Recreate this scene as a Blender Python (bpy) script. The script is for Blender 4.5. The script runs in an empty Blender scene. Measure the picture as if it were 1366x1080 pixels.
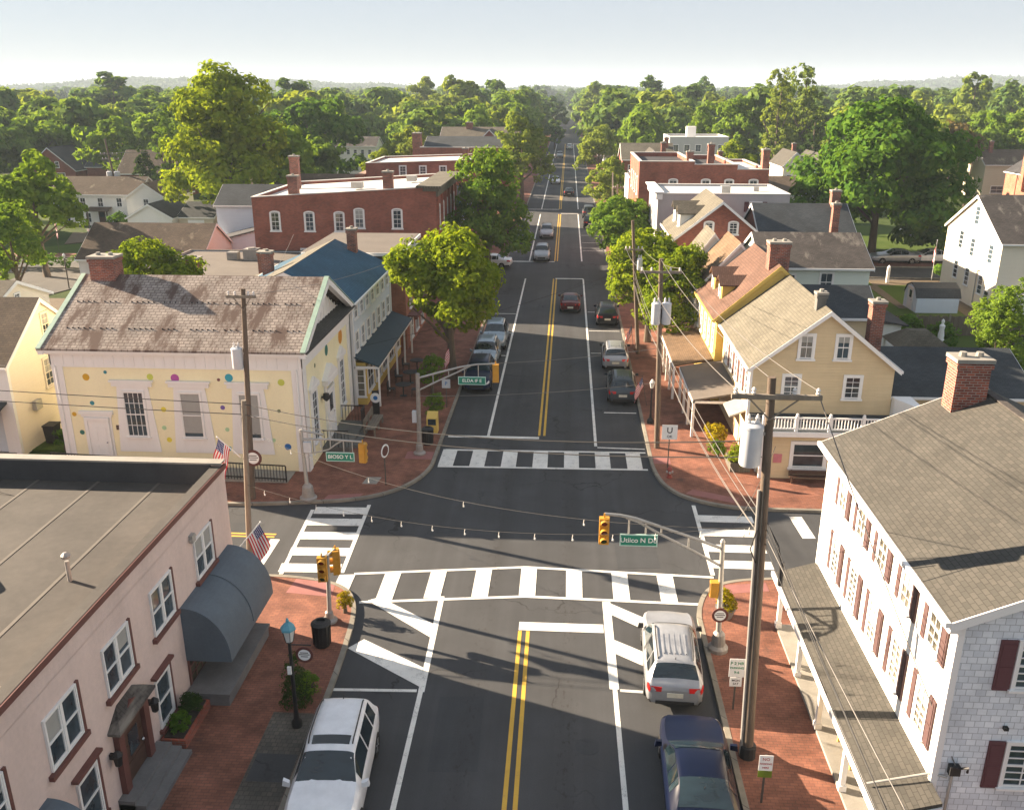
import bpy, math, random
import numpy as np
from mathutils import Vector, Matrix
random.seed(7); rng = np.random.default_rng(7)
PI = math.pi; R = math.radians
sc = bpy.context.scene
COL = sc.collection

# ------------------------------------------------------------------ camera, light, sky
cam = bpy.data.cameras.new('camera'); co = bpy.data.objects.new('camera', cam); COL.objects.link(co)
co.location = (0, 0, 18); co.rotation_euler = (R(90 - 19.29), 0, R(3.466))
cam.sensor_width = 36; cam.lens = 31.625; cam.clip_end = 9000; cam.clip_start = .1
sc.camera = co
SUN_EL = 20.5
AZ = math.atan2(-.94, .345)
w = bpy.data.worlds.new('World'); sc.world = w; w.use_nodes = True
nt = w.node_tree; nt.nodes.clear()
sky = nt.nodes.new('ShaderNodeTexSky'); sky.sky_type = 'NISHITA'; sky.sun_disc = False
sky.sun_elevation = R(SUN_EL); sky.sun_rotation = AZ; sky.altitude = 60; sky.air_density = 1.0; sky.dust_density = .25; sky.ozone_density = 2.2
bg = nt.nodes.new('ShaderNodeBackground'); bg.inputs[1].default_value = SKY_STRENGTH = .05
wo = nt.nodes.new('ShaderNodeOutputWorld')
veil = nt.nodes.new('ShaderNodeMix'); veil.data_type = 'RGBA'; veil.inputs[0].default_value = .9; veil.inputs[7].default_value = (2.38, 2.56, 2.86, 1)   # thin even high haze
nt.links.new(sky.outputs[0], veil.inputs[6]); nt.links.new(veil.outputs[2], bg.inputs[0]); nt.links.new(bg.outputs[0], wo.inputs[0])
sun = bpy.data.lights.new('sun', 'SUN'); sun.energy = 5.0; sun.angle = R(.5); sun.color = (1, .80, .585)
so = bpy.data.objects.new('sun', sun); COL.objects.link(so)
ce, se = math.cos(R(SUN_EL)), math.sin(R(SUN_EL))
so.rotation_euler = Vector((.94 * ce, -.345 * ce, -se)).to_track_quat('-Z', 'Y').to_euler()
so.location = (-60, 30, 40)
sc.view_settings.view_transform = 'Standard'; sc.view_settings.look = 'None'
sc.view_settings.exposure = 2.28; sc.view_settings.gamma = 1
sc.cycles.max_bounces = 6; sc.cycles.diffuse_bounces = 3; sc.cycles.transparent_max_bounces = 6
sc.cycles.volume_bounces = 0; sc.cycles.caustics_reflective = False; sc.cycles.caustics_refractive = False

# ------------------------------------------------------------------ materials
class NT:
    def __init__(s, name):
        s.m = bpy.data.materials.new(name); s.m.use_nodes = True; s.t = s.m.node_tree
        s.b = s.t.nodes['Principled BSDF']; s.out = s.t.nodes['Material Output']
    def n(s, typ, **k):
        o = s.t.nodes.new(typ)
        for a, v in k.items(): setattr(o, a, v)
        return o
    def l(s, a, b): s.t.links.new(a, b)
    def math(s, op, a, b=None):
        o = s.n('ShaderNodeMath', operation=op)
        for i, x in enumerate((a, b)):
            if x is None: continue
            if isinstance(x, (int, float)): o.inputs[i].default_value = x
            else: s.l(x, o.inputs[i])
        return o.outputs[0]
    def coord(s, kind='Object'): return s.n('ShaderNodeTexCoord').outputs[kind]
    def noise(s, vec, scale, detail=3, rough=.6):
        o = s.n('ShaderNodeTexNoise'); o.inputs['Scale'].default_value = scale; o.inputs['Detail'].default_value = detail
        o.inputs['Roughness'].default_value = rough; s.l(vec, o.inputs['Vector']); return o.outputs[0]
    def mix(s, f, a, b, bt='MIX'):
        o = s.n('ShaderNodeMix', data_type='RGBA', blend_type=bt)
        for i, x in ((0, f), (6, a), (7, b)):
            if isinstance(x, (int, float)): o.inputs[i].default_value = x
            elif isinstance(x, (tuple, list)): o.inputs[i].default_value = (*x[:3], 1)
            else: s.l(x, o.inputs[i])
        return o.outputs[2]
    def ramp(s, f, stops):
        o = s.n('ShaderNodeValToRGB'); e = o.color_ramp.elements
        while len(e) < len(stops): e.new(.5)
        for q, (p, c) in zip(e, stops):
            q.position = p; q.color = (*c, 1) if isinstance(c, (tuple, list)) else (c, c, c, 1)
        s.l(f, o.inputs[0]); return o.outputs[0]
    def bump(s, h, strength, dist=.02):
        o = s.n('ShaderNodeBump'); o.inputs['Strength'].default_value = strength; o.inputs['Distance'].default_value = dist
        s.l(h, o.inputs['Height']); s.l(o.outputs[0], s.b.inputs['Normal'])
    def scaled(s, vec, x, y, z):
        o = s.n('ShaderNodeMapping'); o.inputs['Scale'].default_value = (x, y, z); s.l(vec, o.inputs['Vector']); return o.outputs[0]

def basic(name, c, rough=.7, var=.25, vs=2.5, metal=0, bump=0, bs=30, spec=.4, streak=False, world=False):
    """one colour with weathering: large soft stains plus fine grain"""
    k = NT(name); v = k.coord()
    if world: v = k.n('ShaderNodeNewGeometry').outputs['Position']
    a = k.noise(k.scaled(v, 1, 1, .25) if streak else v, vs, 4); d = k.noise(v, vs * 11, 2)
    f = k.math('ADD', k.math('MULTIPLY', a, .7), k.math('MULTIPLY', d, .3))
    lo = tuple(x * (1 - var) for x in c); hi = tuple(min(1, x * (1 + var)) for x in c)
    k.l(k.ramp(f, [(.25, lo), (.75, hi)]), k.b.inputs['Base Color'])
    k.b.inputs['Roughness'].default_value = rough; k.b.inputs['Metallic'].default_value = metal
    k.b.inputs['Specular IOR Level'].default_value = spec
    if bump: k.bump(k.noise(v, bs, 2), bump)
    return k.m

def siding(name, c, pitch=.14, var=.1, bump=.7, rough=.65):
    k = NT(name); v = k.coord(); z = k.n('ShaderNodeSeparateXYZ'); k.l(v, z.inputs[0])
    saw = k.math('FRACT', k.math('MULTIPLY', z.outputs[2], 1 / pitch))
    a = k.noise(k.scaled(v, 1, 1, .3), 1.3, 4); b = k.noise(k.scaled(v, .6, .6, 1 / pitch), 1.0, 1)
    f = k.math('ADD', k.math('MULTIPLY', a, .6), k.math('MULTIPLY', b, .4))
    k.l(k.ramp(f, [(.25, tuple(x * (1 - var) for x in c)), (.75, tuple(min(1, x * (1 + var)) for x in c))]), k.b.inputs['Base Color'])
    k.b.inputs['Roughness'].default_value = rough
    k.bump(k.math('MULTIPLY', saw, -1), bump, .02); return k.m

def bricky(name, c1, c2, mortar, bw, bh, ms=.012, mode='wall', var=.3, vs=.6, bump=.4, rough=.85, stain=None, off=.5, sq=1):
    """bricks, shingles or pavers: every unit its own tint, with blotchy weathering over them"""
    k = NT(name); v = k.coord(); s = k.n('ShaderNodeSeparateXYZ'); k.l(v, s.inputs[0]); c = k.n('ShaderNodeCombineXYZ')
    X, Y, Z = s.outputs
    if mode == 'wall': u, q = k.math('ADD', X, Y), Z
    elif mode == 'ground': u, q = X, Y
    elif mode == 'roofY': u, q = Y, k.math('MULTIPLY', X, 1.12)
    else: u, q = X, k.math('MULTIPLY', Y, 1.12)
    k.l(u, c.inputs[0]); k.l(q, c.inputs[1])
    b = k.n('ShaderNodeTexBrick'); b.offset = off; b.squash = sq
    k.l(c.outputs[0], b.inputs['Vector']); b.inputs['Scale'].default_value = 1
    b.inputs['Mortar Size'].default_value = ms; b.inputs['Mortar Smooth'].default_value = .3; b.inputs['Bias'].default_value = 0
    b.inputs['Brick Width'].default_value = bw; b.inputs['Row Height'].default_value = bh
    for i, x in (('Color1', c1), ('Color2', c2), ('Mortar', mortar)): b.inputs[i].default_value = (*x, 1)
    a = k.noise(v, vs, 5, .65); f = k.ramp(a, [(.3, 1 - var), (.7, 1 + var * .6)])
    col = k.mix(1.0, b.outputs[0], f, 'MULTIPLY')
    if stain:
        st = k.noise(k.scaled(v, *stain[2]), stain[1], 5, .7)
        col = k.mix(k.ramp(st, [(stain[3], 0.0), (stain[3] + .12, 1.0)]), col, stain[0])
    k.l(col, k.b.inputs['Base Color']); k.b.inputs['Roughness'].default_value = rough; k.b.inputs['Specular IOR Level'].default_value = .25
    k.bump(b.outputs[1], -bump, .015); return k.m

def glassy(name, c, rough=.06, spec=.6):
    k = NT(name); v = k.coord('Generated'); oi = k.n('ShaderNodeObjectInfo')
    f = k.noise(v, 2.2, 2)
    lo = tuple(x * .45 for x in c); hi = tuple(x * 1.9 for x in c)
    k.l(k.ramp(k.math('ADD', k.math('MULTIPLY', f, .6), k.math('MULTIPLY', oi.outputs['Random'], .4)), [(.3, lo), (.75, hi)]), k.b.inputs['Base Color'])
    k.b.inputs['Roughness'].default_value = rough; k.b.inputs['Specular IOR Level'].default_value = spec
    return k.m

def leafy(name, c, trans=.3, hue=.18):
    k = NT(name); pos = k.n('ShaderNodeNewGeometry'); oi = k.n('ShaderNodeObjectInfo')
    a = k.noise(pos.outputs['Position'], .55, 3); isl = pos.outputs['Random Per Island']
    f = k.math('ADD', k.math('MULTIPLY', a, .45), k.math('ADD', k.math('MULTIPLY', isl, .35), k.math('MULTIPLY', oi.outputs['Random'], .2)))
    lo = (c[0] * (1 - hue * 2.2), c[1] * (1 - hue * 1.6), c[2] * .8); hi = (c[0] * (1 + hue * 2.6), c[1] * (1 + hue * 1.5), c[2] * 1.1)
    col = k.ramp(f, [(.25, lo), (.75, hi)])
    d = k.n('ShaderNodeBsdfDiffuse'); t = k.n('ShaderNodeBsdfTranslucent'); m = k.n('ShaderNodeMixShader'); m.inputs[0].default_value = trans
    k.l(col, d.inputs[0]); k.l(k.mix(1.0, col, (1.25, 1.2, .5), 'MULTIPLY'), t.inputs[0]); k.l(d.outputs[0], m.inputs[1]); k.l(t.outputs[0], m.inputs[2])
    k.l(m.outputs[0], k.out.inputs[0]); return k.m

def asphalt(name, c=(.055, .057, .060)):
    k = NT(name); v = k.n('ShaderNodeNewGeometry').outputs['Position']
    s = k.n('ShaderNodeSeparateXYZ'); k.l(v, s.inputs[0])
    big = k.noise(v, .35, 5, .65); sp = k.noise(v, 28, 2, .8); tr = k.noise(k.scaled(v, 1.2, .03, 1), 1.4, 3)
    f = k.math('ADD', k.math('MULTIPLY', big, .40), k.math('ADD', k.math('MULTIPLY', sp, .32), k.math('MULTIPLY', tr, .28)))
    col = k.ramp(f, [(.3, tuple(x * .68 for x in c)), (.5, c), (.72, tuple(x * 1.5 for x in c))])
    vo = k.n('ShaderNodeTexVoronoi', feature='DISTANCE_TO_EDGE'); vo.inputs['Scale'].default_value = .23
    wv = k.n('ShaderNodeVectorMath', operation='ADD'); k.l(v, wv.inputs[0])
    nz = k.n('ShaderNodeTexNoise'); nz.inputs['Scale'].default_value = .8; nz.inputs['Detail'].default_value = 5; k.l(v, nz.inputs['Vector'])
    sc_ = k.n('ShaderNodeVectorMath', operation='SCALE'); sc_.inputs[3].default_value = 2.2; k.l(nz.outputs[1], sc_.inputs[0]); k.l(sc_.outputs[0], wv.inputs[1])
    k.l(wv.outputs[0], vo.inputs['Vector'])
    crack = k.math('MULTIPLY', k.ramp(vo.outputs[0], [(.004, 1.0), (.012, 0.0)]), k.ramp(k.noise(v, .16, 2), [(.5, 0.0), (.6, .7)]))
    drip = None
    for cx in (-2.65, .3):
        m = k.n('ShaderNodeMapRange', interpolation_type='SMOOTHSTEP'); m.inputs[1].default_value = .05; m.inputs[2].default_value = .55; m.inputs[3].default_value = 1; m.inputs[4].default_value = 0
        k.l(k.math('ABSOLUTE', k.math('SUBTRACT', s.outputs[0], cx)), m.inputs[0]); drip = m.outputs[0] if drip is None else k.math('ADD', drip, m.outputs[0])
    spots = k.ramp(k.noise(k.scaled(v, 7, 3.2, 1), 1, 3, .7), [(.56, 0.0), (.64, .55)]); film = k.math('MULTIPLY', drip, k.ramp(k.noise(k.scaled(v, 1, .12, 1), 1.3, 3), [(.35, .06), (.65, .22)]))
    col = k.mix(k.math('ADD', k.math('MULTIPLY', drip, spots), film), col, (.03, .028, .027))
    patch_ = k.n('ShaderNodeTexVoronoi', distance='CHEBYCHEV'); patch_.inputs['Scale'].default_value = .16; k.l(k.scaled(v, 1, .7, 1), patch_.inputs['Vector'])
    col = k.mix(k.math('MULTIPLY', k.ramp(k.noise(patch_.outputs['Color'], 3.1, 0), [(.62, 0.0), (.63, 1.0)]), .33), col, (.05, .05, .052))
    k.l(k.mix(crack, col, (.018, .018, .018)), k.b.inputs['Base Color'])
    k.b.inputs['Roughness'].default_value = .85; k.b.inputs['Specular IOR Level'].default_value = .25
    k.bump(sp, .25, .01); return k.m

def paint(name, c, wear=.55):
    """road paint worn through to the asphalt in specks"""
    k = NT(name); v = k.n('ShaderNodeNewGeometry').outputs['Position']
    a = k.noise(v, 2.1, 5, .75); d = k.noise(v, 34, 2, .8)
    f = k.ramp(k.math('ADD', k.math('MULTIPLY', a, .55), k.math('MULTIPLY', d, .45)), [(.5 + .12 * (1 - wear), 0.0), (.66 + .1 * (1 - wear), .85)])
    tint = k.ramp(k.noise(v, .7, 3), [(.3, tuple(x * .8 for x in c)), (.7, c)])
    k.l(k.mix(f, tint, (.09, .088, .085)), k.b.inputs['Base Color']); k.b.inputs['Roughness'].default_value = .75
    return k.m

def grassy(name, c1, c2, c3):
    k = NT(name); v = k.n('ShaderNodeNewGeometry').outputs['Position']
    f = k.math('ADD', k.math('MULTIPLY', k.noise(v, .18, 5), .6), k.math('MULTIPLY', k.noise(v, 6, 4, .8), .4))
    k.l(k.ramp(f, [(.3, c1), (.5, c2), (.72, c3)]), k.b.inputs['Base Color']); k.b.inputs['Roughness'].default_value = .95
    k.b.inputs['Specular IOR Level'].default_value = .1
    k.bump(k.noise(v, 9, 3), .8, .06); return k.m

def flagmat():
    k = NT('flag_cloth'); u = k.n('ShaderNodeUVMap'); s = k.n('ShaderNodeSeparateXYZ'); k.l(u.outputs[0], s.inputs[0])
    U, V = s.outputs[0], s.outputs[1]
    st = k.math('MODULO', k.math('FLOOR', k.math('MULTIPLY', V, 13)), 2.0)
    col = k.mix(st, (.55, .02, .04), (.78, .76, .74))
    can = k.math('MULTIPLY', k.math('LESS_THAN', U, .4), k.math('GREATER_THAN', V, 6 / 13))
    du = k.math('SUBTRACT', k.math('FRACT', k.math('MULTIPLY', U, 15)), .5); dv = k.math('SUBTRACT', k.math('FRACT', k.math('MULTIPLY', V, 9.3)), .5)
    star = k.math('LESS_THAN', k.math('ADD', k.math('MULTIPLY', du, du), k.math('MULTIPLY', dv, dv)), .06)
    col = k.mix(can, col, k.mix(star, (.02, .03, .16), (.78, .78, .78)))
    k.l(col, k.b.inputs['Base Color']); k.b.inputs['Roughness'].default_value = .8
    return k.m

M = {}
M['asphalt'] = asphalt('asphalt'); M['asphalt_old'] = asphalt('asphalt_old', (.085, .08, .072))
M['asphalt_patch'] = asphalt('asphalt_patch', (.048, .051, .055)); M['white_paint'] = paint('white_paint', (.78, .77, .72), .8); M['yellow_paint'] = paint('yellow_paint', (.62, .38, .045), .5)
M['grass'] = grassy('grass', (.018, .03, .008), (.04, .065, .014), (.085, .10, .03))
M['lawn'] = grassy('lawn', (.038, .062, .010), (.06, .095, .016), (.088, .11, .025))
M['soil'] = basic('soil', (0.112, 0.084, 0.052), .95, .4, 3)
M['mulch'] = basic('mulch', (.035, .028, .02), .95, .5, 8, bump=.6)
M['paver'] = bricky('brick_paving', (.265, .112, .072), (.20, .083, .056), (.12, .066, .05),   .22, .11, .008, 'ground', .45, .9, .25, .85, ((.075, .045, .038), .5, (1, 1, 1), .60))
M['stone_paving'] = bricky('granite_setts', (.13, .115, .095), (.09, .085, .075), (.07, .065, .055), .16, .16, .012, 'ground', .4, .8, .3)
M['kerb'] = bricky('kerb_stone', (0.270, 0.247, 0.203), (0.203, 0.188, 0.158), (.1, .09, .08), 1.8, 5, .02, 'wall', .3, 1.2, .2)
M['concrete'] = basic('concrete', (0.259, 0.245, 0.216), .85, .25, 1.5, bump=.15)
M['concrete_dark'] = basic('concrete_dark', (0.120, 0.120, 0.112), .85, .3, 1.5, bump=.15)
M['pink_ramp'] = basic('ramp_paver', (0.266, 0.112, 0.101), .85, .2, 2)
M['stucco_pink'] = basic('pink_stucco', (.66, .525, .47), .9, .16, .7, bump=.35, bs=22, streak=True)
M['flat_roof'] = basic('membrane_roof', (0.054, 0.048, 0.042), .85, .5, .35, bump=.1)
M['tar'] = basic('tar_membrane', (.035, .038, .042), .8, .3, 1.5)  # deep shade behind the north parapet, put into the colour
M['roof_seam'] = basic('roof_seam', (0.108, 0.096, 0.081), .8, .2, 2)
M['roof_white'] = basic('white_membrane', (0.592, 0.576, 0.544), .8, .12, .6)
M['roof_tan'] = basic('tan_membrane', (0.124, 0.107, 0.091), .85, .22, .5)
M['maroon'] = basic('maroon_trim', (.14, .055, .045), .6, .2, 3)
M['canvas_blue'] = basic('awning_canvas', (.098, .125, .152), .75, .2, 1.2)
M['canvas_dark'] = basic('awning_roof', (.02, .045, .065), .6, .2, 2)
M['white'] = basic('white_trim', (.80, .79, .77), .55, .05, 2, streak=True)
M['white_wall'] = siding('white_siding', (.80, .78, .73), .13, .05)
M['cream_wall'] = siding('cream_siding', (.82, .73, .58), .12, .05)
M['tan_wall'] = siding('tan_siding', (.64, .50, .30), .15, .11, 1.0)
M['yellow_wall'] = basic('pale_yellow_paint', (.87, .80, .53), .65, .085, .6, streak=True)
M['ochre_wall'] = siding('ochre_siding', (.62, .44, .10), .13, .1)
M['green_wall'] = siding('pale_green_siding', (.68, .74, .66), .14, .05)
M['blue_wall'] = siding('pale_blue_siding', (.60, .67, .74), .13, .06)
M['grey_wall'] = siding('grey_siding', (.50, .50, .48), .14, .08)
M['grey_stucco'] = basic('grey_stucco', (.42, .40, .40), .9, .12, .6, bump=.2, streak=True)
M['pink_wall'] = siding('pale_pink_siding', (.72, .67, .63), .14, .06)
M['beige_wall'] = siding('beige_siding', (.55, .48, .36), .14, .08)
M['shingle_wall'] = bricky('grey_wood_shingles', (0.750, 0.787, 0.825), (0.575, 0.613, 0.663), (.40, .42, .45), .22, .17, .010, 'wall', .22, .9, .5)
M['brick'] = bricky('red_brick', (.36, .10, .06), (.24, .07, .048), (.22, .15, .12), .22, .075, .01, 'wall', .35, .5, .3)
M['brick_light'] = bricky('orange_brick', (.40, .125, .065), (.30, .09, .05), (.30, .22, .17), .22, .075, .01, 'wall', .3, .6, .3)
M['brick_chim'] = bricky('chimney_brick', (.36, .095, .055), (.17, .05, .04), (.30, .24, .20), .24, .085, .014, 'wall', .4, 1.3, .5)
sh = lambda n, a, b, mode, stain=None, v=.3: bricky(n, a, b, tuple(x * .55 for x in a),   .25, .135, .012, mode, v, .5, .35, .9, stain)
M['slate_X'] = bricky('old_slate', (0.357, 0.306, 0.268), (0.264, 0.225, 0.200), (.15, .12, .10), .3, .21, .025, 'roofX', .3, .7, .5, .9, ((.10, .066, .053), .7, (1.6, .25, 1), .47))
M['sh_grey_Y'] = sh('grey_shingle_ridge_away', (0.084, 0.079, 0.069), (0.062, 0.060, 0.053), 'roofY', None, .22)
M['sh_grey_X'] = sh('grey_shingle_ridge_across', (0.146, 0.129, 0.098), (0.107, 0.093, 0.073), 'roofX')
M['sh_tan_Y'] = sh('tan_shingle', (.150, .138, .108), (.116, .107, .084), 'roofY', None, .25)
M['sh_red_Y'] = sh('rust_shingle', (0.143, 0.083, 0.062), (0.112, 0.063, 0.046), 'roofY')
M['sh_orange_Y'] = sh('orange_tan_shingle', (0.171, 0.114, 0.071), (0.129, 0.086, 0.052), 'roofY', ((.2, .12, .07), .5, (1, .3, 1), .55))
M['sh_blue_Y'] = sh('slate_blue_shingle', (0.039, 0.105, 0.166), (0.030, 0.083, 0.133), 'roofY', None, .2)
M['sh_navy_X'] = sh('charcoal_shingle_across', (0.056, 0.064, 0.071), (0.041, 0.049, 0.056), 'roofX')
M['sh_navy_Y'] = sh('charcoal_shingle_away', (0.059, 0.059, 0.063), (0.042, 0.043, 0.049), 'roofY')
M['sh_brown_X'] = sh('brown_shingle', (0.131, 0.098, 0.069), (0.095, 0.071, 0.053), 'roofX', ((.30, .25, .18), .4, (1, .3, 1), .58))
M['sh_brown_Y'] = sh('brown_shingle_away', (0.143, 0.095, 0.059), (0.101, 0.071, 0.050), 'roofY', ((.32, .24, .15), .4, (.3, 1, 1), .58))
M['sh_dark_X'] = sh('weathered_dark_shingle', (0.090, 0.079, 0.072), (0.065, 0.058, 0.054), 'roofX', ((.2, .18, .155), .6, (1.3, .3, 1), .55))
M['copper'] = basic('copper_patina', (0.300, 0.420, 0.338), .7, .2, 3)
M['glass'] = glassy('window_glass', (.035, .05, .062))
M['glass_lit'] = glassy('window_glass_warm', (.11, .10, .075), .09)  # warm reflected light put into the pane colour
M['glass_teal'] = glassy('car_glass', (.008, .016, .021), .04, .7)
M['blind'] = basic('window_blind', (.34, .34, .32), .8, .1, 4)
M['shutter_red'] = siding('red_shutter', (0.062, 0.025, 0.023), .06, .1, .9)
M['shutter_dark'] = siding('dark_shutter', (.10, .025, .03), .06, .1, .9)
M['shutter_pink'] = siding('faded_shutter', (0.158, 0.084, 0.074), .06, .1, .9)
M['wood_pole'] = basic('weathered_pole', (0.119, 0.089, 0.066), .9, .4, 5, bump=.5, bs=18, streak=True)
M['wood_grey'] = basic('grey_timber', (0.200, 0.172, 0.136), .9, .35, 5, bump=.4, streak=True)
M['wood_fence'] = basic('fence_boards', (0.136, 0.108, 0.076), .9, .4, 4, streak=True)
M['galv'] = basic('galvanised_steel', (0.375, 0.367, 0.345), .5, .18, 3, metal=.35)
M['galv_dark'] = basic('tarnished_steel', (.30, .28, .26), .55, .25, 4, metal=.3)
M['transformer'] = basic('transformer_grey', (0.493, 0.518, 0.552), .5, .1, 3)
M['ceramic'] = basic('porcelain', (.62, .60, .58), .3, .15, 6)
M['signal_yellow'] = basic('signal_yellow', (0.504, 0.252, 0.025), .5, .12, 5)
M['black'] = basic('black_metal', (.013, .013, .014), .5, .3, 5)
M['rubber'] = basic('tyre_rubber', (.012, .012, .012), .85, .3, 6)
M['rim'] = basic('alloy_wheel', (.45, .45, .46), .35, .2, 6, metal=.7)
M['plastic'] = basic('black_plastic', (.02, .02, .021), .6, .2, 6)
M['sign_green'] = basic('sign_green', (.015, .20, .135), .5, .08, 4)
M['sign_edge'] = basic('sign_border', (.45, .66, .60), .5, .08, 4)
M['sign_white'] = basic('sign_white', (.78, .79, .78), .5, .06, 4)
M['sign_pole'] = basic('sign_post', (.08, .07, .06), .7, .3, 4)
M['text_green'] = basic('sign_lettering_green', (.04, .24, .12), .6, .1, 4)
M['text_dark'] = basic('sign_lettering_dark', (.06, .055, .06), .6, .1, 4)
M['text_red'] = basic('sign_lettering_red', (.45, .10, .09), .6, .1, 4)
M['emblem_red'] = basic('emblem_ring', (0.104, 0.032, 0.026), .6, .15, 4)
M['lens_red'] = basic('red_lens', (.16, .025, .015), .25, .2, 6)
M['lens_amber'] = basic('amber_lens', (.14, .03, .01), .25, .2, 6)
M['lens_green'] = basic('green_lens', (.03, .055, .02), .25, .2, 6)
M['tail_red'] = basic('tail_lamp', (.50, .02, .018), .2, .2, 6)
M['head_lamp'] = basic('head_lamp', (.55, .57, .6), .15, .25, 9)
M['chrome'] = basic('chrome', (.6, .6, .62), .2, .1, 6, metal=.9)
M['plate'] = basic('number_plate', (.62, .60, .50), .5, .15, 8)
M['lamp_glass'] = basic('lantern_glass', (.60, .62, .60), .25, .1, 4)
M['lamp_cap'] = basic('lantern_cap', (.10, .30, .38), .5, .15, 4)
M['cable'] = basic('cable_black', (.02, .02, .02), .7, .2, 1)
M['cable_light'] = basic('cable_weathered', (0.160, 0.148, 0.136), .6, .2, 1)
M['bulb'] = basic('bulb_glass', (.80, .78, .72), .2, .05, 3)
M['flag'] = flagmat()
M['bark'] = basic('bark', (.115, .09, .065), .95, .4, 3, bump=.6, bs=9, streak=True)
M['leaf_bright'] = leafy('bright_leaves', (0.192, 0.267, 0.022), .42)
M['leaf_mid'] = leafy('mid_leaves', (0.140, 0.236, 0.034), .42)
M['leaf_deep'] = leafy('deep_leaves', (0.102, 0.200, 0.028), .40)
M['leaf_olive'] = leafy('olive_leaves', (0.179, 0.250, 0.048), .42)
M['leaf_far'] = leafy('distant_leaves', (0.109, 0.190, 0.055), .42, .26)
M['leaf_hill'] = leafy('hillside_leaves', (.038, .07, .034), .2, .2)
M['leaf_dry'] = leafy('dry_leaves', (0.182, 0.147, 0.063), .3)
M['leaf_yellow'] = leafy('yellow_flowers', (0.285, 0.232, 0.009), .2, .1)
M['leaf_conifer'] = leafy('conifer_leaves', (0.045, 0.083, 0.022), .3)
M['hydrant'] = basic('hydrant_red', (.28, .06, .045), .5, .2, 4)
M['door_brown'] = basic('brown_door', (.075, .04, .028), .5, .3, 6)
M['stone_grey'] = basic('grey_planter_stone', (0.168, 0.164, 0.160), .9, .25, 2, bump=.3)
M['pink_cloth'] = basic('pink_cloth', (.55, .20, .22), .8, .2, 4)
for n_, c_ in dict(orange=(.62, .36, .02), teal=(.03, .22, .27), lime=(.55, .60, .10), magenta=(.42, .08, .32), maroon=(.18, .07, .07), cyan=(.03, .32, .42), purple=(.16, .10, .36), olive=(.12, .15, .06), yellow=(.72, .62, .05), green=(.03, .16, .13), blue=(.02, .14, .40), mint=(.42, .62, .36), rust=(.62, .26, .02)).items():
    M['dot_' + n_] = basic('dot_paint_' + n_, c_, .6, .06, 3)

def carpaint(name, c, metal=.35, rough=.28):
    k = NT(name); v = k.coord()
    k.l(k.ramp(k.noise(v, 3, 3), [(.3, tuple(x * .9 for x in c)), (.7, tuple(min(1, x * 1.06) for x in c))]), k.b.inputs['Base Color'])
    k.b.inputs['Metallic'].default_value = metal; k.b.inputs['Roughness'].default_value = rough
    dark = max(c) < .15; k.b.inputs['Coat Weight'].default_value = .05 if dark else .35; k.b.inputs['Specular IOR Level'].default_value = .22 if dark else .5; k.b.inputs['Coat Roughness'].default_value = .08
    return k.m
PAINT = dict(white=carpaint('paint_white', (.74, .75, .77), .1, .4), silver=carpaint('paint_silver', (.33, .345, .37), .4, .35), blue=carpaint('paint_blue', (.002, .005, .02), 0, .3),
             black=carpaint('paint_black', (.014, .015, .017), .2), darkred=carpaint('paint_red', (.10, .012, .012), .3), grey=carpaint('paint_grey', (.07, .085, .095), .4), palegrey=carpaint('paint_pale', (.27, .34, .40), .4), navy=carpaint('paint_navy', (.02, .03, .07), .3))

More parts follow.
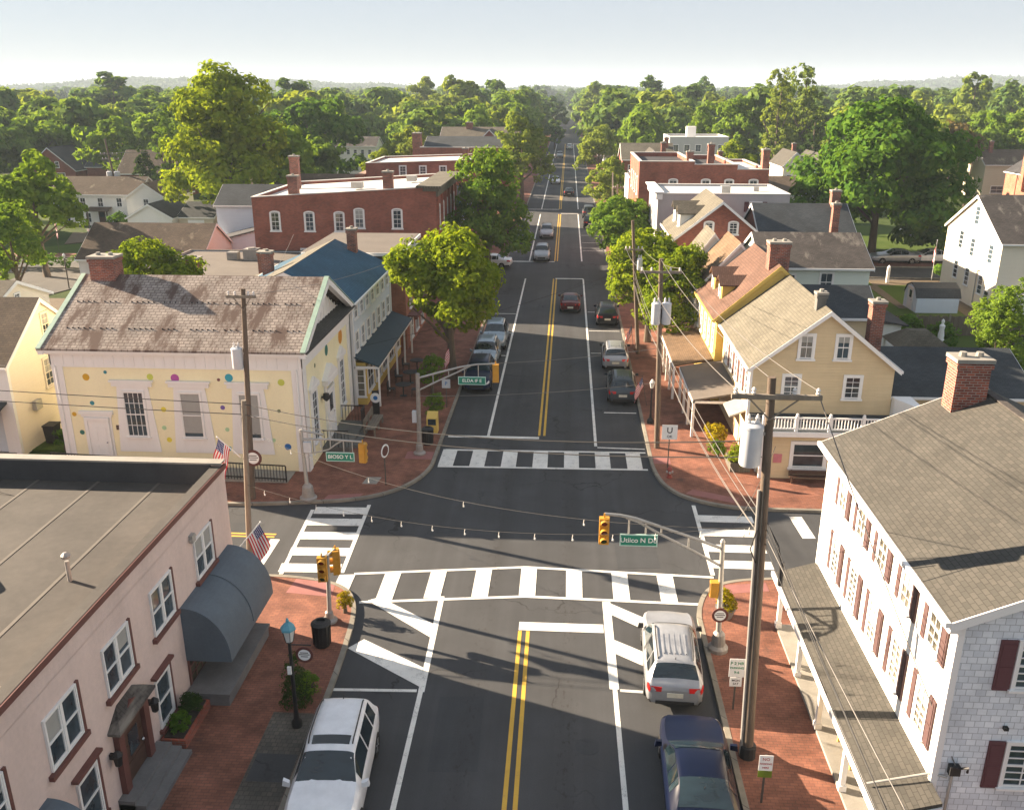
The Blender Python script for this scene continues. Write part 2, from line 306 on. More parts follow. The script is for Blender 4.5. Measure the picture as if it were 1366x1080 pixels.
# ------------------------------------------------------------------ geometry helpers
class MB:
    """collects shapes and links them as ONE mesh object"""
    def __init__(s): s.v = []; s.f = []; s.m = []; s.c = []
    def add(s, vs, fs, m=0):
        o = len(s.v); s.c.append((o, len(s.f))); s.v += [tuple(map(float, p)) for p in vs]; s.f += [tuple(i + o for i in f) for f in fs]; s.m += [m] * len(fs); return s
    def box(s, x0, y0, z0, x1, y1, z1, m=0):
        return s.hexa([(x0, y0, z0), (x1, y0, z0), (x1, y1, z0), (x0, y1, z0), (x0, y0, z1), (x1, y0, z1), (x1, y1, z1), (x0, y1, z1)], m)
    def hexa(s, p, m=0): return s.add(p, [(3, 2, 1, 0), (4, 5, 6, 7), (0, 1, 5, 4), (1, 2, 6, 5), (2, 3, 7, 6), (3, 0, 4, 7)], m)
    def prism(s, poly, vec, m=0):
        n = len(poly); q = [tuple(a + b for a, b in zip(p, vec)) for p in poly]
        return s.add(list(poly) + q, [tuple(range(n))[::-1], tuple(range(n, 2 * n))] + [(i, (i + 1) % n, n + (i + 1) % n, n + i) for i in range(n)], m)
    def plate(s, poly2, z0, z1, m=0): return s.prism([(x, y, z0) for x, y in poly2], (0, 0, z1 - z0), m)
    def tube(s, pts, r, n=8, m=0, cap=True):
        pts = [Vector(p) for p in pts]; rs = r if isinstance(r, (list, tuple)) else [r] * len(pts); vs = []; ref = Vector((.13, .31, 1)).normalized()
        for i, p in enumerate(pts):
            d = (pts[min(i + 1, len(pts) - 1)] - pts[max(i - 1, 0)]).normalized()
            a = d.cross(ref if abs(d.dot(ref)) < .95 else Vector((1, 0, 0))).normalized(); b = d.cross(a)
            vs += [p + (a * math.cos(2 * PI * k / n) + b * math.sin(2 * PI * k / n)) * rs[i] for k in range(n)]
        fs = [(i * n + k, i * n + (k + 1) % n, (i + 1) * n + (k + 1) % n, (i + 1) * n + k) for i in range(len(pts) - 1) for k in range(n)]
        if cap: fs += [tuple(range(n))[::-1], tuple(range((len(pts) - 1) * n, len(pts) * n))]
        return s.add(vs, fs, m)
    def lathe(s, prof, c=(0, 0, 0), n=16, m=0):
        vs = [(c[0] + r * math.cos(2 * PI * k / n), c[1] + r * math.sin(2 * PI * k / n), c[2] + z) for r, z in prof for k in range(n)]
        fs = [(i * n + k, i * n + (k + 1) % n, (i + 1) * n + (k + 1) % n, (i + 1) * n + k) for i in range(len(prof) - 1) for k in range(n)]
        fs += [tuple(range(n))[::-1], tuple(range((len(prof) - 1) * n, len(prof) * n))]
        return s.add(vs, fs, m)
    def disc(s, c, r, axis, t, n=20, m=0):
        c = Vector(c); ax = Vector(axis).normalized()
        return s.tube([c, c + ax * t], r, n, m)
    def ball(s, c, r, n=10, m=0, sq=1):
        k = max(4, n // 2); return s.lathe([(r * math.sin(PI * (i + .02) / (k + .04)), -sq * r * math.cos(PI * (i + .02) / (k + .04))) for i in range(k + 1)], c, n, m)
    def slab(s, r0, r1, e1, e0, t, m=0):
        """sloping slab: ridge r0-r1, eave e0-e1, thickness t below the surface"""
        a = [Vector(p) for p in (r0, r1, e1, e0)]; d = Vector((0, 0, -t))
        return s.hexa([a[0] + d, a[1] + d, a[2] + d, a[3] + d, a[0], a[1], a[2], a[3]], m)
    def mesh(s, name, mats, smooth=False, off=(0, 0, 0)):
        me = bpy.data.meshes.new(name); ox, oy, oz = off
        me.from_pydata([(x - ox, y - oy, z - oz) for x, y, z in s.v], [], s.f)
        if isinstance(mats, bpy.types.Material): mats = [mats]
        for q in mats: me.materials.append(q)
        me.polygons.foreach_set('material_index', s.m)
        if smooth: me.shade_smooth(); me.set_sharp_from_angle(angle=R(38))
        me.update(); return me
    def each(s, name, mats, parent, per=1):
        """one object per shape (or per group of shapes): posts, boards, pipes and units are parts of their own"""
        for i in range(0, len(s.c), per):
            v0, f0 = s.c[i]; v1, f1 = s.c[i + per] if i + per < len(s.c) else (len(s.v), len(s.f))
            q = MB(); q.v = s.v[v0:v1]; q.f = [tuple(k - v0 for k in f) for f in s.f[f0:f1]]; q.m = s.m[f0:f1]
            zs = [p[2] for p in q.v]; q.build(name.replace('post', 'beam') if max(zs) - min(zs) < .35 else name, mats, parent)
    def build(s, name, mats, parent=None, smooth=False, loc=None):
        """with a parent the vertices are world coordinates and the parent's place is taken off; loc: local origin instead"""
        off = (0, 0, 0)
        if parent is not None and loc is None: off = world_loc(parent)
        o = bpy.data.objects.new(name, s.mesh(name, mats, smooth, off)); COL.objects.link(o)
        if parent is not None: o.parent = parent
        if loc is not None: o.location = loc
        return o
def world_loc(o):
    p = Vector((0, 0, 0))
    while o is not None: p = p + o.location; o = o.parent
    return tuple(p)
def tag(o, label=None, cat=None, group=None, kind=None):
    for k, v in (('label', label), ('category', cat), ('group', group), ('kind', kind)):
        if v: o[k] = v
    return o
def thing(name, label, cat, loc=(0, 0, 0), group=None, rz=0):
    o = bpy.data.objects.new(name, None); COL.objects.link(o); o.empty_display_size = .3
    o.location = loc; o.rotation_euler = (0, 0, rz); return tag(o, label, cat, group)
def single(mb, name, mats, label, cat, group=None, loc=None, smooth=False):
    return tag(mb.build(name, mats, None, smooth, loc), label, cat, group)
def struct(mb, name, mats, kind='structure'): return tag(mb.build(name, mats), kind=kind)
def meshobj(name, me, parent=None, loc=(0, 0, 0), rz=0, scale=1):
    o = bpy.data.objects.new(name, me); COL.objects.link(o); o.location = loc; o.rotation_euler = (0, 0, rz)
    o.scale = (scale,) * 3 if isinstance(scale, (int, float)) else scale
    if parent is not None: o.parent = parent
    return o
def dup(o, loc, rz=None, label=None, group=None, scale=None):
    kids = {}
    for q in COL.objects:
        if q.parent is not None: kids.setdefault(q.parent.name, []).append(q)
    def cp(a, par):
        b = a.copy(); COL.objects.link(b)
        if par is not None: b.parent = par
        for ch in kids.get(a.name, []): cp(ch, b)
        return b
    b = cp(o, None); b.location = loc
    if rz is not None: b.rotation_euler = (0, 0, rz)
    if scale is not None: b.scale = scale
    if label: b['label'] = label
    if group: b['group'] = group
    return b
def lettering(txt, size, parent, loc, mat, rot=(PI / 2, 0, 0), xs=1):
    cu = bpy.data.curves.new('lettering', 'FONT'); cu.body = txt; cu.size = size; cu.align_x = 'CENTER'; cu.align_y = 'CENTER'; cu.extrude = .003; cu.offset = size * .012
    tmp = bpy.data.objects.new('lettering', cu); COL.objects.link(tmp); bpy.context.view_layer.update()
    me = bpy.data.meshes.new_from_object(tmp.evaluated_get(bpy.context.evaluated_depsgraph_get())); bpy.data.objects.remove(tmp); me.materials.clear(); me.materials.append(mat)
    o = bpy.data.objects.new('lettering', me); COL.objects.link(o); o.parent = parent; o.location = loc; o.rotation_euler = rot; o.scale = (xs, 1, 1); return o

# ------------------------------------------------------------------ windows (built facing -Y, turned to their wall)
RZ = dict(S=0, E=PI / 2, W=-PI / 2, N=PI)
_wc = {}
def window(parent, face, x, y, z, w, h, trim='white', nx=2, ny=2, blind=0, sill=True, tw=.09, glass='glass', shutter=None, arch=False, sw=.3, head=0, headmat=None, name='window'):
    """a sash window centred at world x, y, z on a wall plane; frame, sill and glazing bars, pane and blind below it"""
    key = (round(w, 2), round(h, 2), trim, nx, ny, sill, tw, arch, head)
    if key not in _wc:
        b = MB(); W, H = w / 2, h / 2
        b.box(-W - tw, -.06, -H - tw * .2, -W, .02, H); b.box(W, -.06, -H - tw * .2, W + tw, .02, H)
        if arch:
            n = 8; o = [((W + tw) * math.cos(PI * i / n), H + (W * .16 + tw) * math.sin(PI * i / n)) for i in range(n + 1)]; q = [(W * math.cos(PI * i / n), H + W * .16 * math.sin(PI * i / n)) for i in range(n + 1)]
            for i in range(n):
                b.hexa([(o[i][0], -.06, o[i][1]), (o[i + 1][0], -.06, o[i + 1][1]), (q[i + 1][0], -.06, q[i + 1][1]), (q[i][0], -.06, q[i][1]), (o[i][0], .02, o[i][1]), (o[i + 1][0], .02, o[i + 1][1]), (q[i + 1][0], .02, q[i + 1][1]), (q[i][0], .02, q[i][1])])
        else: b.box(-W - tw, -.062, H, W + tw, .02, H + tw)
        if head: b.box(-W - tw - .04, -.1, H + tw + .002, W + tw + .04, .02, H + tw + head)
        b.box(-W - tw - (.05 if sill else 0), -.11 if sill else -.06, -H - tw, W + tw + (.05 if sill else 0), .02, -H - tw * .2)
        b.box(-W, -.045, -.025, W, -.01, .025)
        for sx in (-1, 1): b.box(sx * (W - .02) - .02, -.04, -H - tw * .2, sx * (W - .02) + .02, -.008, H)
        b.box(-W + .04, -.039, H - .045, W - .04, -.009, H - .001); b.box(-W + .04, -.039, -H, W - .04, -.009, -H + .05)
        for i in range(1, nx):
            xx = -W + 2 * W * i / nx; b.box(xx - .012, -.032, -H + .05, xx + .012, -.007, H - .045)
        for i in range(1, ny * 2):
            if i == ny: continue
            zz = -H + 2 * H * i / (2 * ny); b.box(-W + .04, -.031, zz - .012, W - .04, -.006, zz + .012)
        g = MB(); g.box(-W, -.004, -H - tw * .2, W, .03, H + (0 if not arch else 0))
        if arch: g.prism([(W * math.cos(PI * i / 8), -.004, H + W * .16 * math.sin(PI * i / 8)) for i in range(9)], (0, .034, 0))
        _wc[key] = (b.mesh('window_frame', M[trim]), g)
    me, g = _wc[key]; pl = world_loc(parent)
    o = meshobj(name, me, parent, (x - pl[0], y - pl[1], z - pl[2]), RZ[face])
    gk = key + (glass,)
    if gk not in _wc: _wc[gk] = g.mesh('pane', M[glass])
    meshobj('pane', _wc[gk], o)
    if blind:
        bk = (round(w, 2), round(h, 2), round(blind, 1), 'bl')
        if bk not in _wc: _wc[bk] = MB().box(-w / 2 + .04, -.006, h / 2 - h * round(blind, 1), w / 2 - .04, .0, h / 2 - .045).mesh('blind', M['blind'])
        meshobj('blind', _wc[bk], o)
    if shutter:
        sk = (round(h, 2), shutter, sw)
        if sk not in _wc:
            s_ = MB(); s_.box(-sw / 2, -.045, -h / 2 - .05, sw / 2, .01, h / 2 + .05)
            for a in range(2):
                z0 = -h / 2 + (.03 if a == 0 else h / 2 + .02); s_.box(-sw / 2 + .045, -.058, z0, sw / 2 - .045, -.044, z0 + h / 2 - .06)
            _wc[sk] = s_.mesh('shutter', M[shutter])
        c, s2 = math.cos(RZ[face]), math.sin(RZ[face])
        for sg in (-1, 1):
            dx = sg * (w / 2 + tw + sw / 2 + .02)
            meshobj('shutter', _wc[sk], parent, (x + dx * c - pl[0], y + dx * s2 - pl[1], z - pl[2]), RZ[face])
    return o

def gable_block(root, x0, x1, y0, y1, ze, zr, axis, wall, roof, z0=0, oh=.25, og=.2, trim='white', t=.13, xr=None, ze2=None, wallname='wall', gutter=True):
    """house body with a pitched roof; axis = direction of the ridge; ze2 eave height of the far side"""
    ze2 = ze if ze2 is None else ze2
    W, Rf, T = MB(), MB(), MB()
    if axis == 'Y':
        xm = (x0 + x1) / 2 if xr is None else xr
        W.prism([(x0, y0, z0), (x1, y0, z0), (x1, y0, ze2), (xm, y0, zr), (x0, y0, ze)], (0, y1 - y0, 0))
        sides = [((x0, ze), -1), ((x1, ze2), 1)]
        for (xe, zE), sg in sides:
            sl = (zr - zE) / abs(xe - xm); X = xe + sg * oh; Z = zE - sl * oh; up = t * 1.05
            Rf.slab((xm, y0 - og, zr + up), (xm, y1 + og, zr + up), (X, y1 + og, Z + up), (X, y0 - og, Z + up), t)
            for yy, d in ((y0 - og - .035, .034), (y1 + og + .001, .034)):
                T.prism([(xm, yy, zr + up - .02), (X, yy, Z + up - .02), (X, yy, Z + up - .24), (xm, yy, zr + up - .26)], (0, d, 0))
            if gutter: T.box(min(X, X + sg * .09), y0 - og, Z + up - .16, max(X, X + sg * .09), y1 + og, Z + up - .03)
    else:
        ym = (y0 + y1) / 2 if xr is None else xr
        W.prism([(x0, y0, z0), (x0, y1, z0), (x0, y1, ze2), (x0, ym, zr), (x0, y0, ze)], (x1 - x0, 0, 0))
        for (ye, zE), sg in [((y0, ze), -1), ((y1, ze2), 1)]:
            sl = (zr - zE) / abs(ye - ym); Y = ye + sg * oh; Z = zE - sl * oh; up = t * 1.05
            Rf.slab((x0 - og, ym, zr + up), (x1 + og, ym, zr + up), (x1 + og, Y, Z + up), (x0 - og, Y, Z + up), t)
            for xx in (x0 - og - .035, x1 + og + .001):
                T.prism([(xx, ym, zr + up - .02), (xx, Y, Z + up - .02), (xx, Y, Z + up - .24), (xx, ym, zr + up - .26)], (.034, 0, 0))
            if gutter: T.box(x0 - og, min(Y, Y + sg * .09), Z + up - .16, x1 + og, max(Y, Y + sg * .09), Z + up - .03)
    w_ = W.build(wallname, M[wall], root); r_ = Rf.build('roof', M[roof], root); T.build('roof_trim', M[trim], root)
    return w_, r_
def chimney(root, x0, y0, x1, y1, z0, z1, mat='brick_chim', cap='concrete'):
    b = MB(); b.box(x0, y0, z0, x1, y1, z1 - .12); b.box(x0 - .05, y0 - .05, z1 - .3, x1 + .05, y1 + .05, z1 - .16)
    o = b.build('chimney', M[mat], root)
    c = MB(); c.box(x0 - .07, y0 - .07, z1 - .12, x1 + .07, y1 + .07, z1); n = max(1, int((x1 - x0) / .5))
    for i in range(n):
        xx = x0 + (x1 - x0) * (i + .5) / n; c.lathe([(.13, z1), (.11, z1 + .14), (.08, z1 + .14)], (xx, (y0 + y1) / 2, 0), 8)
    c.build('chimney_cap', M[cap], o); return o
def flat_block(root, x0, x1, y0, y1, z, wall, roof, par=.35, cop='white', pw=.25, zb=0, drop=0):
    """flat-roofed body with a parapet and coping; drop lowers the back (x0) end"""
    b = MB(); a = z - drop
    b.hexa([(x0, y0, zb), (x1, y0, zb), (x1, y1, zb), (x0, y1, zb), (x0, y0, min(a, z) - par - .01), (x1, y0, min(a, z) - par - .01), (x1, y1, min(a, z) - par - .01), (x0, y1, min(a, z) - par - .01)])
    def wl(xa, ya, xb, yb): b.hexa([(xa, ya, min(a, z) - par - .01), (xb, ya, min(a, z) - par - .01), (xb, yb, min(a, z) - par - .01), (xa, yb, min(a, z) - par - .01), (xa, ya, zz(xa)), (xb, ya, zz(xb)), (xb, yb, zz(xb)), (xa, yb, zz(xa))])
    zz = lambda x: a + (z - a) * (x - x0) / (x1 - x0)
    wl(x0, y0, x1, y0 + pw); wl(x0, y1 - pw, x1, y1); wl(x0, y0 + pw, x0 + pw, y1 - pw); wl(x1 - pw, y0 + pw, x1, y1 - pw)
    b.build('wall', M[wall], root)
    r = MB(); r.hexa([(x0 + pw, y0 + pw, a - par), (x1 - pw, y0 + pw, z - par), (x1 - pw, y1 - pw, z - par), (x0 + pw, y1 - pw, a - par)] + [(x0 + pw, y0 + pw, a - par + .05), (x1 - pw, y0 + pw, z - par + .05), (x1 - pw, y1 - pw, z - par + .05), (x0 + pw, y1 - pw, a - par + .05)])
    r.build('roof', M[roof], root)
    c = MB()
    def cp(xa, ya, xb, yb): c.hexa([(xa, ya, zz(xa)), (xb, ya, zz(xb)), (xb, yb, zz(xb)), (xa, yb, zz(xa)), (xa, ya, zz(xa) + .07), (xb, ya, zz(xb) + .07), (xb, yb, zz(xb) + .07), (xa, yb, zz(xa) + .07)])
    e = .05
    cp(x0 - e, y0 - e, x1 + e, y0 + pw + .03); cp(x0 - e, y1 - pw - .03, x1 + e, y1 + e); cp(x0 - e, y0 + pw + .03, x0 + pw + .03, y1 - pw - .03); cp(x1 - pw - .03, y0 + pw + .03, x1 + e, y1 - pw - .03)
    c.build('coping', M[cop], root)
def door(root, face, x, y, z0, w, h, mat='white', frame='white', glass=True):
    b = MB(); W = w / 2; b.box(-W - .12, -.07, 0, -W, .02, h); b.box(W, -.07, 0, W + .12, .02, h); b.box(-W - .14, -.09, h, W + .14, .02, h + .14)
    pl = world_loc(root); o = meshobj('door', b.mesh('door_frame', M[frame]), root, (x - pl[0], y - pl[1], z0 - pl[2]), RZ[face])
    l = MB(); l.box(-W, -.02, 0, W, .03, h)
    for zz in (.15, h * .5): 
        for sx in (-1, 1): l.box(sx * W * .48 - W * .34, -.035, zz, sx * W * .48 + W * .34, -.019, zz + h * .34)
    p = l.build('leaf', M[mat], o, loc=(0, 0, 0))
    if glass: MB().box(-W * .6, -.042, h * .55, W * .6, -.034, h * .9).build('pane', M['glass'], o, loc=(0, 0, 0))
    MB().ball((W * .82, -.06, h * .47), .04, 8).build('handle', M['chrome'], o, loc=(0, 0, 0))
    return o

# ------------------------------------------------------------------ ground, roads, pavements
struct(MB().add([(-2600, -60, -.06), (2600, -60, -.06), (2600, 4200, -.06), (-2600, 4200, -.06)], [(0, 1, 2, 3)]), 'ground', M['grass'])
b = MB()
b.plate([(-12, -14), (9, -14), (9, 120), (-12, 120)], -.05, 0); b.plate([(-9, 120), (8, 120), (8, 640), (-9, 640)], -.05, 0)
b.plate([(-130, 28), (-12, 28), (-12, 40.2), (-130, 40.2)], -.05, 0); b.plate([(9, 28), (130, 28), (130, 40.2), (9, 40.2)], -.05, 0)
b.plate([(-90, 90), (-12, 90), (-12, 100), (-90, 100)], -.05, 0); b.plate([(9, 91), (60, 91), (60, 99), (9, 99)], -.05, 0)
struct(b, 'road', M['asphalt'])
b = MB(); b.plate([(-54.5, 77), (-49, 76), (-47, 84), (-51, 97), (-55, 112), (-62, 124), (-66, 121), (-58.5, 108), (-57, 96)], -.045, .012)
b.plate([(28, 90.5), (38, 92.2), (44, 106), (31, 103)], -.045, .012)
struct(b, 'lane', M['asphalt_old'])
SW = [(-7.12, -14), (-7.12, 23), (-7.2, 26), (-7.38, 28), (-7.75, 29.1), (-8.3, 29.75), (-9.2, 30.15), (-11, 30.4), (-130, 31.2)]
NW = [(-130, 35.9), (-15.4, 36.55), (-11, 37.05), (-9.35, 37.5), (-8.25, 38.15), (-7.4, 39.07), (-6.8, 40.3), (-6.5, 41.9), (-6.5, 55), (-6.55, 90.2), (-7.2, 91.5), (-9, 92.4), (-90, 92.6)]
NE = [(60, 92.4), (7, 92.2), (5, 91.4), (4.45, 90), (4.45, 52), (4.46, 42.6), (4.62, 40.9), (4.95, 39.7), (5.7, 38.6), (7.2, 37.75), (9, 37.45), (130, 36.6)]
SE = [(130, 32.2), (11, 31.55), (7.36, 31.22), (6.2, 30.85), (5.55, 30.3), (5.12, 29.3), (4.94, 28.2), (4.94, 23), (4.94, -14)]
NW2 = [(-90, 98.4), (-9, 98.5), (-7.3, 99.3), (-6.6, 100.5), (-6.6, 640)]
NE2 = [(4.5, 640), (4.5, 100), (5.1, 98.9), (7, 98.2), (60, 98.3)]
def smooth_path(p, n=4):
    out = []
    for i in range(len(p) - 1):
        a, b_, c, d = [Vector((*p[max(0, min(len(p) - 1, j))], 0)) for j in (i - 1, i, i + 1, i + 2)]
        L = (c - b_).length; k = n if L < 5 else 1
        ta, tb = (c - a).normalized() * L, (d - b_).normalized() * L
        for q in range(k):
            t = q / k; h = (2*t**3-3*t*t+1)*b_ + (t**3-2*t*t+t)*ta + (-2*t**3+3*t*t)*c + (t**3-t*t)*tb
            out.append((h.x, h.y))
    return out + [p[-1]]
def offset(path, d):
    out = []
    for i, p in enumerate(path):
        a, c = path[max(0, i - 1)], path[min(len(path) - 1, i + 1)]; t = Vector((c[0] - a[0], c[1] - a[1])).normalized()
        out.append((p[0] - t.y * d, p[1] + t.x * d))
    return out
pav, kb = MB(), MB()
for path, back, side in ((SW, [(-130, -14)], 1), (NW, [(-90, 90), (-130, 90)], 1), (NE, [(130, 90)], 1), (SE, [(130, -14)], 1), (NW2, [(-90, 640)], 1), (NE2, [(60, 640)], 1)):
    sp = smooth_path(path); inn = offset(sp, .17 * side)
    kb_o = len(kb.v)
    for i in range(len(sp) - 1):
        (ax, ay), (bx, by), (cx, cy), (dx, dy) = sp[i], sp[i + 1], inn[i + 1], inn[i]
        kb.hexa([(ax, ay, -.05), (bx, by, -.05), (cx, cy, -.05), (dx, dy, -.05), (ax, ay, .135), (bx, by, .135), (cx, cy, .14), (dx, dy, .14)])
    depth = 5.2
    ou = offset(sp, depth * side) if path not in (NW, NE) else offset(sp, 6.4 * side)
    if path in (NW2, NE2): ou = offset(sp, 4)
    for i in range(len(inn) - 1):
        pav.hexa([(*inn[i], -.05), (*inn[i + 1], -.05), (*ou[i + 1], -.05), (*ou[i], -.05), (*inn[i], .125), (*inn[i + 1], .125), (*ou[i + 1], .125), (*ou[i], .125)])
struct(kb, 'kerb', M['kerb']); 
# corners fold over themselves when offset inwards, so the paving is one sheet per block laid a touch lower
def sheet(poly, z): return MB().plate(poly, -.05, z)
pav = MB()
def blockpoly(path, d, extra): return offset(smooth_path(path), .12)
pv = MB()
pv.plate(offset(smooth_path(SW), .12) + [(-130, 26), (-14, 26), (-14, -14)], -.05, .128)
pv.plate(offset(smooth_path(NW[:-2]), .12) + [(-14, 91), (-14, 41.5), (-130, 41.5)], -.05, .128)
pv.plate(offset(smooth_path(NE[1:]), .12) + [(130, 41.5), (11, 41.5), (11, 91.5)], -.05, .128)
pv.plate(offset(smooth_path(SE), .12) + [(12, -14), (12, 26), (130, 26)], -.05, .128)
pv.plate(offset(smooth_path(NW2), .12) + [(-11, 640), (-11, 101), (-90, 101)], -.05, .128)
pv.plate(offset(smooth_path(NE2), .12) + [(60, 101), (9, 101), (9, 640)], -.05, .128)
struct(pv, 'pavement', M['paver'])
b = MB(); z0, z1 = .1, .133
for q in ([(-8.55, 12), (-7.3, 12), (-7.3, 22.3), (-8.62, 22.3)],): b.plate(q, z0, z1)
struct(b, 'granite_strip', M['stone_paving'])
b = MB(); b.plate([(-8.5, 19.4), (-7.32, 19.4), (-7.36, 20.5), (-8.52, 20.5)], .1, .137); struct(b, 'tree_pit', M['asphalt'])
b = MB()
for q in ([(-10.3, 29.1), (-8.5, 28.9), (-8.6, 29.9), (-10.2, 30.12)], [(-11.0, 37.2), (-9.4, 37.6), (-9.3, 38.0), (-10.9, 37.75)], [(-8.1, 42.3), (-6.7, 42.3), (-6.7, 43.3), (-8.1, 43.3)], [(5.8, 38.9), (7.9, 38.0), (8.2, 38.5), (6.2, 39.4)], [(4.65, 42.4), (5.5, 42.4), (5.5, 43.3), (4.65, 43.3)], [(6.2, 30.0), (7.9, 30.3), (7.9, 30.9), (6.3, 30.65)]): b.plate(q, .1, .134)
struct(b, 'kerb_ramp', M['pink_ramp'])
b = MB(); b.plate([(-9.6, 39.1), (-8.9, 39.1), (-8.8, 39.9), (-9.5, 39.9)], .1, .135); struct(b, 'manhole_cover', M['concrete'])
for mx, my in ((-2.2, 51.5), (1.0, 36.2), (-4.9, 34.8), (.9, 21.5), (-.6, 72)):
    b = MB(); b.lathe([(.36, -.02), (.36, .007), (.30, .0075), (.30, .005)], (mx, my, 0), 20); struct(b, 'manhole_cover', M['asphalt_patch'])
b = MB(); b.plate([(2.3, 31.9), (4.0, 32.05), (3.9, 35.2), (2.2, 35.1)], -.02, .004); b.plate([(-3.6, 20.2), (-2.2, 20.3), (-2.3, 23.6), (-3.7, 23.5)], -.02, .004); b.plate([(-2.9, 52.5), (-1.6, 52.5), (-1.6, 60), (-2.9, 60)], -.02, .004); b.plate([(-13, 33.0), (-30, 33.2), (-30, 35.0), (-13, 34.9)], -.02, .004); struct(b, 'road_patch', M['asphalt_patch'])
b = MB(); b.plate([(7.62, 8), (8.85, 8), (8.85, 27.9), (7.62, 27.9)], .1, .24); struct(b, 'porch_paving', M['concrete'])
# lawns and gardens
b = MB()
b.plate([(15.5, 46), (60, 46), (60, 90), (15.5, 90)], -.05, .05); b.plate([(24, 99.5), (75, 99.5), (75, 130), (24, 130)], -.05, .05)
b.plate([(-130, 42.5), (-25.5, 42.5), (-25.5, 76), (-50, 76), (-58, 89), (-130, 89)], -.05, .05); b.plate([(-70, 101), (-30, 101), (-30, 135), (-52, 135), (-55, 112)], -.05, .02)
struct(b, 'lawn', M['lawn'], 'stuff')
b = MB(); b.plate([(29.9, 88.4), (37, 89.2), (37.3, 91.5), (30, 90.9)], -.04, .07); b.plate([(29, 78.6), (29.7, 78.6), (30.2, 88.4), (29.2, 88.4)], -.04, .068); b.plate([(33.5, 74), (35, 74), (36, 88), (34.6, 88)], -.04, .068)
b.plate([(-66, 117.5), (-59, 116.5), (-57, 112.5), (-62, 108)], -.04, .03); b.plate([(-64, 98), (-57.6, 97), (-57.3, 99), (-64, 100.5)], -.04, .068); b.plate([(-49, 66), (-37, 66), (-36, 78), (-47.5, 78)], -.04, .08)
struct(b, 'path', M['soil'])
struct(MB().plate([(-36, 50), (-20.5, 50), (-20.5, 82), (-36, 82)], -.05, .09), 'yard', M['concrete_dark'])

# ------------------------------------------------------------------ road markings
def strip(bm, x0, y0, x1, y1, w, z=.006):
    d = Vector((x1 - x0, y1 - y0)); n = Vector((-d.y, d.x)).normalized() * w / 2
    bm.plate([(x0 + n.x, y0 + n.y), (x0 - n.x, y0 - n.y), (x1 - n.x, y1 - n.y), (x1 + n.x, y1 + n.y)], -.02, z)
W_, Y_ = MB(), MB()
strip(W_, -4.43, 29.4, -4.32, 23.7, .2); strip(W_, -4.34, 23.7, -4.2, 5, .15)
strip(W_, 1.74, 29.4, 1.80, 24.2, .3); strip(W_, 1.82, 24.2, 2.0, 5, .15)
strip(W_, -1.42, 27.6, 1.57, 27.6, .52)
strip(W_, -7.15, 23.65, -4.47, 23.75, .13); strip(W_, 1.98, 24.15, 3.1, 24.1, .13)
W_.plate([(-7.15, 28.95), (-6.75, 29.2), (-4.5, 27.55), (-4.46, 26.7)], -.02, .0065); W_.plate([(-7.2, 25.9), (-6.75, 26.45), (-4.42, 24.95), (-4.4, 23.95)], -.02, .0065)
W_.plate([(1.87, 28.55), (1.87, 29.3), (3.3, 28.2), (3.3, 27.4)], -.02, .0065); W_.plate([(1.9, 26.15), (1.9, 26.95), (3.3, 26.0), (3.3, 25.15)], -.02, .0065)
strip(Y_, -1.37, 27.3, -1.34, 4, .13); strip(Y_, -1.09, 27.3, -1.03, 4, .13)
strip(W_, -6.3, 45.95, -1.3, 45.95, .3); strip(W_, -4.1, 46.1, -4.08, 90, .15); strip(W_, 1.77, 44.9, 1.74, 90.0, .15)
strip(W_, 1.85, 44.75, 4.35, 44.65, .12); strip(W_, 2.4, 50.3, 4.3, 50.3, .12); strip(W_, -1.05, 90.2, 1.74, 90.2, .35)
strip(Y_, -1.30, 46.3, -1.24, 90, .13); strip(Y_, -1.02, 46.3, -.96, 90, .13)
for a, c in ((100, 140), (146.25, 330)):
    strip(W_, -4.1, a, -4.1, c, .15); strip(W_, 1.72, a, 1.65, c, .15); strip(Y_, -1.28, a, -1.28, c, .13); strip(Y_, -1.0, a, -1.0, c, .13)
strip(W_, -6.2, 99.6, -1.3, 99.6, .35); strip(W_, -1.0, 141, 1.7, 141, .35); strip(W_, -6.2, 146, -1.3, 146, .35)
for yy in (62, 68.4, 74.8, 106, 112, 118): strip(W_, -6.4, yy, -4.2, yy, .1); strip(W_, 1.9, yy + 1, 4.3, yy + 1, .1)
strip(W_, 10.55, 34.95, 10.45, 37.0, .55); strip(Y_, 10.9, 34.55, 40, 34.4, .12); strip(Y_, 10.9, 34.3, 40, 34.15, .12)
strip(Y_, -12.2, 33.7, -60, 33.5, .12); strip(Y_, -12.2, 33.95, -60, 33.75, .12); strip(W_, -12.1, 31, -12.1, 33.5, .4)
struct(W_, 'road_marking', M['white_paint']); struct(Y_, 'road_marking', M['yellow_paint'])
b = MB()                                                     # far crosswalk
strip(b, -6.3, 41.72, 4.3, 41.9, .16, .0095); strip(b, -6.2, 43.95, 4.35, 44.15, .16, .0095)
for i in range(7):
    x = -5.93 + i * 1.6; b.plate([(x - .38, 41.84), (x + .38, 41.84), (x + .38, 44.0), (x - .38, 44.0)], -.02, .011)
struct(b, 'crosswalk', M['white_paint'])
b = MB()                                                     # near crosswalk, slightly bowed
strip(b, -8.1, 30.85, -1.4, 31.78, .15, .0095); strip(b, -1.4, 31.78, 6.0, 31.42, .15, .0095); strip(b, -7.45, 28.8, -1.3, 29.58, .15, .0095); strip(b, -1.3, 29.58, 5.6, 29.4, .15, .0095)
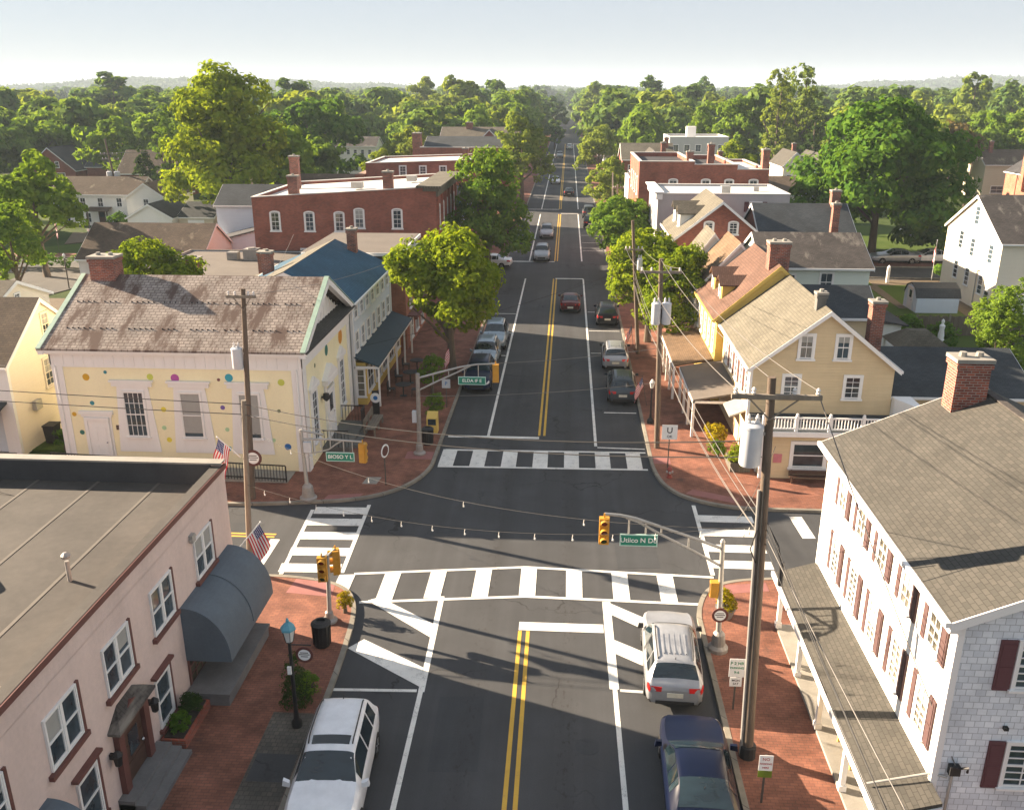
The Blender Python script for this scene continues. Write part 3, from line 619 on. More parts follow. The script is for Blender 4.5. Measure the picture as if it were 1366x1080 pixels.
for i, x in enumerate((-8.35, -6.57, -4.79, -3.01, -1.23, .55, 2.33, 4.1)):
    f = abs(x + 1.3); sk = -.055 * (x + 1.3) * .5
    b.plate([(x - .31 + .0, 29.66 - .125 * f * (x < -1.3) - .03 * f * (x > -1.3)), (x + .31, 29.66 - .12 * f * (x < -1.3) - .03 * f * (x > -1.3)), (x + .31, 31.72 - .13 * f * (x < -1.3) - .05 * f * (x > -1.3)), (x - .31, 31.72 - .14 * f * (x < -1.3) - .05 * f * (x > -1.3))], -.02, .011)
struct(b, 'crosswalk', M['white_paint'])
b = MB()
strip(b, -8.82, 37.05, -8.6, 30.9, .16, .0095); strip(b, -11.28, 36.4, -10.98, 30.65, .16, .0095)
for yy in (36.35, 35.2, 33.9, 32.5, 31.15): b.plate([(-11.15, yy - .33), (-8.7, yy - .25), (-8.75, yy + .42), (-11.2, yy + .34)], -.02, .011)
struct(b, 'crosswalk', M['white_paint'])
b = MB()
strip(b, 6.05, 37.9, 6.0, 31.6, .17, .0095)
for yy in (36.6, 35.25, 33.85, 32.5): b.plate([(6.1, yy - .34), (8.5, yy - .34), (8.5, yy + .3), (6.1, yy + .3)], -.02, .011)
struct(b, 'crosswalk', M['white_paint'])

# ------------------------------------------------------------------ pink stucco building, near left
t = thing('pink_building', 'pink stucco corner building with flat roof and blue barrel awning', 'building', (-11.4, 27.3, 0))
x1, y1, H = -11.4, 27.3, 6.12
b = MB(); b.box(-36, 3, 0, x1, y1, 5.45); b.box(x1 - .3, 3, 5.44, x1, y1, H); b.box(-36, y1 - .3, 5.44, x1 - .3, y1, H + .1); b.box(-36, 3, 5.44, -35.7, y1 - .3, H)
b.build('wall', M['stucco_pink'], t)
b = MB(); b.box(-35.7, 3, 5.46, x1 - .3, y1 - .3, 5.5); rf = b.build('roof', M['flat_roof'], t)
b = MB()
for i in range(9): b.box(-13.6 - i * 2.1, 3, 5.498, -13.5 - i * 2.1, y1 - .3, 5.512)
b.box(-30, 16.0, 5.499, x1 - .3, 16.08, 5.513)
b.build('roof_seam', M['roof_seam'], rf)
b = MB(); b.box(x1 - .3, 3, H, x1 + .02, y1 - .32, H + .03); b.build('coping', M['flat_roof'], t)
b = MB(); b.box(-35.7, y1 - .33, 5.501, x1 - .3, y1 - .301, H + .095); b.build('parapet_lining', M['tar'], t)  # added dark sheet: painted shade on the parapet's inner face
b = MB(); b.box(-36, y1 - .34, H + .1, x1 + .05, y1 + .06, H + .16); b.build('parapet_cap', M['concrete'], t)
b = MB(); b.box(x1 + .002, 3, H - .16, x1 + .07, y1 + .07, H + .02); b.build('trim_band', M['maroon'], t)
b = MB(); b.tube([(-13.2, 20.6, 5.5), (-13.2, 20.6, 6.1)], .06); b.lathe([(.11, 6.2), (.13, 6.27), (.04, 6.36)], (-13.2, 20.6, 0), 8); b.build('vent_pipe', M['galv_dark'], rf)
b = MB(); b.lathe([(.35, 5.5), (.35, 6.15), (.42, 6.2), (.2, 6.4)], (-17.1, 20.8, 0), 12); b.build('roof_vent', M['plastic'], rf)
for yy in (13.6, 16.5, 19.15, 21.85, 24.95):
    for s_ in (-1, 1): window(t, 'E', x1, yy + s_ * .345, 4.12, .6, 1.3, nx=1, ny=1, tw=.045, sill=False, blind={13: .3, 19: .4, 24: .5}.get(int(yy), 0) if s_ > 0 else {16: .5, 24: .5}.get(int(yy), 0), glass='glass')  # half-height blinds stand in for pale reflections in the upper sashes
    b = MB(); b.box(x1, yy - .82, 3.28, x1 + .13, yy + .82, 3.41); b.box(x1, yy + .705, 3.41, x1 + .065, yy + .8, 4.84); b.build('window_sill', M['maroon'], t)
for yy, zc in ((21.2, 1.4), (17.0, 1.6), (14.2, 1.6)):
    window(t, 'E', x1, yy, zc, .8, 1.45, nx=1, ny=1, tw=.06, sill=False)
    b = MB(); b.box(x1, yy - .6, zc + .95, x1 + .17, yy + .6, zc + 1.03); b.box(x1, yy - .55, zc - .9, x1 + .13, yy + .55, zc - .79); b.box(x1, yy + .47, zc - .79, x1 + .065, yy + .56, zc + .9); b.build('window_hood', M['maroon'], t)
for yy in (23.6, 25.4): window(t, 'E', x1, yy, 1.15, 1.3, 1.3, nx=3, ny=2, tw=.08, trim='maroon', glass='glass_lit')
# doorway with slate hood
b = MB(); b.box(x1 - .02, 18.35, .13, x1 + .16, 18.62, 2.25); b.box(x1 - .02, 19.75, .13, x1 + .16, 20.02, 2.25); b.box(x1 - .02, 18.35, 2.25, x1 + .18, 20.02, 2.5)
b.prism([(x1 - .02, 18.3, 2.5), (x1 - .02, 20.05, 2.5), (x1 - .02, 19.18, 2.86)], (.2, 0, 0)); dr = b.build('door_surround', M['maroon'], t)
b = MB(); b.box(x1 - .03, 18.62, .45, x1 + .03, 19.75, 2.25); 
for k in range(3): b.box(x1 + .02, 18.7, .6 + k * .55, x1 + .05, 19.67, 1.05 + k * .55)
dd = b.build('door', M['door_brown'], t); MB().box(x1 + .04, 18.95, 1.2, x1 + .06, 19.45, 1.9).build('pane', M['glass'], dd); MB().ball((x1 + .09, 19.6, 1.25), .05, 8).build('handle', M['chrome'], dd)
b = MB(); b.slab((x1, 18.75, 2.98), (x1, 19.6, 2.98), (x1 + .34, 20.2, 2.56), (x1 + .34, 18.15, 2.56), .07); 
for ya_, yb_, yc_ in ((18.15, 18.75, 18.72), (20.2, 19.6, 19.63)): b.hexa([(x1, ya_, 2.49), (x1 + .34, ya_, 2.48), (x1, yb_, 2.9), (x1, yc_, 2.9), (x1, ya_, 2.56), (x1 + .34, ya_, 2.56), (x1, yb_, 2.97), (x1, yc_, 2.97)])
b.build('door_hood', M['sh_dark_X'], t)
b = MB()
for k in range(3): b.box(x1, 18.1 - .0, .1, x1 + .45 + (2 - k) * .28, 20.4, .13 + (k + 1) * .12)
b.build('step', M['stone_grey'], t)
for yy in (18.1, 20.25):
    b = MB(); b.box(x1, yy - .05, 1.85, x1 + .1, yy + .05, 2.0); b.lathe([(.05, 1.62), (.1, 1.68), (.13, 1.95), (.15, 1.97), (.03, 2.1)], (x1 + .2, yy, 0), 6); b.build('wall_lamp', M['black'], t)
def barrel_awning(root, ya, yb, zt, zb, d):
    b = MB(); n = 14; pr = [(x1 + d * math.sin(PI / 2 * i / n) ** .95, zb + (zt - zb) * math.cos(PI / 2 * i / n)) for i in range(n + 1)]
    for i in range(n):
        (xa, za), (xb, zb_) = pr[i], pr[i + 1]
        for y0_, y1_ in ((ya, (ya + yb) / 2), ((ya + yb) / 2, yb)): b.add([(xa, y0_, za), (xb, y0_, zb_), (xb, y1_, zb_), (xa, y1_, za)], [(0, 1, 2, 3)])
    for yy in (ya, yb): b.add([(x1, yy, zb)] + [(p, yy, q) for p, q in pr], [tuple(range(n + 2))])
    b.box(x1 + d - .02, ya, zb - .16, x1 + d, yb, zb + .01)
    for yy in (ya, yb - .02): b.box(x1, yy, zb - .16, x1 + d - .02, yy + .02, zb)
    o = b.build('awning', M['canvas_blue'], root, smooth=True)
    s_ = MB(); ym = (ya + yb) / 2; s_.tube([(p + .012, ym, q + .012) for p, q in pr], .018, 6); s_.build('awning_seam', M['canvas_blue'], o)
barrel_awning(t, 22.85, 26.9, 3.3, 1.62, 1.42); barrel_awning(t, 12.6, 15.5, 3.0, 1.6, 1.2)
b = MB(); b.box(x1, 24.05, 4.85, x1 + .12, 24.3, 5.1); b.box(x1 + .06, 23.95, 4.95, x1 + .1, 24.4, 5.0); b.build('wire_bracket', M['galv'], t)
b = MB(); b.box(-11.3, 22.5, .1, -10.05, 26.3, .5); b.box(-11.35, 22.45, .5, -10.0, 26.35, .58); single(b, 'stone_ledge', M['stone_grey'], 'long grey stone ledge along the wall beneath the blue barrel awning', 'ledge')
t2 = thing('planter_bed', 'low brick-edged planting bed between the pink building door and awning', 'planter', (-11, 21.4, .13))
b = MB(); b.box(-11.35, 20.55, .1, -10.62, 22.4, .42); b.build('bed_edge', M['brick'], t2); b = MB(); b.box(-11.28, 20.62, .4, -10.7, 22.33, .46); b.build('bed_soil', M['mulch'], t2)

# ------------------------------------------------------------------ polka-dot building (left corner)
t = thing('polka_dot_building', 'pale yellow classical building with painted polka dots and a streaked slate roof', 'building', (-18.6, 40.4, 0))
X0, X1, Ya, Yb, ZR = -24.8, -12.5, 40.4, 49.8, 8.75; ym = 45.1
b = MB(); b.box(X0, Ya, 0, X1, Yb, 6.2); b.prism([(X0 + .3, Ya, 6.2), (X0 + .3, Yb, 6.2), (X0 + .3, ym, 8.5)], (X1 - X0 - .9, 0, 0)); b.build('wall', M['yellow_wall'], t)
b = MB()
for yy in (Ya - .06, Yb + .001): b.box(X0 - .06, yy, 5.35, X1 + .06, yy + .059, 6.0)
b.box(X1 + .001, Ya - .06, 5.45, X1 + .08, Yb + .06, 6.0); b.box(X0 - .08, Ya - .06, 5.45, X0 - .001, Yb + .06, 6.0)
for i, (e, za, zb_) in enumerate(((.16, 6.0, 6.09), (.34, 6.09, 6.2), (.42, 6.2, 6.3))): b.box(X0 - e, Ya - e, za, X1 + e, Yb + e, zb_)
for i in range(25): b.box(X0 + .1 + i * .5, Ya - .085, 5.42, X0 + .14 + i * .5, Ya - .061, 5.98)
for xx in (X0 - .03, X1 - .52): b.box(xx, Ya - .05, .1, xx + .55, Ya - .001, 5.35)
b.box(X1 + .001, Ya - .05, .1, X1 + .05, Ya + .5, 5.45); b.box(X1 + .001, Yb - .5, .1, X1 + .05, Yb + .05, 5.45)
b.build('entablature', M['white'], t)
sl = (8.95 - 6.38) / (ym - Ya + .42)
b = MB(); b.slab((X0 - .4, ym, 8.95), (X1 + .3, ym, 8.95), (X1 + .3, Ya - .44, 6.36), (X0 - .4, Ya - .44, 6.36), .1); b.slab((X0 - .4, ym, 8.95), (X1 + .3, ym, 8.95), (X1 + .3, Yb + .44, 6.36), (X0 - .4, Yb + .44, 6.36), .1)
rf = b.build('roof', M['slate_X'], t)
b = MB()
for xa in (X0 - .42, X1 + .12):
    for ye in (Ya - .46, Yb + .46): b.slab((xa, ym, 8.99), (xa + .24, ym, 8.99), (xa + .24, ye, 6.39), (xa, ye, 6.39), .05)
b.each('roof_edge', M['copper'], rf)
b = MB()                                                    # snow guards: two dotted rows of small cleats
for row, yy in enumerate((41.3, 43.1)):
    zz = 6.36 + (yy - Ya + .44) * (8.95 - 6.36) / (ym - Ya + .44)
    for i in range(44):
        xx = X0 + .25 + i * .28
        if (i * 7 + row * 3) % 11 in (0, 4, 9): continue
        b.hexa([(xx, yy - .03, zz - .02), (xx + .055, yy - .03, zz - .02), (xx + .055, yy + .04, zz + .02), (xx, yy + .04, zz + .02), (xx, yy - .02, zz + .06), (xx + .055, yy - .02, zz + .06), (xx + .055, yy, zz + .06), (xx, yy, zz + .06)])
b.each('snow_guard', M['plastic'], rf)
b = MB()
for ye in (Ya - .4, Yb + .4):                                 # raking cornice of the pediment
    b.prism([(X1 + .05, ym, 8.88), (X1 + .05, ye, 6.32), (X1 + .05, ye, 6.05), (X1 + .05, ym, 8.55)], (.3, 0, 0))
b.prism([(X1 - .45, Ya + .4, 6.3), (X1 - .45, Yb - .4, 6.3), (X1 - .45, ym, 8.6)], (.04, 0, 0))
for i in range(15): yy = Ya + .9 + i * .56; zt = 6.3 + (2.2 * (1 - abs(yy - ym) / 4.6)); b.box(X1 - .41, yy - .05, 6.3, X1 - .37, yy + .05, max(6.35, zt))
b.build('pediment', M['white'], t)
b = MB()
for ye in (Ya - .4, Yb + .4): b.prism([(X0 - .38, ym, 8.88), (X0 - .38, ye, 6.32), (X0 - .38, ye, 6.05), (X0 - .38, ym, 8.55)], (.3, 0, 0))
b.build('rake_board', M['white'], t)
b = MB(); b.slab((X1 - .42, Ya - .2, 6.5), (X1 - .42, Yb + .2, 6.5), (X1 + .44, Yb + .44, 6.31), (X1 + .44, Ya - .44, 6.31), .06); b.build('pediment_sill', M['sh_grey_Y'], t)
chimney(t, -24.5, 44.6, -23.2, 45.6, 8.2, 9.95)
for xx, bl in ((-20.95, 0), (-18.12, .9), (-15.22, .9)):
    wn = window(t, 'S', xx, Ya - .055, 2.98, 1.0, 2.3, nx=4 if not bl else 1, ny=2 if not bl else 1, tw=.07, blind=bl)
    b = MB(); zb_, zt = 1.0, 4.42
    for s_ in (-1, 1): b.hexa([(xx + s_ * .57, Ya - .05, zb_), (xx + s_ * 1.05, Ya - .05, zb_), (xx + s_ * 1.05, Ya - .001, zb_), (xx + s_ * .57, Ya - .001, zb_), (xx + s_ * .57, Ya - .05, zt), (xx + s_ * .78, Ya - .05, zt), (xx + s_ * .78, Ya - .001, zt), (xx + s_ * .57, Ya - .001, zt)])
    b.box(xx - .57, Ya - .052, 4.2, xx + .57, Ya - .001, zt); b.box(xx - 1.0, Ya - .12, zt, xx + 1.0, Ya - .001, zt + .22); b.box(xx - 1.08, Ya - .18, zt + .22, xx + 1.08, Ya - .001, zt + .32)
    b.box(xx - .57, Ya - .04, zb_, xx + .57, Ya - .001, 1.78); b.box(xx - .42, Ya - .052, 1.1, xx + .42, Ya - .04, 1.68)
    b.build('window_surround', M['white'], t)
door(t, 'S', -22.95, Ya - .09, .45, .95, 2.2, glass=False)
b = MB(); b.box(-23.65, Ya - .05, .45, -22.25, Ya - .001, 2.95); b.box(-23.8, Ya - .16, 2.95, -22.1, Ya - .001, 3.12); b.box(-23.72, Ya - .1, 2.8, -22.18, Ya - .051, 2.95); b.build('door_surround', M['white'], t)
b = MB()
for xx, zz in ((-21.95, 2.25),): b.box(xx - .1, Ya - .04, zz - .12, xx + .1, Ya - .001, zz + .12)
b.build('wall_plaque', M['door_brown'], t)
b = MB(); b.tube([(-24.62, Ya - .09, 5.4), (-24.62, Ya - .09, .2)], .05); b.tube([(-12.75, Ya - .1, 5.4), (-12.75, Ya - .1, .2)], .045); b.each('downpipe', M['white'], t)
for xx, zz, r_, c_ in ((-23.2, 4.83, .2, 'orange'), (-22.2, 5.1, .1, 'teal'), (-20.0, 4.9, .18, 'lime'), (-18.77, 4.86, .235, 'magenta'), (-16.62, 4.82, .09, 'maroon'), (-16.1, 4.93, .225, 'cyan'), (-13.56, 4.74, .19, 'lime'), (-23.1, 3.5, .13, 'teal'), (-19.54, 3.24, .15, 'yellow'), (-16.57, 3.4, .13, 'purple'), (-13.79, 3.28, .1, 'olive'), (-23.85, 1.95, .14, 'green'), (-24.1, 2.9, .13, 'orange'), (-19.45, 1.65, .15, 'yellow'), (-19.63, 2.28, .13, 'mint'), (-16.46, 1.25, .14, 'cyan'), (-14.19, 1.75, .12, 'mint'), (-13.5, 1.42, .19, 'blue'), (-16.46, 2.26, .12, 'mint')):
    MB().disc((xx, Ya - .001, zz), r_ * .88, (0, -1, 0), .004, 24).build('painted_dot', M['dot_' + c_], t)
for yy, zz, r_, c_ in ((47.9, 5.05, .42, 'rust'), (44.9, 5.1, .3, 'green'), (42.6, 4.95, .12, 'olive')): MB().disc((X1 + .001, yy, zz), r_, (1, 0, 0), .004, 24).build('painted_dot', M['dot_' + c_], t)
for yy in (41.95, 47.6):
    window(t, 'E', X1 + .03, yy, 2.5, .8, 2.6, nx=2, ny=3, tw=.1)
    b = MB(); b.box(X1, yy - .75, 3.95, X1 + .16, yy + .75, 4.12); b.prism([(X1, yy - .8, 4.12), (X1, yy + .8, 4.12), (X1, yy, 4.6)], (.14, 0, 0)); b.box(X1, yy - .65, .6, X1 + .05, yy - .45, 3.95); b.box(X1, yy + .45, .6, X1 + .05, yy + .65, 3.95); b.build('window_surround', M['white'], t)
door(t, 'E', X1 + .09, 44.75, .42, 1.1, 2.6)
b = MB(); b.box(X1, 43.9, .42, X1 + .12, 44.1, 3.5); b.box(X1, 45.4, .42, X1 + .12, 45.6, 3.5); b.box(X1, 43.7, 3.5, X1 + .3, 45.8, 3.8); b.prism([(X1, 43.6, 3.8), (X1, 45.9, 3.8), (X1, 44.75, 4.45)], (.28, 0, 0)); b.build('door_surround', M['white'], t)
b = MB(); b.lathe([(.03, .25), (.16, .2), (.2, -.05), (.05, -.2)], (X1 + .25, 43.4, 3.0), 8); b.box(X1, 43.35, 2.95, X1 + .15, 43.45, 3.05); b.build('wall_lamp', M['black'], t)
b = MB(); b.box(X1, 42.9, .1, -11.1, 47.0, .42); b.box(-11.1, 43.6, .1, -10.8, 46, .27); b.build('landing', M['concrete_dark'], t)
b = MB()
for yy in (42.95, 46.9): 
    for k in range(8): b.box(X1 + .1 + k * .18, yy - .012, .42, X1 + .124 + k * .18, yy + .012, 1.3)
    b.box(X1 + .05, yy - .025, 1.3, -11.1, yy + .025, 1.35)
for k in range(6): b.box(-11.15, 46.9 - k * .15, .42, -11.126, 46.924 - k * .15, 1.3)
b.box(-11.17, 46.1, 1.3, -11.1, 46.95, 1.35); b.build('landing_rail', M['black'], t)
r = thing('access_ramp', 'sloping concrete ramp along the front of the polka-dot building', 'ramp', (-18.7, 39.6, .1))
b = MB(); b.hexa([(-24.8, 38.95, .1), (-13.2, 38.95, .1), (-13.2, 40.3, .1), (-24.8, 40.3, .1), (-24.8, 38.95, .55), (-13.2, 38.95, .16), (-13.2, 40.3, .16), (-24.8, 40.3, .55)]); b.build('ramp_deck', M['concrete'], r)
b = MB(); zr = lambda x: .16 + (x + 13.2) / -11.6 * .39
for i in range(78):
    xx = -24.8 + i * .15; th = .03 if i % 11 == 0 else .011; b.box(xx - th, 38.98, zr(xx) - .02, xx + th, 39.0 + th, zr(xx) + .82)
for dz in (.12, .82): b.hexa([(-24.8, 38.96, zr(-24.8) + dz), (-13.25, 38.96, zr(-13.25) + dz), (-13.25, 39.02, zr(-13.25) + dz), (-24.8, 39.02, zr(-24.8) + dz), (-24.8, 38.96, zr(-24.8) + dz + .05), (-13.25, 38.96, zr(-13.25) + dz + .05), (-13.25, 39.02, zr(-13.25) + dz + .05), (-24.8, 39.02, zr(-24.8) + dz + .05)])
b.build('ramp_rail', M['black'], r)

# ------------------------------------------------------------------ beige house at the far left
t = thing('beige_house', 'cream clapboard gable house with dark roof at the left picture edge', 'house', (-28, 41.7, 0))
w_, r_ = gable_block(t, -44, -28, 41.7, 48.8, 5.0, 7.5, 'X', 'cream_wall', 'sh_brown_X', oh=.3, og=.15)
window(t, 'E', -28, 45.6, 6.1, .6, 1.2, 'cream_wall', 2, 2, blind=.5); window(t, 'E', -28, 45.2, 3.55, .75, 1.5, 'cream_wall', 2, 2, blind=.5)
b = MB(); b.box(-44, 41.62, .1, -28.02, 41.699, 4.9); b.build('front_wall', M['blue_wall'], t)
b = MB(); b.slab((-44, 41.6, 3.1), (-28.2, 41.6, 3.1), (-28.2, 39.6, 2.5), (-44, 39.6, 2.5), .1); b.build('porch_roof', M['sh_navy_X'], t)
b = MB()
for xx in (-28.5, -31.5, -34.5): b.box(xx - .1, 39.75, .1, xx + .1, 39.95, 2.45)
b.box(-44, 39.7, 2.25, -28.3, 39.82, 2.45); b.each('porch_post', M['white'], t)
b = MB(); b.box(-44, 39.6, -.05, -28.2, 41.6, .3); b.build('porch_floor', M['concrete'], t)
door(t, 'S', -29.7, 41.62, .3, .9, 2.0, 'door_brown')
b = MB(); b.box(-28.6, 41.5, .2, -27.9, 41.6, 5.0); b.box(-27.99, 41.6, .2, -27.93, 41.75, 4.95); b.each('corner_board', M['white'], t)
b = MB(); b.box(-27.98, 43.2, 2.0, -27.75, 43.75, 2.5); b.build('wall_vent', M['galv'], t)
g = thing('trash_bin', 'dark wheeled bin against the cream house side wall', 'bin', (-27.4, 43.6, .1)); b = MB(); b.hexa([(-27.65, 43.3, .12), (-27.15, 43.3, .12), (-27.15, 43.9, .12), (-27.65, 43.9, .12), (-27.7, 43.25, 1.05), (-27.1, 43.25, 1.05), (-27.1, 43.95, 1.05), (-27.7, 43.95, 1.05)]); b.build('bin_body', M['plastic'], g); b = MB(); b.box(-27.72, 43.22, 1.05, -27.05, 43.98, 1.12); b.build('bin_lid', M['plastic'], g)
g = thing('garden_gate', 'small wooden gate in the alley beside the polka-dot building', 'gate', (-26.4, 45.5, .1)); b = MB()
for i in range(9): b.box(-27.3 + i * .26, 45.5, .1, -27.12 + i * .26, 45.54, 1.25)
b.build('gate_board', M['ochre_wall'], g); b = MB(); b.box(-27.4, 45.54, .4, -25, 45.6, .5); b.box(-27.4, 45.54, 1.0, -25, 45.6, 1.1); b.build('gate_rail', M['wood_grey'], g)

# ------------------------------------------------------------------ blue-roofed row house with shopfront
t = thing('blue_roof_house', 'pale blue row house with slate-blue roof and dark shop awning', 'house', (-12.4, 50.3, 0))
gable_block(t, -20, -12.4, 50.3, 61.9, 6.4, 8.05, 'Y', 'blue_wall', 'sh_blue_Y', xr=-16.1, oh=.25, og=.25)
b = MB(); b.slab((-16.12, 50.02, 8.215), (-16.12, 62.18, 8.215), (-20.4, 62.18, 6.33), (-20.4, 50.02, 6.33), .04); b.build('rear_roof', M['sh_tan_Y'], t)  # sunlit west slope of the blue roof, its light put into a tan colour
b = MB(); b.box(-20, 50.24, .1, -12.42, 50.299, 6.3); b.build('side_wall', M['grey_wall'], t)
b = MB(); b.box(-12.46, 50.2, .1, -12.3, 50.36, 6.3); b.box(-12.46, 61.8, .1, -12.3, 61.95, 6.3); b.each('corner_board', M['white'], t)
for i in range(7):
    yy = 51.35 + i * 1.6; window(t, 'E', -12.4, yy, 5.72, .72, .95, nx=2, ny=1, tw=.08); window(t, 'E', -12.4, yy, 3.85, .72, 1.15, nx=2, ny=1, tw=.08)
b = MB(); b.slab((-12.39, 50.2, 3.2), (-12.39, 62, 3.2), (-10.9, 62, 2.65), (-10.9, 50.2, 2.65), .08); b.build('awning', M['canvas_dark'], t)
b = MB(); b.box(-11.0, 50.2, 2.46, -10.9, 62, 2.58); b.box(-12.4, 50.2, 2.46, -11, 50.28, 2.6)
for yy in (50.3, 53.2, 56.1, 59, 61.9): b.box(-11.0, yy - .06, .1, -10.9, yy + .06, 2.46)
b.each('awning_post', M['white'], t)
b = MB(); b.box(-12.4, 50.5, .1, -11.75, 61.8, 2.75); b.build('shop_front', M['ochre_wall'], t)
for yy in (51.6, 53.8, 56.0, 58.2, 60.4): window(t, 'E', -11.75, yy, 1.6, 1.5, 1.5, nx=2, ny=1, tw=.1)
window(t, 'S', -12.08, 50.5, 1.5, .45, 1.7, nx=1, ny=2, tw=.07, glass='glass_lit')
chimney(t, -15.0, 60.9, -14.4, 61.5, 7.0, 9.1)
chimney(t, -19.2, 55.5, -18.6, 56.1, 6.4, 8.4)

t = thing('mansard_building', 'narrow brick building with grey mansard storey and white dormers', 'building', (-11.4, 62.6, 0))
b = MB(); b.box(-18.5, 62.6, 0, -11.4, 71.5, 5.0); b.build('wall', M['brick_light'], t)
b = MB(); b.hexa([(-18.5, 62.62, 5.0), (-11.35, 62.62, 5.0), (-11.35, 71.48, 5.0), (-18.5, 71.48, 5.0), (-18.5, 62.8, 7.1), (-12.1, 62.8, 7.1), (-12.1, 71.3, 7.1), (-18.5, 71.3, 7.1)]); b.build('mansard', M['sh_navy_Y'], t)
b = MB(); b.box(-18.7, 62.5, 7.1, -11.75, 71.6, 7.22); b.build('roof', M['roof_tan'], t)
b = MB(); b.box(-11.75, 62.46, 6.95, -11.62, 71.6, 7.2); b.box(-18.7, 62.4, 6.98, -11.62, 62.5, 7.2); b.box(-11.5, 62.55, 5.0, -11.2, 71.5, 5.16); b.hexa([(-11.4, 62.52, 5.15), (-11.2, 62.52, 5.15), (-11.2, 62.6, 5.15), (-11.4, 62.6, 5.15), (-12.1, 62.52, 7.0), (-11.85, 62.52, 7.0), (-11.85, 62.78, 7.0), (-12.1, 62.78, 7.0)]); b.build('cornice', M['white'], t)
for yy in (64.2, 66.6, 69.0):
    b = MB(); b.box(-12.0, yy - .5, 5.2, -11.25, yy + .5, 6.5); b.prism([(-12.1, yy - .6, 6.5), (-12.1, yy + .6, 6.5), (-12.1, yy, 6.85)], (.9, 0, 0)); d_ = b.build('dormer', M['white'], t); window(d_, 'E', -11.25, yy, 5.85, .55, .9, nx=2, ny=1, tw=.06)
for yy in (64.5, 67, 69.5): window(t, 'E', -11.4, yy, 3.6, .8, 1.4, nx=2, ny=1, tw=.08); window(t, 'E', -11.4, yy, 1.4, 1.2, 1.6, nx=2, ny=1, tw=.1)
b = MB(); b.box(-11.4, 63, 2.5, -10.7, 71, 2.6); b.box(-10.9, 63, 2.3, -10.7, 71, 2.5); b.build('shop_canopy', M['maroon'], t)

# ------------------------------------------------------------------ big brick building and what lies between
t = thing('brick_block', 'big red brick commercial building with white roof and a row of chimneys on its edge', 'building', (-11.5, 79.8, 0))
flat_block(t, -28, -11.5, 79.8, 94, 10.0, 'brick', 'roof_white', par=.3, cop='roof_white', drop=1.0)
b = MB(); b.box(-13.2, 79.3, 9.95, -11.0, 94.4, 10.12); b.box(-12.6, 79.5, 9.65, -11.2, 94.2, 9.94); b.box(-11.5, 79.7, 9.2, -11.3, 94.1, 9.64); b.build('cornice', M['sh_tan_Y'], t)
for xx, bl in ((-26.0, 0), (-22.9, 0), (-20.2, 0), (-18.4, .5), (-15.0, 0)): window(t, 'S', xx, 79.8, 7.2 - .3 * (xx < -20), .72, 1.55, nx=2, ny=2, tw=.13, arch=True, blind=bl)
for xx in (-23.4, -19.0): window(t, 'S', xx, 79.8, 4.0, .8, .9, nx=2, ny=1, tw=.12)
for i in range(5): window(t, 'E', -11.5, 81.5 + i * 2.6, 7.2, .9, 2.0, nx=2, ny=2, tw=.13, arch=True); window(t, 'E', -11.5, 81.5 + i * 2.6, 3.8, .9, 2.0, nx=2, ny=2, tw=.13, arch=True)
b = MB()
for i in range(6): b.box(-11.5, 80.1 + i * 2.6, .1, -11.32, 80.45 + i * 2.6, 9.2)
b.each('pilaster', M['brick'], t)
for xx, yy, zt in ((-24.7, 80.0, 10.9), (-16.2, 80.0, 11.3), (-27.0, 88.5, 12.0)): chimney(t, xx, yy, xx + .85, yy + .7, 8.9, zt)
b = MB(); b.box(-20, 84, 9.4, -19, 85, 9.95); b.box(-15.5, 88, 9.7, -14.6, 89, 10.2); b.each('roof_unit', M['galv'], t)

t = thing('low_extension', 'low building with tan flat roof in front of the big brick wall', 'building', (-26, 66, 0))
flat_block(t, -34, -18.6, 62.5, 79.7, 4.3, 'blue_wall', 'roof_tan', par=.12, cop='roof_tan', pw=.15)
chimney(t, -28.3, 64.6, -27.2, 65.5, 4.2, 6.3); chimney(t, -23.3, 66.5, -22.4, 67.3, 4.2, 6.5)
b = MB(); b.box(-27.5, 75, 4.25, -26.3, 76.1, 5.2); b.box(-29, 75.2, 4.25, -28.1, 76, 4.9); b.lathe([(.35, 5.2), (.35, 5.3)], (-26.9, 75.5, 0), 12); b.each('roof_unit', M['galv_dark'], t)
b = MB(); b.slab((-20.3, 51.5, 6.0), (-20.3, 66, 6.0), (-26.5, 66, 3.6), (-26.5, 51.5, 3.6), .12); b.build('lean_to_roof', M['sh_tan_Y'], t)
b = MB(); b.prism([(-26.3, 51.7, 0), (-20.3, 51.7, 0), (-20.3, 51.7, 5.85), (-26.3, 51.7, 3.5)], (0, 14.1, 0)); b.build('lean_to_wall', M['grey_wall'], t)

t = thing('grey_siding_house', 'pale blue house with dark roof touching the left end of the big brick building', 'house', (-33, 101, 0))
gable_block(t, -40, -28.3, 102, 109, 5.6, 7.5, 'X', 'blue_wall', 'sh_navy_X', oh=.2)
b = MB(); b.prism([(-38.5, 95, 0), (-28.3, 95, 0), (-28.3, 95, 5.0), (-38.5, 95, 2.4)], (0, 6.9, 0)); b.build('lean_to', M['blue_wall'], t)
b = MB(); b.slab((-28.3, 94.8, 5.15), (-28.3, 102, 5.15), (-38.8, 102, 2.45), (-38.8, 94.8, 2.45), .12); b.build('lean_to_roof', M['sh_navy_Y'], t)

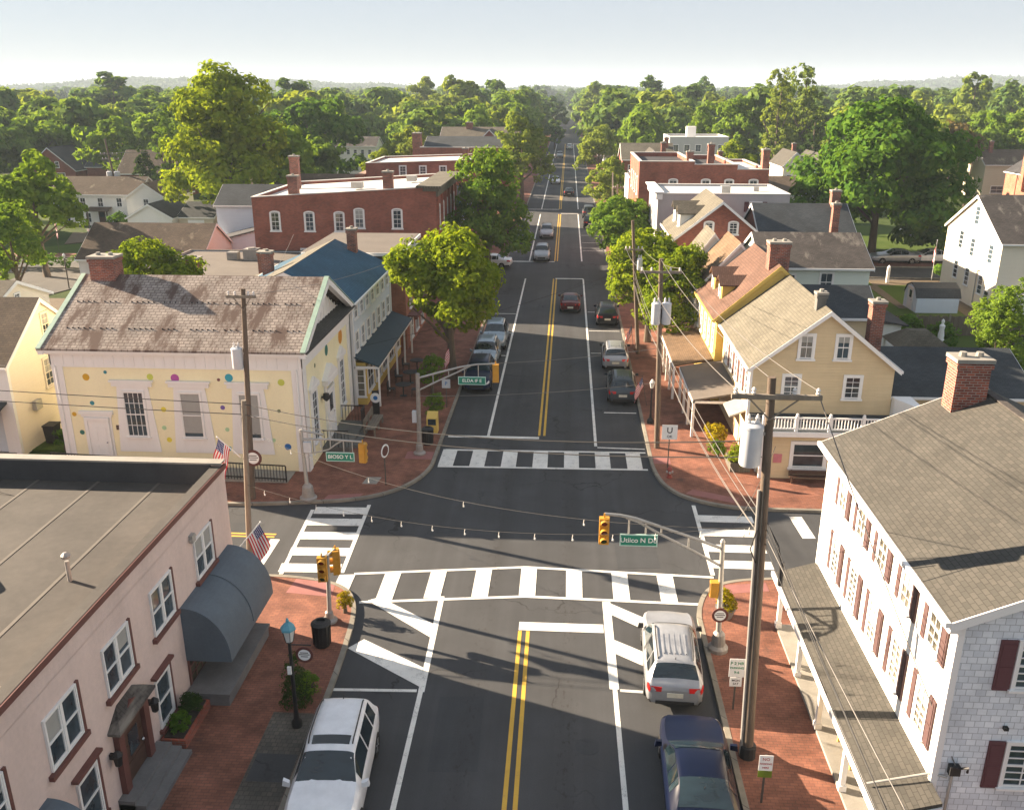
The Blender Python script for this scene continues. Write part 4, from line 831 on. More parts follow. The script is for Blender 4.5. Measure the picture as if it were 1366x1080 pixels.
t = thing('pink_gable_barn', 'low barn with brown roof and pale pink gable end', 'barn', (-36, 92, 0))
gable_block(t, -48.5, -36, 86.5, 95.5, 2.2, 5.0, 'X', 'pink_wall', 'sh_brown_X', oh=.3, og=.2)
b = MB(); b.box(-44.0, 86.4, .1, -41.5, 86.499, 1.9); b.build('door', M['white'], t)
g = thing('open_shed_door', 'dark red plank door leaning below the pink gable', 'door', (-35.4, 84, 0)); b = MB(); b.hexa([(-35.3, 84, 0), (-34.5, 84.6, 0), (-34.45, 84.5, 0), (-35.25, 83.9, 0), (-35.3, 84, 2.6), (-34.5, 84.6, 1.9), (-34.45, 84.5, 1.9), (-35.25, 83.9, 2.6)]); b.build('door_board', M['maroon'], g)

t = thing('white_farmhouse', 'white two-storey farmhouse with brown roof behind the shaded lane', 'house', (-65, 124, 0))
gable_block(t, -72, -59.5, 124, 131, 4.3, 6.3, 'X', 'white_wall', 'sh_brown_X', oh=.25)
gable_block(t, -60.6, -55.0, 122.6, 132, 4.0, 5.9, 'Y', 'white_wall', 'sh_brown_Y', oh=.2)
for xx in (-70, -67.5, -65, -62.3): window(t, 'S', xx, 124, 3.2, .75, 1.2, nx=2, ny=1, tw=.08)
for xx in (-70, -67, -62.5): window(t, 'S', xx, 124, 1.1, .75, 1.3, nx=2, ny=1, tw=.08)
window(t, 'S', -57.8, 122.6, 3.3, .7, 1.1, nx=2, ny=1); window(t, 'S', -56.4, 122.6, 1.2, .7, 1.1, nx=2, ny=1)
door(t, 'S', -65, 124, .1, 1, 2, 'door_brown')
b = MB(); b.slab((-66.6, 123.95, 2.6), (-63.4, 123.95, 2.6), (-63.4, 122.6, 2.2), (-66.6, 122.6, 2.2), .1); b.box(-66.5, 122.6, 0, -66.35, 122.75, 2.15); b.box(-63.7, 122.6, 0, -63.55, 122.75, 2.15); b.build('porch', M['sh_brown_X'], t)
for (xa, xb, ya, ze, zr, lab, rfm) in ((-57.5, -51.5, 116, 2.2, 3.9, 'small white gabled garage to the right of the farmhouse', 'sh_navy_Y'), (-51.3, -46.6, 117.5, 2.1, 3.6, 'cream outbuilding with dark roof under the big yellow-green tree', 'sh_navy_X')):
    t = thing('garage', lab, 'garage', (xa, ya, 0)); gable_block(t, xa, xb, ya, ya + 8, ze, zr, 'Y' if 'Y' in rfm else 'X', 'white_wall' if 'white' in lab else 'beige_wall', rfm, oh=.2)
    b = MB(); b.box((xa + xb) / 2 - 1.1, ya - .05, .05, (xa + xb) / 2 + 1.1, ya - .001, 1.8); b.build('garage_door', M['white'], t)
t = thing('brick_schoolhouse', 'brick hall with steep slate-blue roof and three arched gable windows far left', 'building', (-104, 180, 0))
gable_block(t, -107.5, -97.5, 178, 192, 3.0, 7.2, 'Y', 'brick', 'sh_navy_Y', oh=.3)
gable_block(t, -97.3, -90, 182, 192, 3.4, 7.0, 'X', 'brick', 'sh_navy_X', oh=.3)
for xx in (-104, -102.5, -101): window(t, 'S', xx, 178, 4.0, .7, 1.1, nx=2, ny=1, arch=True)
window(t, 'S', -100.5, 178, 1.6, 1.6, 1.6, nx=3, ny=1); chimney(t, -91.5, 186, -90.2, 187.2, 5, 9.2)
t = thing('brown_roof_house', 'brick house with tall brown roof glimpsed left of the big yellow-green tree', 'house', (-75, 165, 0)); gable_block(t, -80, -68, 160, 170, 4.0, 7.6, 'X', 'brick', 'sh_brown_X')
window(t, 'S', -76, 160, 2.4, .8, 1.3); window(t, 'S', -72, 160, 2.4, .8, 1.3)
t = thing('small_gable_roof', 'small cream gabled outbuilding with pale roof behind the cream house', 'outbuilding', (-40, 66, 0)); gable_block(t, -44.5, -39.8, 58, 66, 3.3, 4.9, 'X', 'cream_wall', 'sh_grey_X', oh=.3); window(t, 'E', -39.8, 62, 3.6, .6, .9)
t = thing('white_hut', 'small white flat-topped hut beside the brick chimney of the polka-dot building', 'hut', (-38, 73, 0)); b = MB(); b.box(-38.5, 72, 0, -35.5, 75, 2.6); b.build('wall', M['white_wall'], t); b = MB(); b.box(-38.8, 71.7, 2.6, -35.2, 75.3, 2.75); b.build('roof', M['roof_white'], t); door(t, 'S', -37, 72, .1, .9, 2.0)

# slate-blue side-gabled house by the second street tree, then the brick row
t = thing('blue_grey_shop', 'blue-grey gabled shop squeezed behind the big brick building', 'shop', (-11, 97, 0))
gable_block(t, -19, -11.2, 95.2, 100.5, 6.2, 7.9, 'Y', 'blue_wall', 'sh_blue_Y', oh=.25)
for yy in (96.3, 98, 99.7): window(t, 'E', -11.2, yy, 4.8, .7, 1.3, nx=2, ny=1); window(t, 'E', -11.2, yy, 1.8, 1.0, 1.6, nx=2, ny=1)
t = thing('brick_row', 'long low brick building with white roof edge behind the big brick one', 'building', (-16, 116, 0))
flat_block(t, -26, -10.4, 118, 130, 9.6, 'brick', 'roof_white', par=.25, cop='roof_white', drop=.5)
for xx in (-21.2, -18.6, -16.0, -13.2): window(t, 'S', xx, 118, 8.1, .75, 1.3, nx=2, ny=2, tw=.12)
for yy in (120, 123, 126): window(t, 'E', -10.4, yy, 7.5, .9, 1.8, nx=2, ny=2, tw=.12); window(t, 'E', -10.4, yy, 4, .9, 1.8, nx=2, ny=2, tw=.12)
chimney(t, -13.5, 118.3, -12.8, 119, 9, 11); b = MB(); b.box(-27.2, 117, 0, -26.05, 124, 7.8); b.build('side_bay', M['brick_light'], t)
t = thing('grey_row_roof', 'grey-roofed lower house between the two long brick buildings', 'house', (-15, 108, 0)); gable_block(t, -21, -11.4, 102, 114, 5.6, 7.8, 'Y', 'brick', 'sh_grey_Y', oh=.2)
for yy in (104, 107, 110): window(t, 'E', -11.4, yy, 4.0, .8, 1.4, nx=2, ny=1)
t = thing('brown_low_roof', 'long low grey-brown roof left of the long brick building', 'outbuilding', (-38, 125, 0)); gable_block(t, -46, -27.6, 126, 134, 5.0, 6.6, 'X', 'beige_wall', 'sh_brown_X', oh=.2); window(t, 'S', -42, 126, 3.4, .8, 1.2)
t = thing('brick_row_far', 'second brick row with dark hipped roof and tall end chimney', 'building', (-16, 152, 0))
flat_block(t, -24, -9.6, 150, 160, 9.2, 'brick', 'sh_navy_X', par=.2, cop='roof_white')
gable_block(t, -23.4, -10.2, 150.6, 159.4, 9.2, 10.6, 'X', 'brick', 'sh_navy_X', z0=9.0, oh=.1, og=.1)
for xx in (-21.5, -18.5, -15.5, -12.5): window(t, 'S', xx, 150, 6.6, .8, 1.4, nx=2, ny=1)
chimney(t, -25.4, 151, -24.1, 153, 6, 11.4)
t = thing('brick_row_end', 'farthest brick house with stepped gable and pale roof at the street', 'building', (-14, 176, 0))
gable_block(t, -24, -9.5, 174, 184, 9.2, 11.2, 'X', 'brick', 'sh_grey_X', oh=.15); gable_block(t, -16.4, -13, 173.2, 178, 9.3, 11.0, 'Y', 'brick', 'sh_grey_Y', oh=.1)
chimney(t, -19.5, 178, -18.3, 179, 10, 12.2)
for xx in (-22, -18.5): window(t, 'S', xx, 174, 7.4, .8, 1.3)
for xa, lab in ((-50.5, 'small white house far off behind the brick rows, with two rows of windows'),):
    t = thing('white_far_house', lab, 'house', (xa, 205, 0)); gable_block(t, xa - 1, xa + 8, 204, 212, 6.2, 8.0, 'X', 'white_wall', 'sh_dark_X', oh=.2)
    for i in range(5): window(t, 'S', xa + .2 + i * 1.6, 204, 5.0, .7, 1.0, nx=1, ny=1, tw=.07); window(t, 'S', xa + .2 + i * 1.6, 204, 2.6, .7, 1.2, nx=1, ny=1, tw=.07)

# ------------------------------------------------------------------ white building with red shutters (near right)
t = thing('shuttered_building', 'large white building with red shutters and grey shingle roof, nearest on the right', 'building', (8.8, 28, 0))
XW, Y0, Y1, XR = 8.8, 17.6, 28.0, 13.2
ze, zr = 7.05, 9.0
b = MB(); b.prism([(XW, Y0 + .03, 0), (17.6, Y0 + .03, 0), (17.6, Y0 + .03, ze), (XR, Y0 + .03, zr), (XW, Y0 + .03, ze)], (0, Y1 - Y0 - .03, 0)); b.build('wall', M['white_wall'], t)
b = MB(); b.prism([(XW + .12, Y0, 0), (17.6, Y0, 0), (17.6, Y0, ze), (XR, Y0, zr), (XW + .12, Y0, ze)], (0, .029, 0)); b.build('shingle_gable', M['shingle_wall'], t)
b = MB(); b.box(XW - .03, Y0 - .03, 0, XW + .12, Y0 + .12, ze); b.box(XW - .03, Y1 - .12, 0, XW + .1, Y1 + .03, ze); b.each('corner_board', M['white'], t)
sl = (zr - ze) / (XR - XW); b = MB(); up = .13
for X_, sg in ((XW - .28, -1), (17.6 + .28, 1)):
    b.slab((XR, Y0 - .12, zr + up), (XR, Y1 + .18, zr + up), (X_, Y1 + .18, ze - sl * .28 + up), (X_, Y0 - .12, ze - sl * .28 + up), .12)
rf = b.build('roof', M['sh_grey_Y'], t)
b = MB(); b.box(XR - .12, Y0 - .12, zr + up - .01, XR + .12, Y1 + .18, zr + up + .03); b.build('ridge_cap', M['sh_dark_X'], rf)
b = MB()
for yy, d in ((Y0 - .16, .038), (Y1 + .182, .035)):
    for X_ in (XW - .28, 17.88): b.prism([(XR, yy, zr + up - .01), (X_, yy, ze - sl * .28 + up - .01), (X_, yy, ze - sl * .28 + up - .25), (XR, yy, zr + up - .26)], (0, d, 0))
b.box(XW - .4, Y0 - .16, ze - sl * .28 + up - .12, XW - .285, Y1 + .2, ze - sl * .28 + up + .01); b.box(XW - .28, Y0 - .12, ze - .28, XW - .002, Y1 + .1, ze - sl * .28 + up - .13)
b.build('roof_trim', M['white'], t)
chimney(t, 11.95, 26.95, 12.95, 27.7, 8.2, 10.3)
for i, yy in enumerate((18.68, 20.52, 22.4, 24.24, 26.1)):
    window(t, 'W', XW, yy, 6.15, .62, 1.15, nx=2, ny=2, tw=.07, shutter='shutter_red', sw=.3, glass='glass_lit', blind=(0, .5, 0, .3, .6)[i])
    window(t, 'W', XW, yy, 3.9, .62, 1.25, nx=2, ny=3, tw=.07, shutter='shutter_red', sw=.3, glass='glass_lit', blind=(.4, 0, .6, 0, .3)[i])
    window(t, 'W', XW, yy, 1.45, .7, 1.3, nx=2, ny=2, tw=.08)
door(t, 'W', XW, 23.3, .24, .9, 2.0, 'door_brown')
for xx, zz in ((10.6, 5.95), (10.8, 3.25)): window(t, 'S', xx, Y0, zz, .85, 1.2, nx=2, ny=3, tw=.07, shutter='shutter_dark', sw=.36)
window(t, 'S', 14.6, Y0, 5.95, .85, 1.2, nx=2, ny=3, tw=.07, shutter='shutter_dark', sw=.36)
b = MB(); b.slab((XW, 16.9, 2.68), (XW, 28.0, 2.68), (7.42, 28.0, 2.25), (7.42, 16.9, 2.25), .1); pr = b.build('porch_roof', M['sh_grey_Y'], t)
b = MB(); b.box(7.32, 16.85, 2.12, 7.415, 28.05, 2.26); b.box(7.42, 16.86, 2.02, 7.56, 28.0, 2.14); b.prism([(XW, 16.86, 2.57), (7.45, 16.86, 2.14), (7.45, 16.86, 2.02), (XW, 16.86, 2.02)], (0, .05, 0)); b.build('porch_beam', M['white'], t)
for yy in (17.3, 19.95, 22.45, 24.95, 27.75):
    b = MB(); b.box(7.6, yy - .07, .24, 7.74, yy + .07, 2.03); b.box(7.57, yy - .1, .24, 7.77, yy + .1, .42); b.box(7.57, yy - .1, 1.9, 7.77, yy + .1, 2.02); b.each('porch_post', M['white'], t)
b = MB(); b.tube([(7.42, 17.8, 2.36), (8.1, 17.72, 2.62), (8.78, 17.66, 2.86), (9.1, Y0 - .1, 2.9)], .028, 6); b.tube([(9.18, Y0 - .12, 3.05), (9.16, Y0 - .12, .2)], .035, 6); b.build('conduit', M['galv'], t)
b = MB(); b.box(9.1, Y0 - .18, 3.0, 9.34, Y0 - .02, 3.24); b.tube([(9.3, Y0 - .15, 3.2), (9.42, Y0 - .3, 3.35), (9.5, Y0 - .15, 3.1)], .03, 6); b.build('service_head', M['plastic'], t)
b = MB(); b.box(10.15, Y0 - .1, 4.25, 10.25, Y0 + .0, 4.33); b.build('wall_fitting', M['plastic'], t)
t3 = thing('park_bench', 'small wooden bench under the porch of the white shuttered building', 'bench', (8.35, 21.3, .24)); b = MB()
for k in range(3): b.box(8.1 + k * .16, 20.6, .62, 8.22 + k * .16, 22.0, .66)
b.build('seat', M['ochre_wall'], t3); b = MB()
for k in range(3): b.box(8.6, 20.6, .76 + k * .14, 8.64, 22.0, .86 + k * .14)
b.build('backrest', M['ochre_wall'], t3)
for yy in (20.7, 21.85): b = MB(); b.box(8.1, yy, .24, 8.16, yy + .06, .62); b.box(8.58, yy, .24, 8.64, yy + .06, 1.1); b.build('leg', M['ochre_wall'], t3)

# ------------------------------------------------------------------ tan gabled house on the far corner
t = thing('tan_house', 'tan clapboard gable house with white balcony railing on the far right corner', 'house', (9.4, 41, 0))
gable_block(t, 9.35, 16.25, 43.4, 52, 5.1, 7.85, 'Y', 'tan_wall', 'sh_tan_Y', oh=.25, og=.25)
for xx in (11.85, 13.62): window(t, 'S', xx, 43.4, 6.1, .6, 1.15, nx=2, ny=1, tw=.12, blind=.3)
window(t, 'S', 11.3, 43.4, 4.05, .72, 1.1, nx=2, ny=2, tw=.12); window(t, 'S', 14.3, 43.4, 4.05, .72, 1.1, nx=2, ny=2, tw=.12)
for yy in (44.4, 45.9, 47.4, 48.9, 50.4): window(t, 'W', 9.35, yy, 3.9, .6, 1.35, nx=2, ny=2, tw=.1, shutter='shutter_pink', sw=.24)
b = MB(); b.box(9.6, 41.0, 0, 17.2, 43.39, 2.5); b.build('lower_wall', M['tan_wall'], t)
b = MB(); b.box(9.4, 40.7, 2.5, 17.4, 43.39, 2.64); b.build('balcony_roof', M['sh_navy_X'], t)
b = MB(); b.box(9.35, 40.6, 2.42, 17.5, 40.69, 2.66)
for i in range(6): xx = 9.55 + i * 1.55; b.box(xx - .07, 40.75, 2.64, xx + .07, 40.89, 3.42); b.ball((xx, 40.82, 3.47), .08, 6)
b.box(9.5, 40.78, 3.28, 17.3, 40.86, 3.35); b.box(9.5, 40.79, 2.74, 17.3, 40.85, 2.8)
for i in range(52): xx = 9.65 + i * .148; b.box(xx - .02, 40.8, 2.8, xx + .02, 40.84, 3.28)
b.build('balcony_rail', M['white'], t)
window(t, 'S', 11.85, 41.0, 1.35, 1.5, 1.2, nx=1, ny=1, tw=.14, glass='glass'); 
b = MB(); b.box(10.2, 40.96, .95, 10.6, 41.0, 1.4); b.build('poster', M['pink_cloth'], t)
door(t, 'W', 9.6, 42.3, .13, .9, 2.0)
b = MB(); b.box(9.22, 43.3, 0, 9.36, 43.44, 5.0); b.box(9.55, 40.95, .1, 9.7, 41.1, 2.5); b.each('corner_board', M['white'], t)
chimney(t, 12.4, 44.4, 12.85, 44.85, 7.2, 8.6, 'concrete_dark')
chimney(t, 15.75, 46.2, 16.4, 46.85, 3.0, 7.8, 'brick_chim')
b = MB(); b.slab((6.95, 46.2, 2.3), (6.95, 52.4, 2.3), (9.35, 52.4, 2.75), (9.35, 46.2, 2.75), .1); b.build('porch_roof', M['roof_tan'], t)
b = MB(); b.box(6.9, 46.2, 2.12, 7.05, 52.4, 2.22)
for yy in (46.35, 48.3, 50.2, 52.2): b.box(6.95, yy - .07, .1, 7.09, yy + .07, 2.15)
b.box(6.95, 46.2, 2.1, 9.3, 46.3, 2.22); b.each('porch_post', M['white'], t)
b = MB(); b.slab((8.5, 43.9, 2.25), (8.5, 45.9, 2.25), (9.34, 45.9, 2.6), (9.34, 43.9, 2.6), .08); b.build('door_canopy', M['galv'], t)
b = MB(); b.prism([(16.3, 43.0, 2.64), (17.2, 41.2, 2.64), (17.2, 43.4, 2.64), (16.3, 43.4, 2.64)], (0, 0, 1.0)); b.build('stair_screen', M['white'], t)
t3 = thing('long_bench', 'dark bench below the shop window of the tan corner house', 'bench', (11.9, 40.6, .13)); b = MB(); b.box(10.9, 40.3, .45, 12.9, 40.62, .5); b.build('seat', M['door_brown'], t3); b = MB(); b.box(10.9, 40.6, .52, 12.9, 40.64, .72); b.build('backrest', M['door_brown'], t3)
for xx in (11.0, 12.7): b = MB(); b.box(xx, 40.35, .12, xx + .08, 40.6, .45); b.box(xx, 40.64, .4, xx + .08, 40.68, .72); b.build('leg', M['door_brown'], t3)
t3 = thing('planter_box', 'concrete planter box by the tan house corner door', 'planter', (8.7, 42.2, .13)); b = MB(); b.box(8.3, 41.6, .12, 9.3, 43.0, .6); b.build('box', M['sh_tan_Y'], t3); b = MB(); b.box(8.36, 41.66, .58, 9.24, 42.94, .63); b.build('bed_soil', M['mulch'], t3)

t = thing('tan_rear_wing', 'tan rear wing with dark roof between the tan house and the pale green house', 'house', (14.6, 51, 0)); gable_block(t, 13.6, 18.0, 52.2, 57, 5.5, 6.8, 'X', 'tan_wall', 'sh_navy_X', oh=.2)
t = thing('navy_roof_house', 'low tan house with dark blue-grey roof behind the tan corner house', 'house', (17, 46, 0)); gable_block(t, 16.3, 24.6, 46.2, 54, 2.8, 4.25, 'X', 'tan_wall', 'sh_navy_X', oh=.3)
window(t, 'S', 22.8, 46.2, 1.7, .8, 1.1, nx=2, ny=2); window(t, 'S', 19.5, 46.2, 1.7, .8, 1.1, nx=2, ny=2)
# row behind the tan house
t = thing('ochre_house', 'ochre yellow house with rust roof, two dormers and a big chimney', 'house', (9, 52.3, 0))
gable_block(t, 8.95, 15.7, 52.3, 60.2, 5.35, 8.35, 'Y', 'ochre_wall', 'sh_red_Y', oh=.25, og=.1, trim='ochre_wall')
chimney(t, 11.8, 53.0, 12.95, 53.9, 7.6, 9.7)
for yy in (55.2, 58.0):
    b = MB(); b.box(9.5, yy - .6, 5.5, 11.3, yy + .6, 6.9); d_ = b.build('dormer', M['ochre_wall'], t); b = MB(); b.slab((9.3, yy, 7.35), (11.9, yy, 7.35), (11.9, yy + .75, 6.85), (9.3, yy + .75, 6.85), .08); b.slab((9.3, yy, 7.35), (11.9, yy, 7.35), (11.9, yy - .75, 6.85), (9.3, yy - .75, 6.85), .08); b.build('dormer_roof', M['sh_red_Y'], d_); window(d_, 'W', 9.5, yy, 6.2, .6, .9, nx=2, ny=1)
for yy in (53.2, 54.8, 56.4, 58, 59.5): window(t, 'W', 8.95, yy, 3.9, .6, 1.5, nx=2, ny=2, tw=.12)
b = MB(); b.slab((6.6, 52.5, 2.35), (6.6, 60.3, 2.35), (8.95, 60.3, 2.75), (8.95, 52.5, 2.75), .1); b.build('porch_roof', M['sh_orange_Y'], t)
b = MB(); b.box(6.55, 52.5, 2.15, 6.7, 60.3, 2.27)
for i in range(5): yy = 52.7 + i * 1.85; b.box(6.58, yy - .07, .1, 6.72, yy + .07, 2.2)
b.each('porch_post', M['white'], t)
t = thing('orange_roof_house', 'house with orange-tan roof just beyond the ochre yellow one', 'house', (8.9, 60.4, 0)); gable_block(t, 8.8, 14.2, 60.5, 65.5, 5.3, 8.35, 'Y', 'pink_wall', 'sh_orange_Y', oh=.25, og=.1)
for yy in (61.5, 63, 64.5): window(t, 'W', 8.8, yy, 3.9, .7, 1.4, nx=2, ny=2); window(t, 'W', 8.8, yy, 1.4, .9, 1.5, nx=2, ny=2)
b = MB(); b.slab((6.9, 60.6, 2.6), (6.9, 65.4, 2.6), (8.8, 65.4, 2.9), (8.8, 60.6, 2.9), .1); b.build('porch_roof', M['sh_orange_Y'], t)
t = thing('sand_roof_house', 'narrow house with sand-coloured roof in front of the brick gable', 'house', (8.6, 65.7, 0)); gable_block(t, 8.6, 12.6, 65.7, 69.8, 5.6, 8.2, 'Y', 'white_wall', 'sh_tan_Y', oh=.2, og=.1)
for yy in (66.6, 68.6): window(t, 'W', 8.6, yy, 4.0, .7, 1.4, nx=2, ny=2)
t = thing('pale_green_house', 'pale green house with long weathered dark roof behind the ochre row', 'house', (15, 62, 0))
gable_block(t, 13.4, 20.6, 62, 69.5, 6.6, 8.3, 'X', 'green_wall', 'sh_dark_X', oh=.25, og=.2)
window(t, 'S', 17.75, 62, 5.6, .8, 1.25, nx=2, ny=1, tw=.1); window(t, 'S', 15.4, 62, 5.5, .45, 1.2, nx=1, ny=1, tw=.08); window(t, 'S', 17.75, 62, 2.4, .8, 1.25, nx=2, ny=1)
chimney(t, 19.4, 68, 19.9, 68.5, 7, 10.2)
b = MB(); b.box(20.6, 62.5, 0, 23.4, 67, 2.6); b.build('side_porch', M['white'], t); b = MB(); b.slab((20.6, 62.2, 3.1), (20.6, 67.2, 3.1), (23.8, 67.2, 2.6), (23.8, 62.2, 2.6), .1); b.build('side_porch_roof', M['sh_navy_Y'], t)
t = thing('porch_pavilion', 'white latticed porch with hipped roof in the garden behind the dark-roofed house', 'porch', (22.6, 57, 0))
b = MB(); b.prism([(21, 56, 2.55), (24.2, 56, 2.55), (24.2, 59, 2.55), (21, 59, 2.55)], (0, 0, .08)); b.hexa([(20.9, 55.9, 2.63), (24.3, 55.9, 2.63), (24.3, 59.1, 2.63), (20.9, 59.1, 2.63), (22, 57.2, 3.5), (23.2, 57.2, 3.5), (23.2, 57.9, 3.5), (22, 57.9, 3.5)]); b.build('roof', M['sh_grey_X'], t)
b = MB()
for xx in (21.1, 22.6, 24.1):
    for yy in (56.1, 58.9): b.box(xx - .06, yy - .06, .05, xx + .06, yy + .06, 2.55)
b.each('post', M['white'], t); b = MB()
for i in range(18): b.hexa([(21.1 + i * .17, 56.05, 1.2), (21.14 + i * .17, 56.05, 1.2), (21.14 + i * .17, 56.08, 1.2), (21.1 + i * .17, 56.08, 1.2), (21.2 + i * .17, 56.05, 2.2), (21.24 + i * .17, 56.05, 2.2), (21.24 + i * .17, 56.08, 2.2), (21.2 + i * .17, 56.08, 2.2)]); 
b.box(21, 56.02, 2.2, 24.2, 56.1, 2.3); b.box(21, 56.02, 1.1, 24.2, 56.1, 1.2); b.box(21, 56, .05, 24.2, 59, .9); b.build('lattice', M['white'], t)

t = thing('brick_gable_house', 'red brick gable house with two dormers and dark-roofed wing on the right of the street', 'house', (8.6, 72, 0))
gable_block(t, 8.6, 15.5, 72, 81, 7.0, 9.75, 'Y', 'brick', 'sh_tan_Y', oh=.3, og=.25)
gable_block(t, 15.6, 23, 73.5, 82, 6.7, 8.95, 'X', 'brick', 'sh_navy_X', oh=.2)
for xx in (11.1, 13.0): window(t, 'S', xx, 72, 7.75, .6, .85, nx=2, ny=2, tw=.12, arch=True)
for xx in (10.2, 12.2, 14.2): window(t, 'S', xx, 72, 5.0, .8, 1.5, nx=2, ny=2, tw=.1)
for yy in (75, 78.2):
    b = MB(); b.box(9.1, yy - .7, 7.2, 11.0, yy + .7, 8.6); d_ = b.build('dormer', M['white'], t); b = MB(); b.slab((8.9, yy, 9.2), (11.8, yy, 9.2), (11.8, yy + .9, 8.6), (8.9, yy + .9, 8.6), .08); b.slab((8.9, yy, 9.2), (11.8, yy, 9.2), (11.8, yy - .9, 8.6), (8.9, yy - .9, 8.6), .08); b.build('dormer_roof', M['sh_grey_X'], d_); window(d_, 'W', 9.1, yy, 7.95, .6, .9, nx=2, ny=1)
for yy in (73.3, 75.4, 77.5, 79.6): window(t, 'W', 8.6, yy, 5.4, .8, 1.5, nx=2, ny=2, tw=.1); window(t, 'W', 8.6, yy, 2.0, .8, 1.6, nx=2, ny=2, tw=.1)
chimney(t, 21.8, 77.2, 22.5, 77.9, 8, 10.2)
t = thing('grey_flat_building', 'grey stucco building with white flat roof behind the brick gable house', 'building', (8.2, 84, 0))
flat_block(t, 8.2, 20, 84, 93, 9.1, 'grey_stucco', 'roof_white', par=.2, cop='roof_white'); 
b = MB(); b.box(8.0, 83.8, 8.6, 8.6, 93.2, 9.1); b.box(7.8, 83.7, 9.18, 8.7, 93.3, 9.3); b.build('cornice', M['white'], t)
window(t, 'S', 17.0, 84, 8.0, 1.0, .8, nx=1, ny=1, shutter='shutter_dark', sw=.4)
for yy in (86, 88.5, 91): window(t, 'W', 8.2, yy, 6.6, .9, 1.7, nx=2, ny=2); window(t, 'W', 8.2, yy, 3.2, .9, 1.7, nx=2, ny=2)
b = MB(); b.box(14.2, 86, 8.9, 15, 86.8, 9.6); b.box(17.5, 88, 8.9, 18, 88.5, 9.35); b.each('roof_unit', M['galv'], t)
t = thing('brick_flat_building', 'red brick flat-roofed building with stepped white parapet on the right', 'building', (7.7, 101, 0))
flat_block(t, 7.7, 13.6, 101, 116, 10.7, 'brick', 'sh_navy_Y', par=.5, cop='roof_white'); flat_block(t, 13.61, 18.2, 101.02, 116, 10.4, 'brick', 'sh_navy_Y', par=.5, cop='roof_white'); flat_block(t, 18.21, 21.6, 101.04, 116, 9.9, 'brick', 'roof_white', par=.3, cop='roof_white')
for xx in (11.4, 14.9, 17.4, 20.0): window(t, 'S', xx, 101, 8.0, .8, 1.5, nx=2, ny=2, tw=.13, arch=True)
for yy in (103, 106, 109, 112): window(t, 'W', 7.7, yy, 8.0, .9, 1.8, nx=2, ny=2, tw=.13); window(t, 'W', 7.7, yy, 4.2, .9, 1.8, nx=2, ny=2, tw=.13)
chimney(t, 20.9, 101.5, 21.6, 102.6, 6, 12.0); chimney(t, 13.1, 104, 13.8, 104.7, 10, 11.6); chimney(t, 16, 108, 16.7, 108.7, 10, 12.2)
t = thing('white_shop', 'low white shopfront beside the brick flat-roofed building', 'shop', (8, 117, 0)); flat_block(t, 7.6, 14, 116.5, 124, 7.5, 'white_wall', 'roof_tan', cop='white')
for yy in (118, 121): window(t, 'W', 7.6, yy, 5.4, .9, 1.5); window(t, 'W', 7.6, yy, 2, 1.2, 1.6)
for x0, x1_, y0, y1_, ze_, zr_, ax, wl, rf_, lab in ((8, 15.5, 138, 147, 8.3, 10.3, 'X', 'brick', 'sh_tan_Y', 'brick house with tan roof beyond the flat-roofed block on the right'), (9, 14, 127, 134, 7.4, 10.2, 'Y', 'grey_wall', 'sh_grey_Y', 'grey house with a steep ridge beyond the brick flat-roofed building'), (15, 22, 128, 136, 7.2, 9.0, 'X', 'grey_wall', 'sh_grey_X', 'grey house with a low roof right of the steep-ridged one')):
    t = thing('row_house', lab, 'house', (x0, y0, 0)); gable_block(t, x0, x1_, y0, y1_, ze_, zr_, ax, wl, rf_)
    for k in range(3): window(t, 'S', x0 + 1.3 + k * (x1_ - x0 - 2.4) / 2, y0, ze_ - 1.5, .8, 1.4); 
    for k in range(3): window(t, 'W', x0, y0 + 1.5 + k * 2.4, ze_ - 2, .8, 1.4)
    chimney(t, x1_ - 1.2, y0 + 3, x1_ - .6, y0 + 3.6, zr_ - 1.5, zr_ + 1.0)
t = thing('pale_block_far', 'pale flat building with a rooftop unit far behind the tan roofs', 'building', (20, 180, 0)); flat_block(t, 19, 30, 178, 190, 9.6, 'grey_wall', 'roof_white', cop='white'); b = MB(); b.box(22.5, 181, 9.4, 24.2, 183, 11.4); b.each('roof_unit', M['white'], t)
for k in range(5): window(t, 'S', 20.2 + k * 2.1, 178, 7.6, 1.0, 1.2)
t = thing('white_gable_house', 'white gable house with paired gables far right of the brick flat-roofed building', 'house', (34, 150, 0)); gable_block(t, 34.2, 38, 150, 160, 6.6, 8.6, 'Y', 'cream_wall', 'sh_grey_Y'); gable_block(t, 38.01, 42, 148, 160, 6.2, 8.4, 'Y', 'blue_wall', 'sh_grey_Y')
for xx in (35.2, 37): window(t, 'S', xx, 150, 4.6, .7, 1.2)
window(t, 'S', 40, 148, 5.0, .8, 1.2); chimney(t, 36.5, 155, 37.1, 155.6, 8, 9.8)
t = thing('white_garage', 'low white garage with brown hipped roof beside the brick flat-roofed building', 'garage', (27, 128, 0)); gable_block(t, 24.5, 32.3, 128, 137, 4.4, 6.4, 'X', 'white_wall', 'sh_brown_X'); b = MB(); b.box(26, 127.94, .1, 28.6, 127.99, 2.4); b.build('garage_door', M['beige_wall'], t)
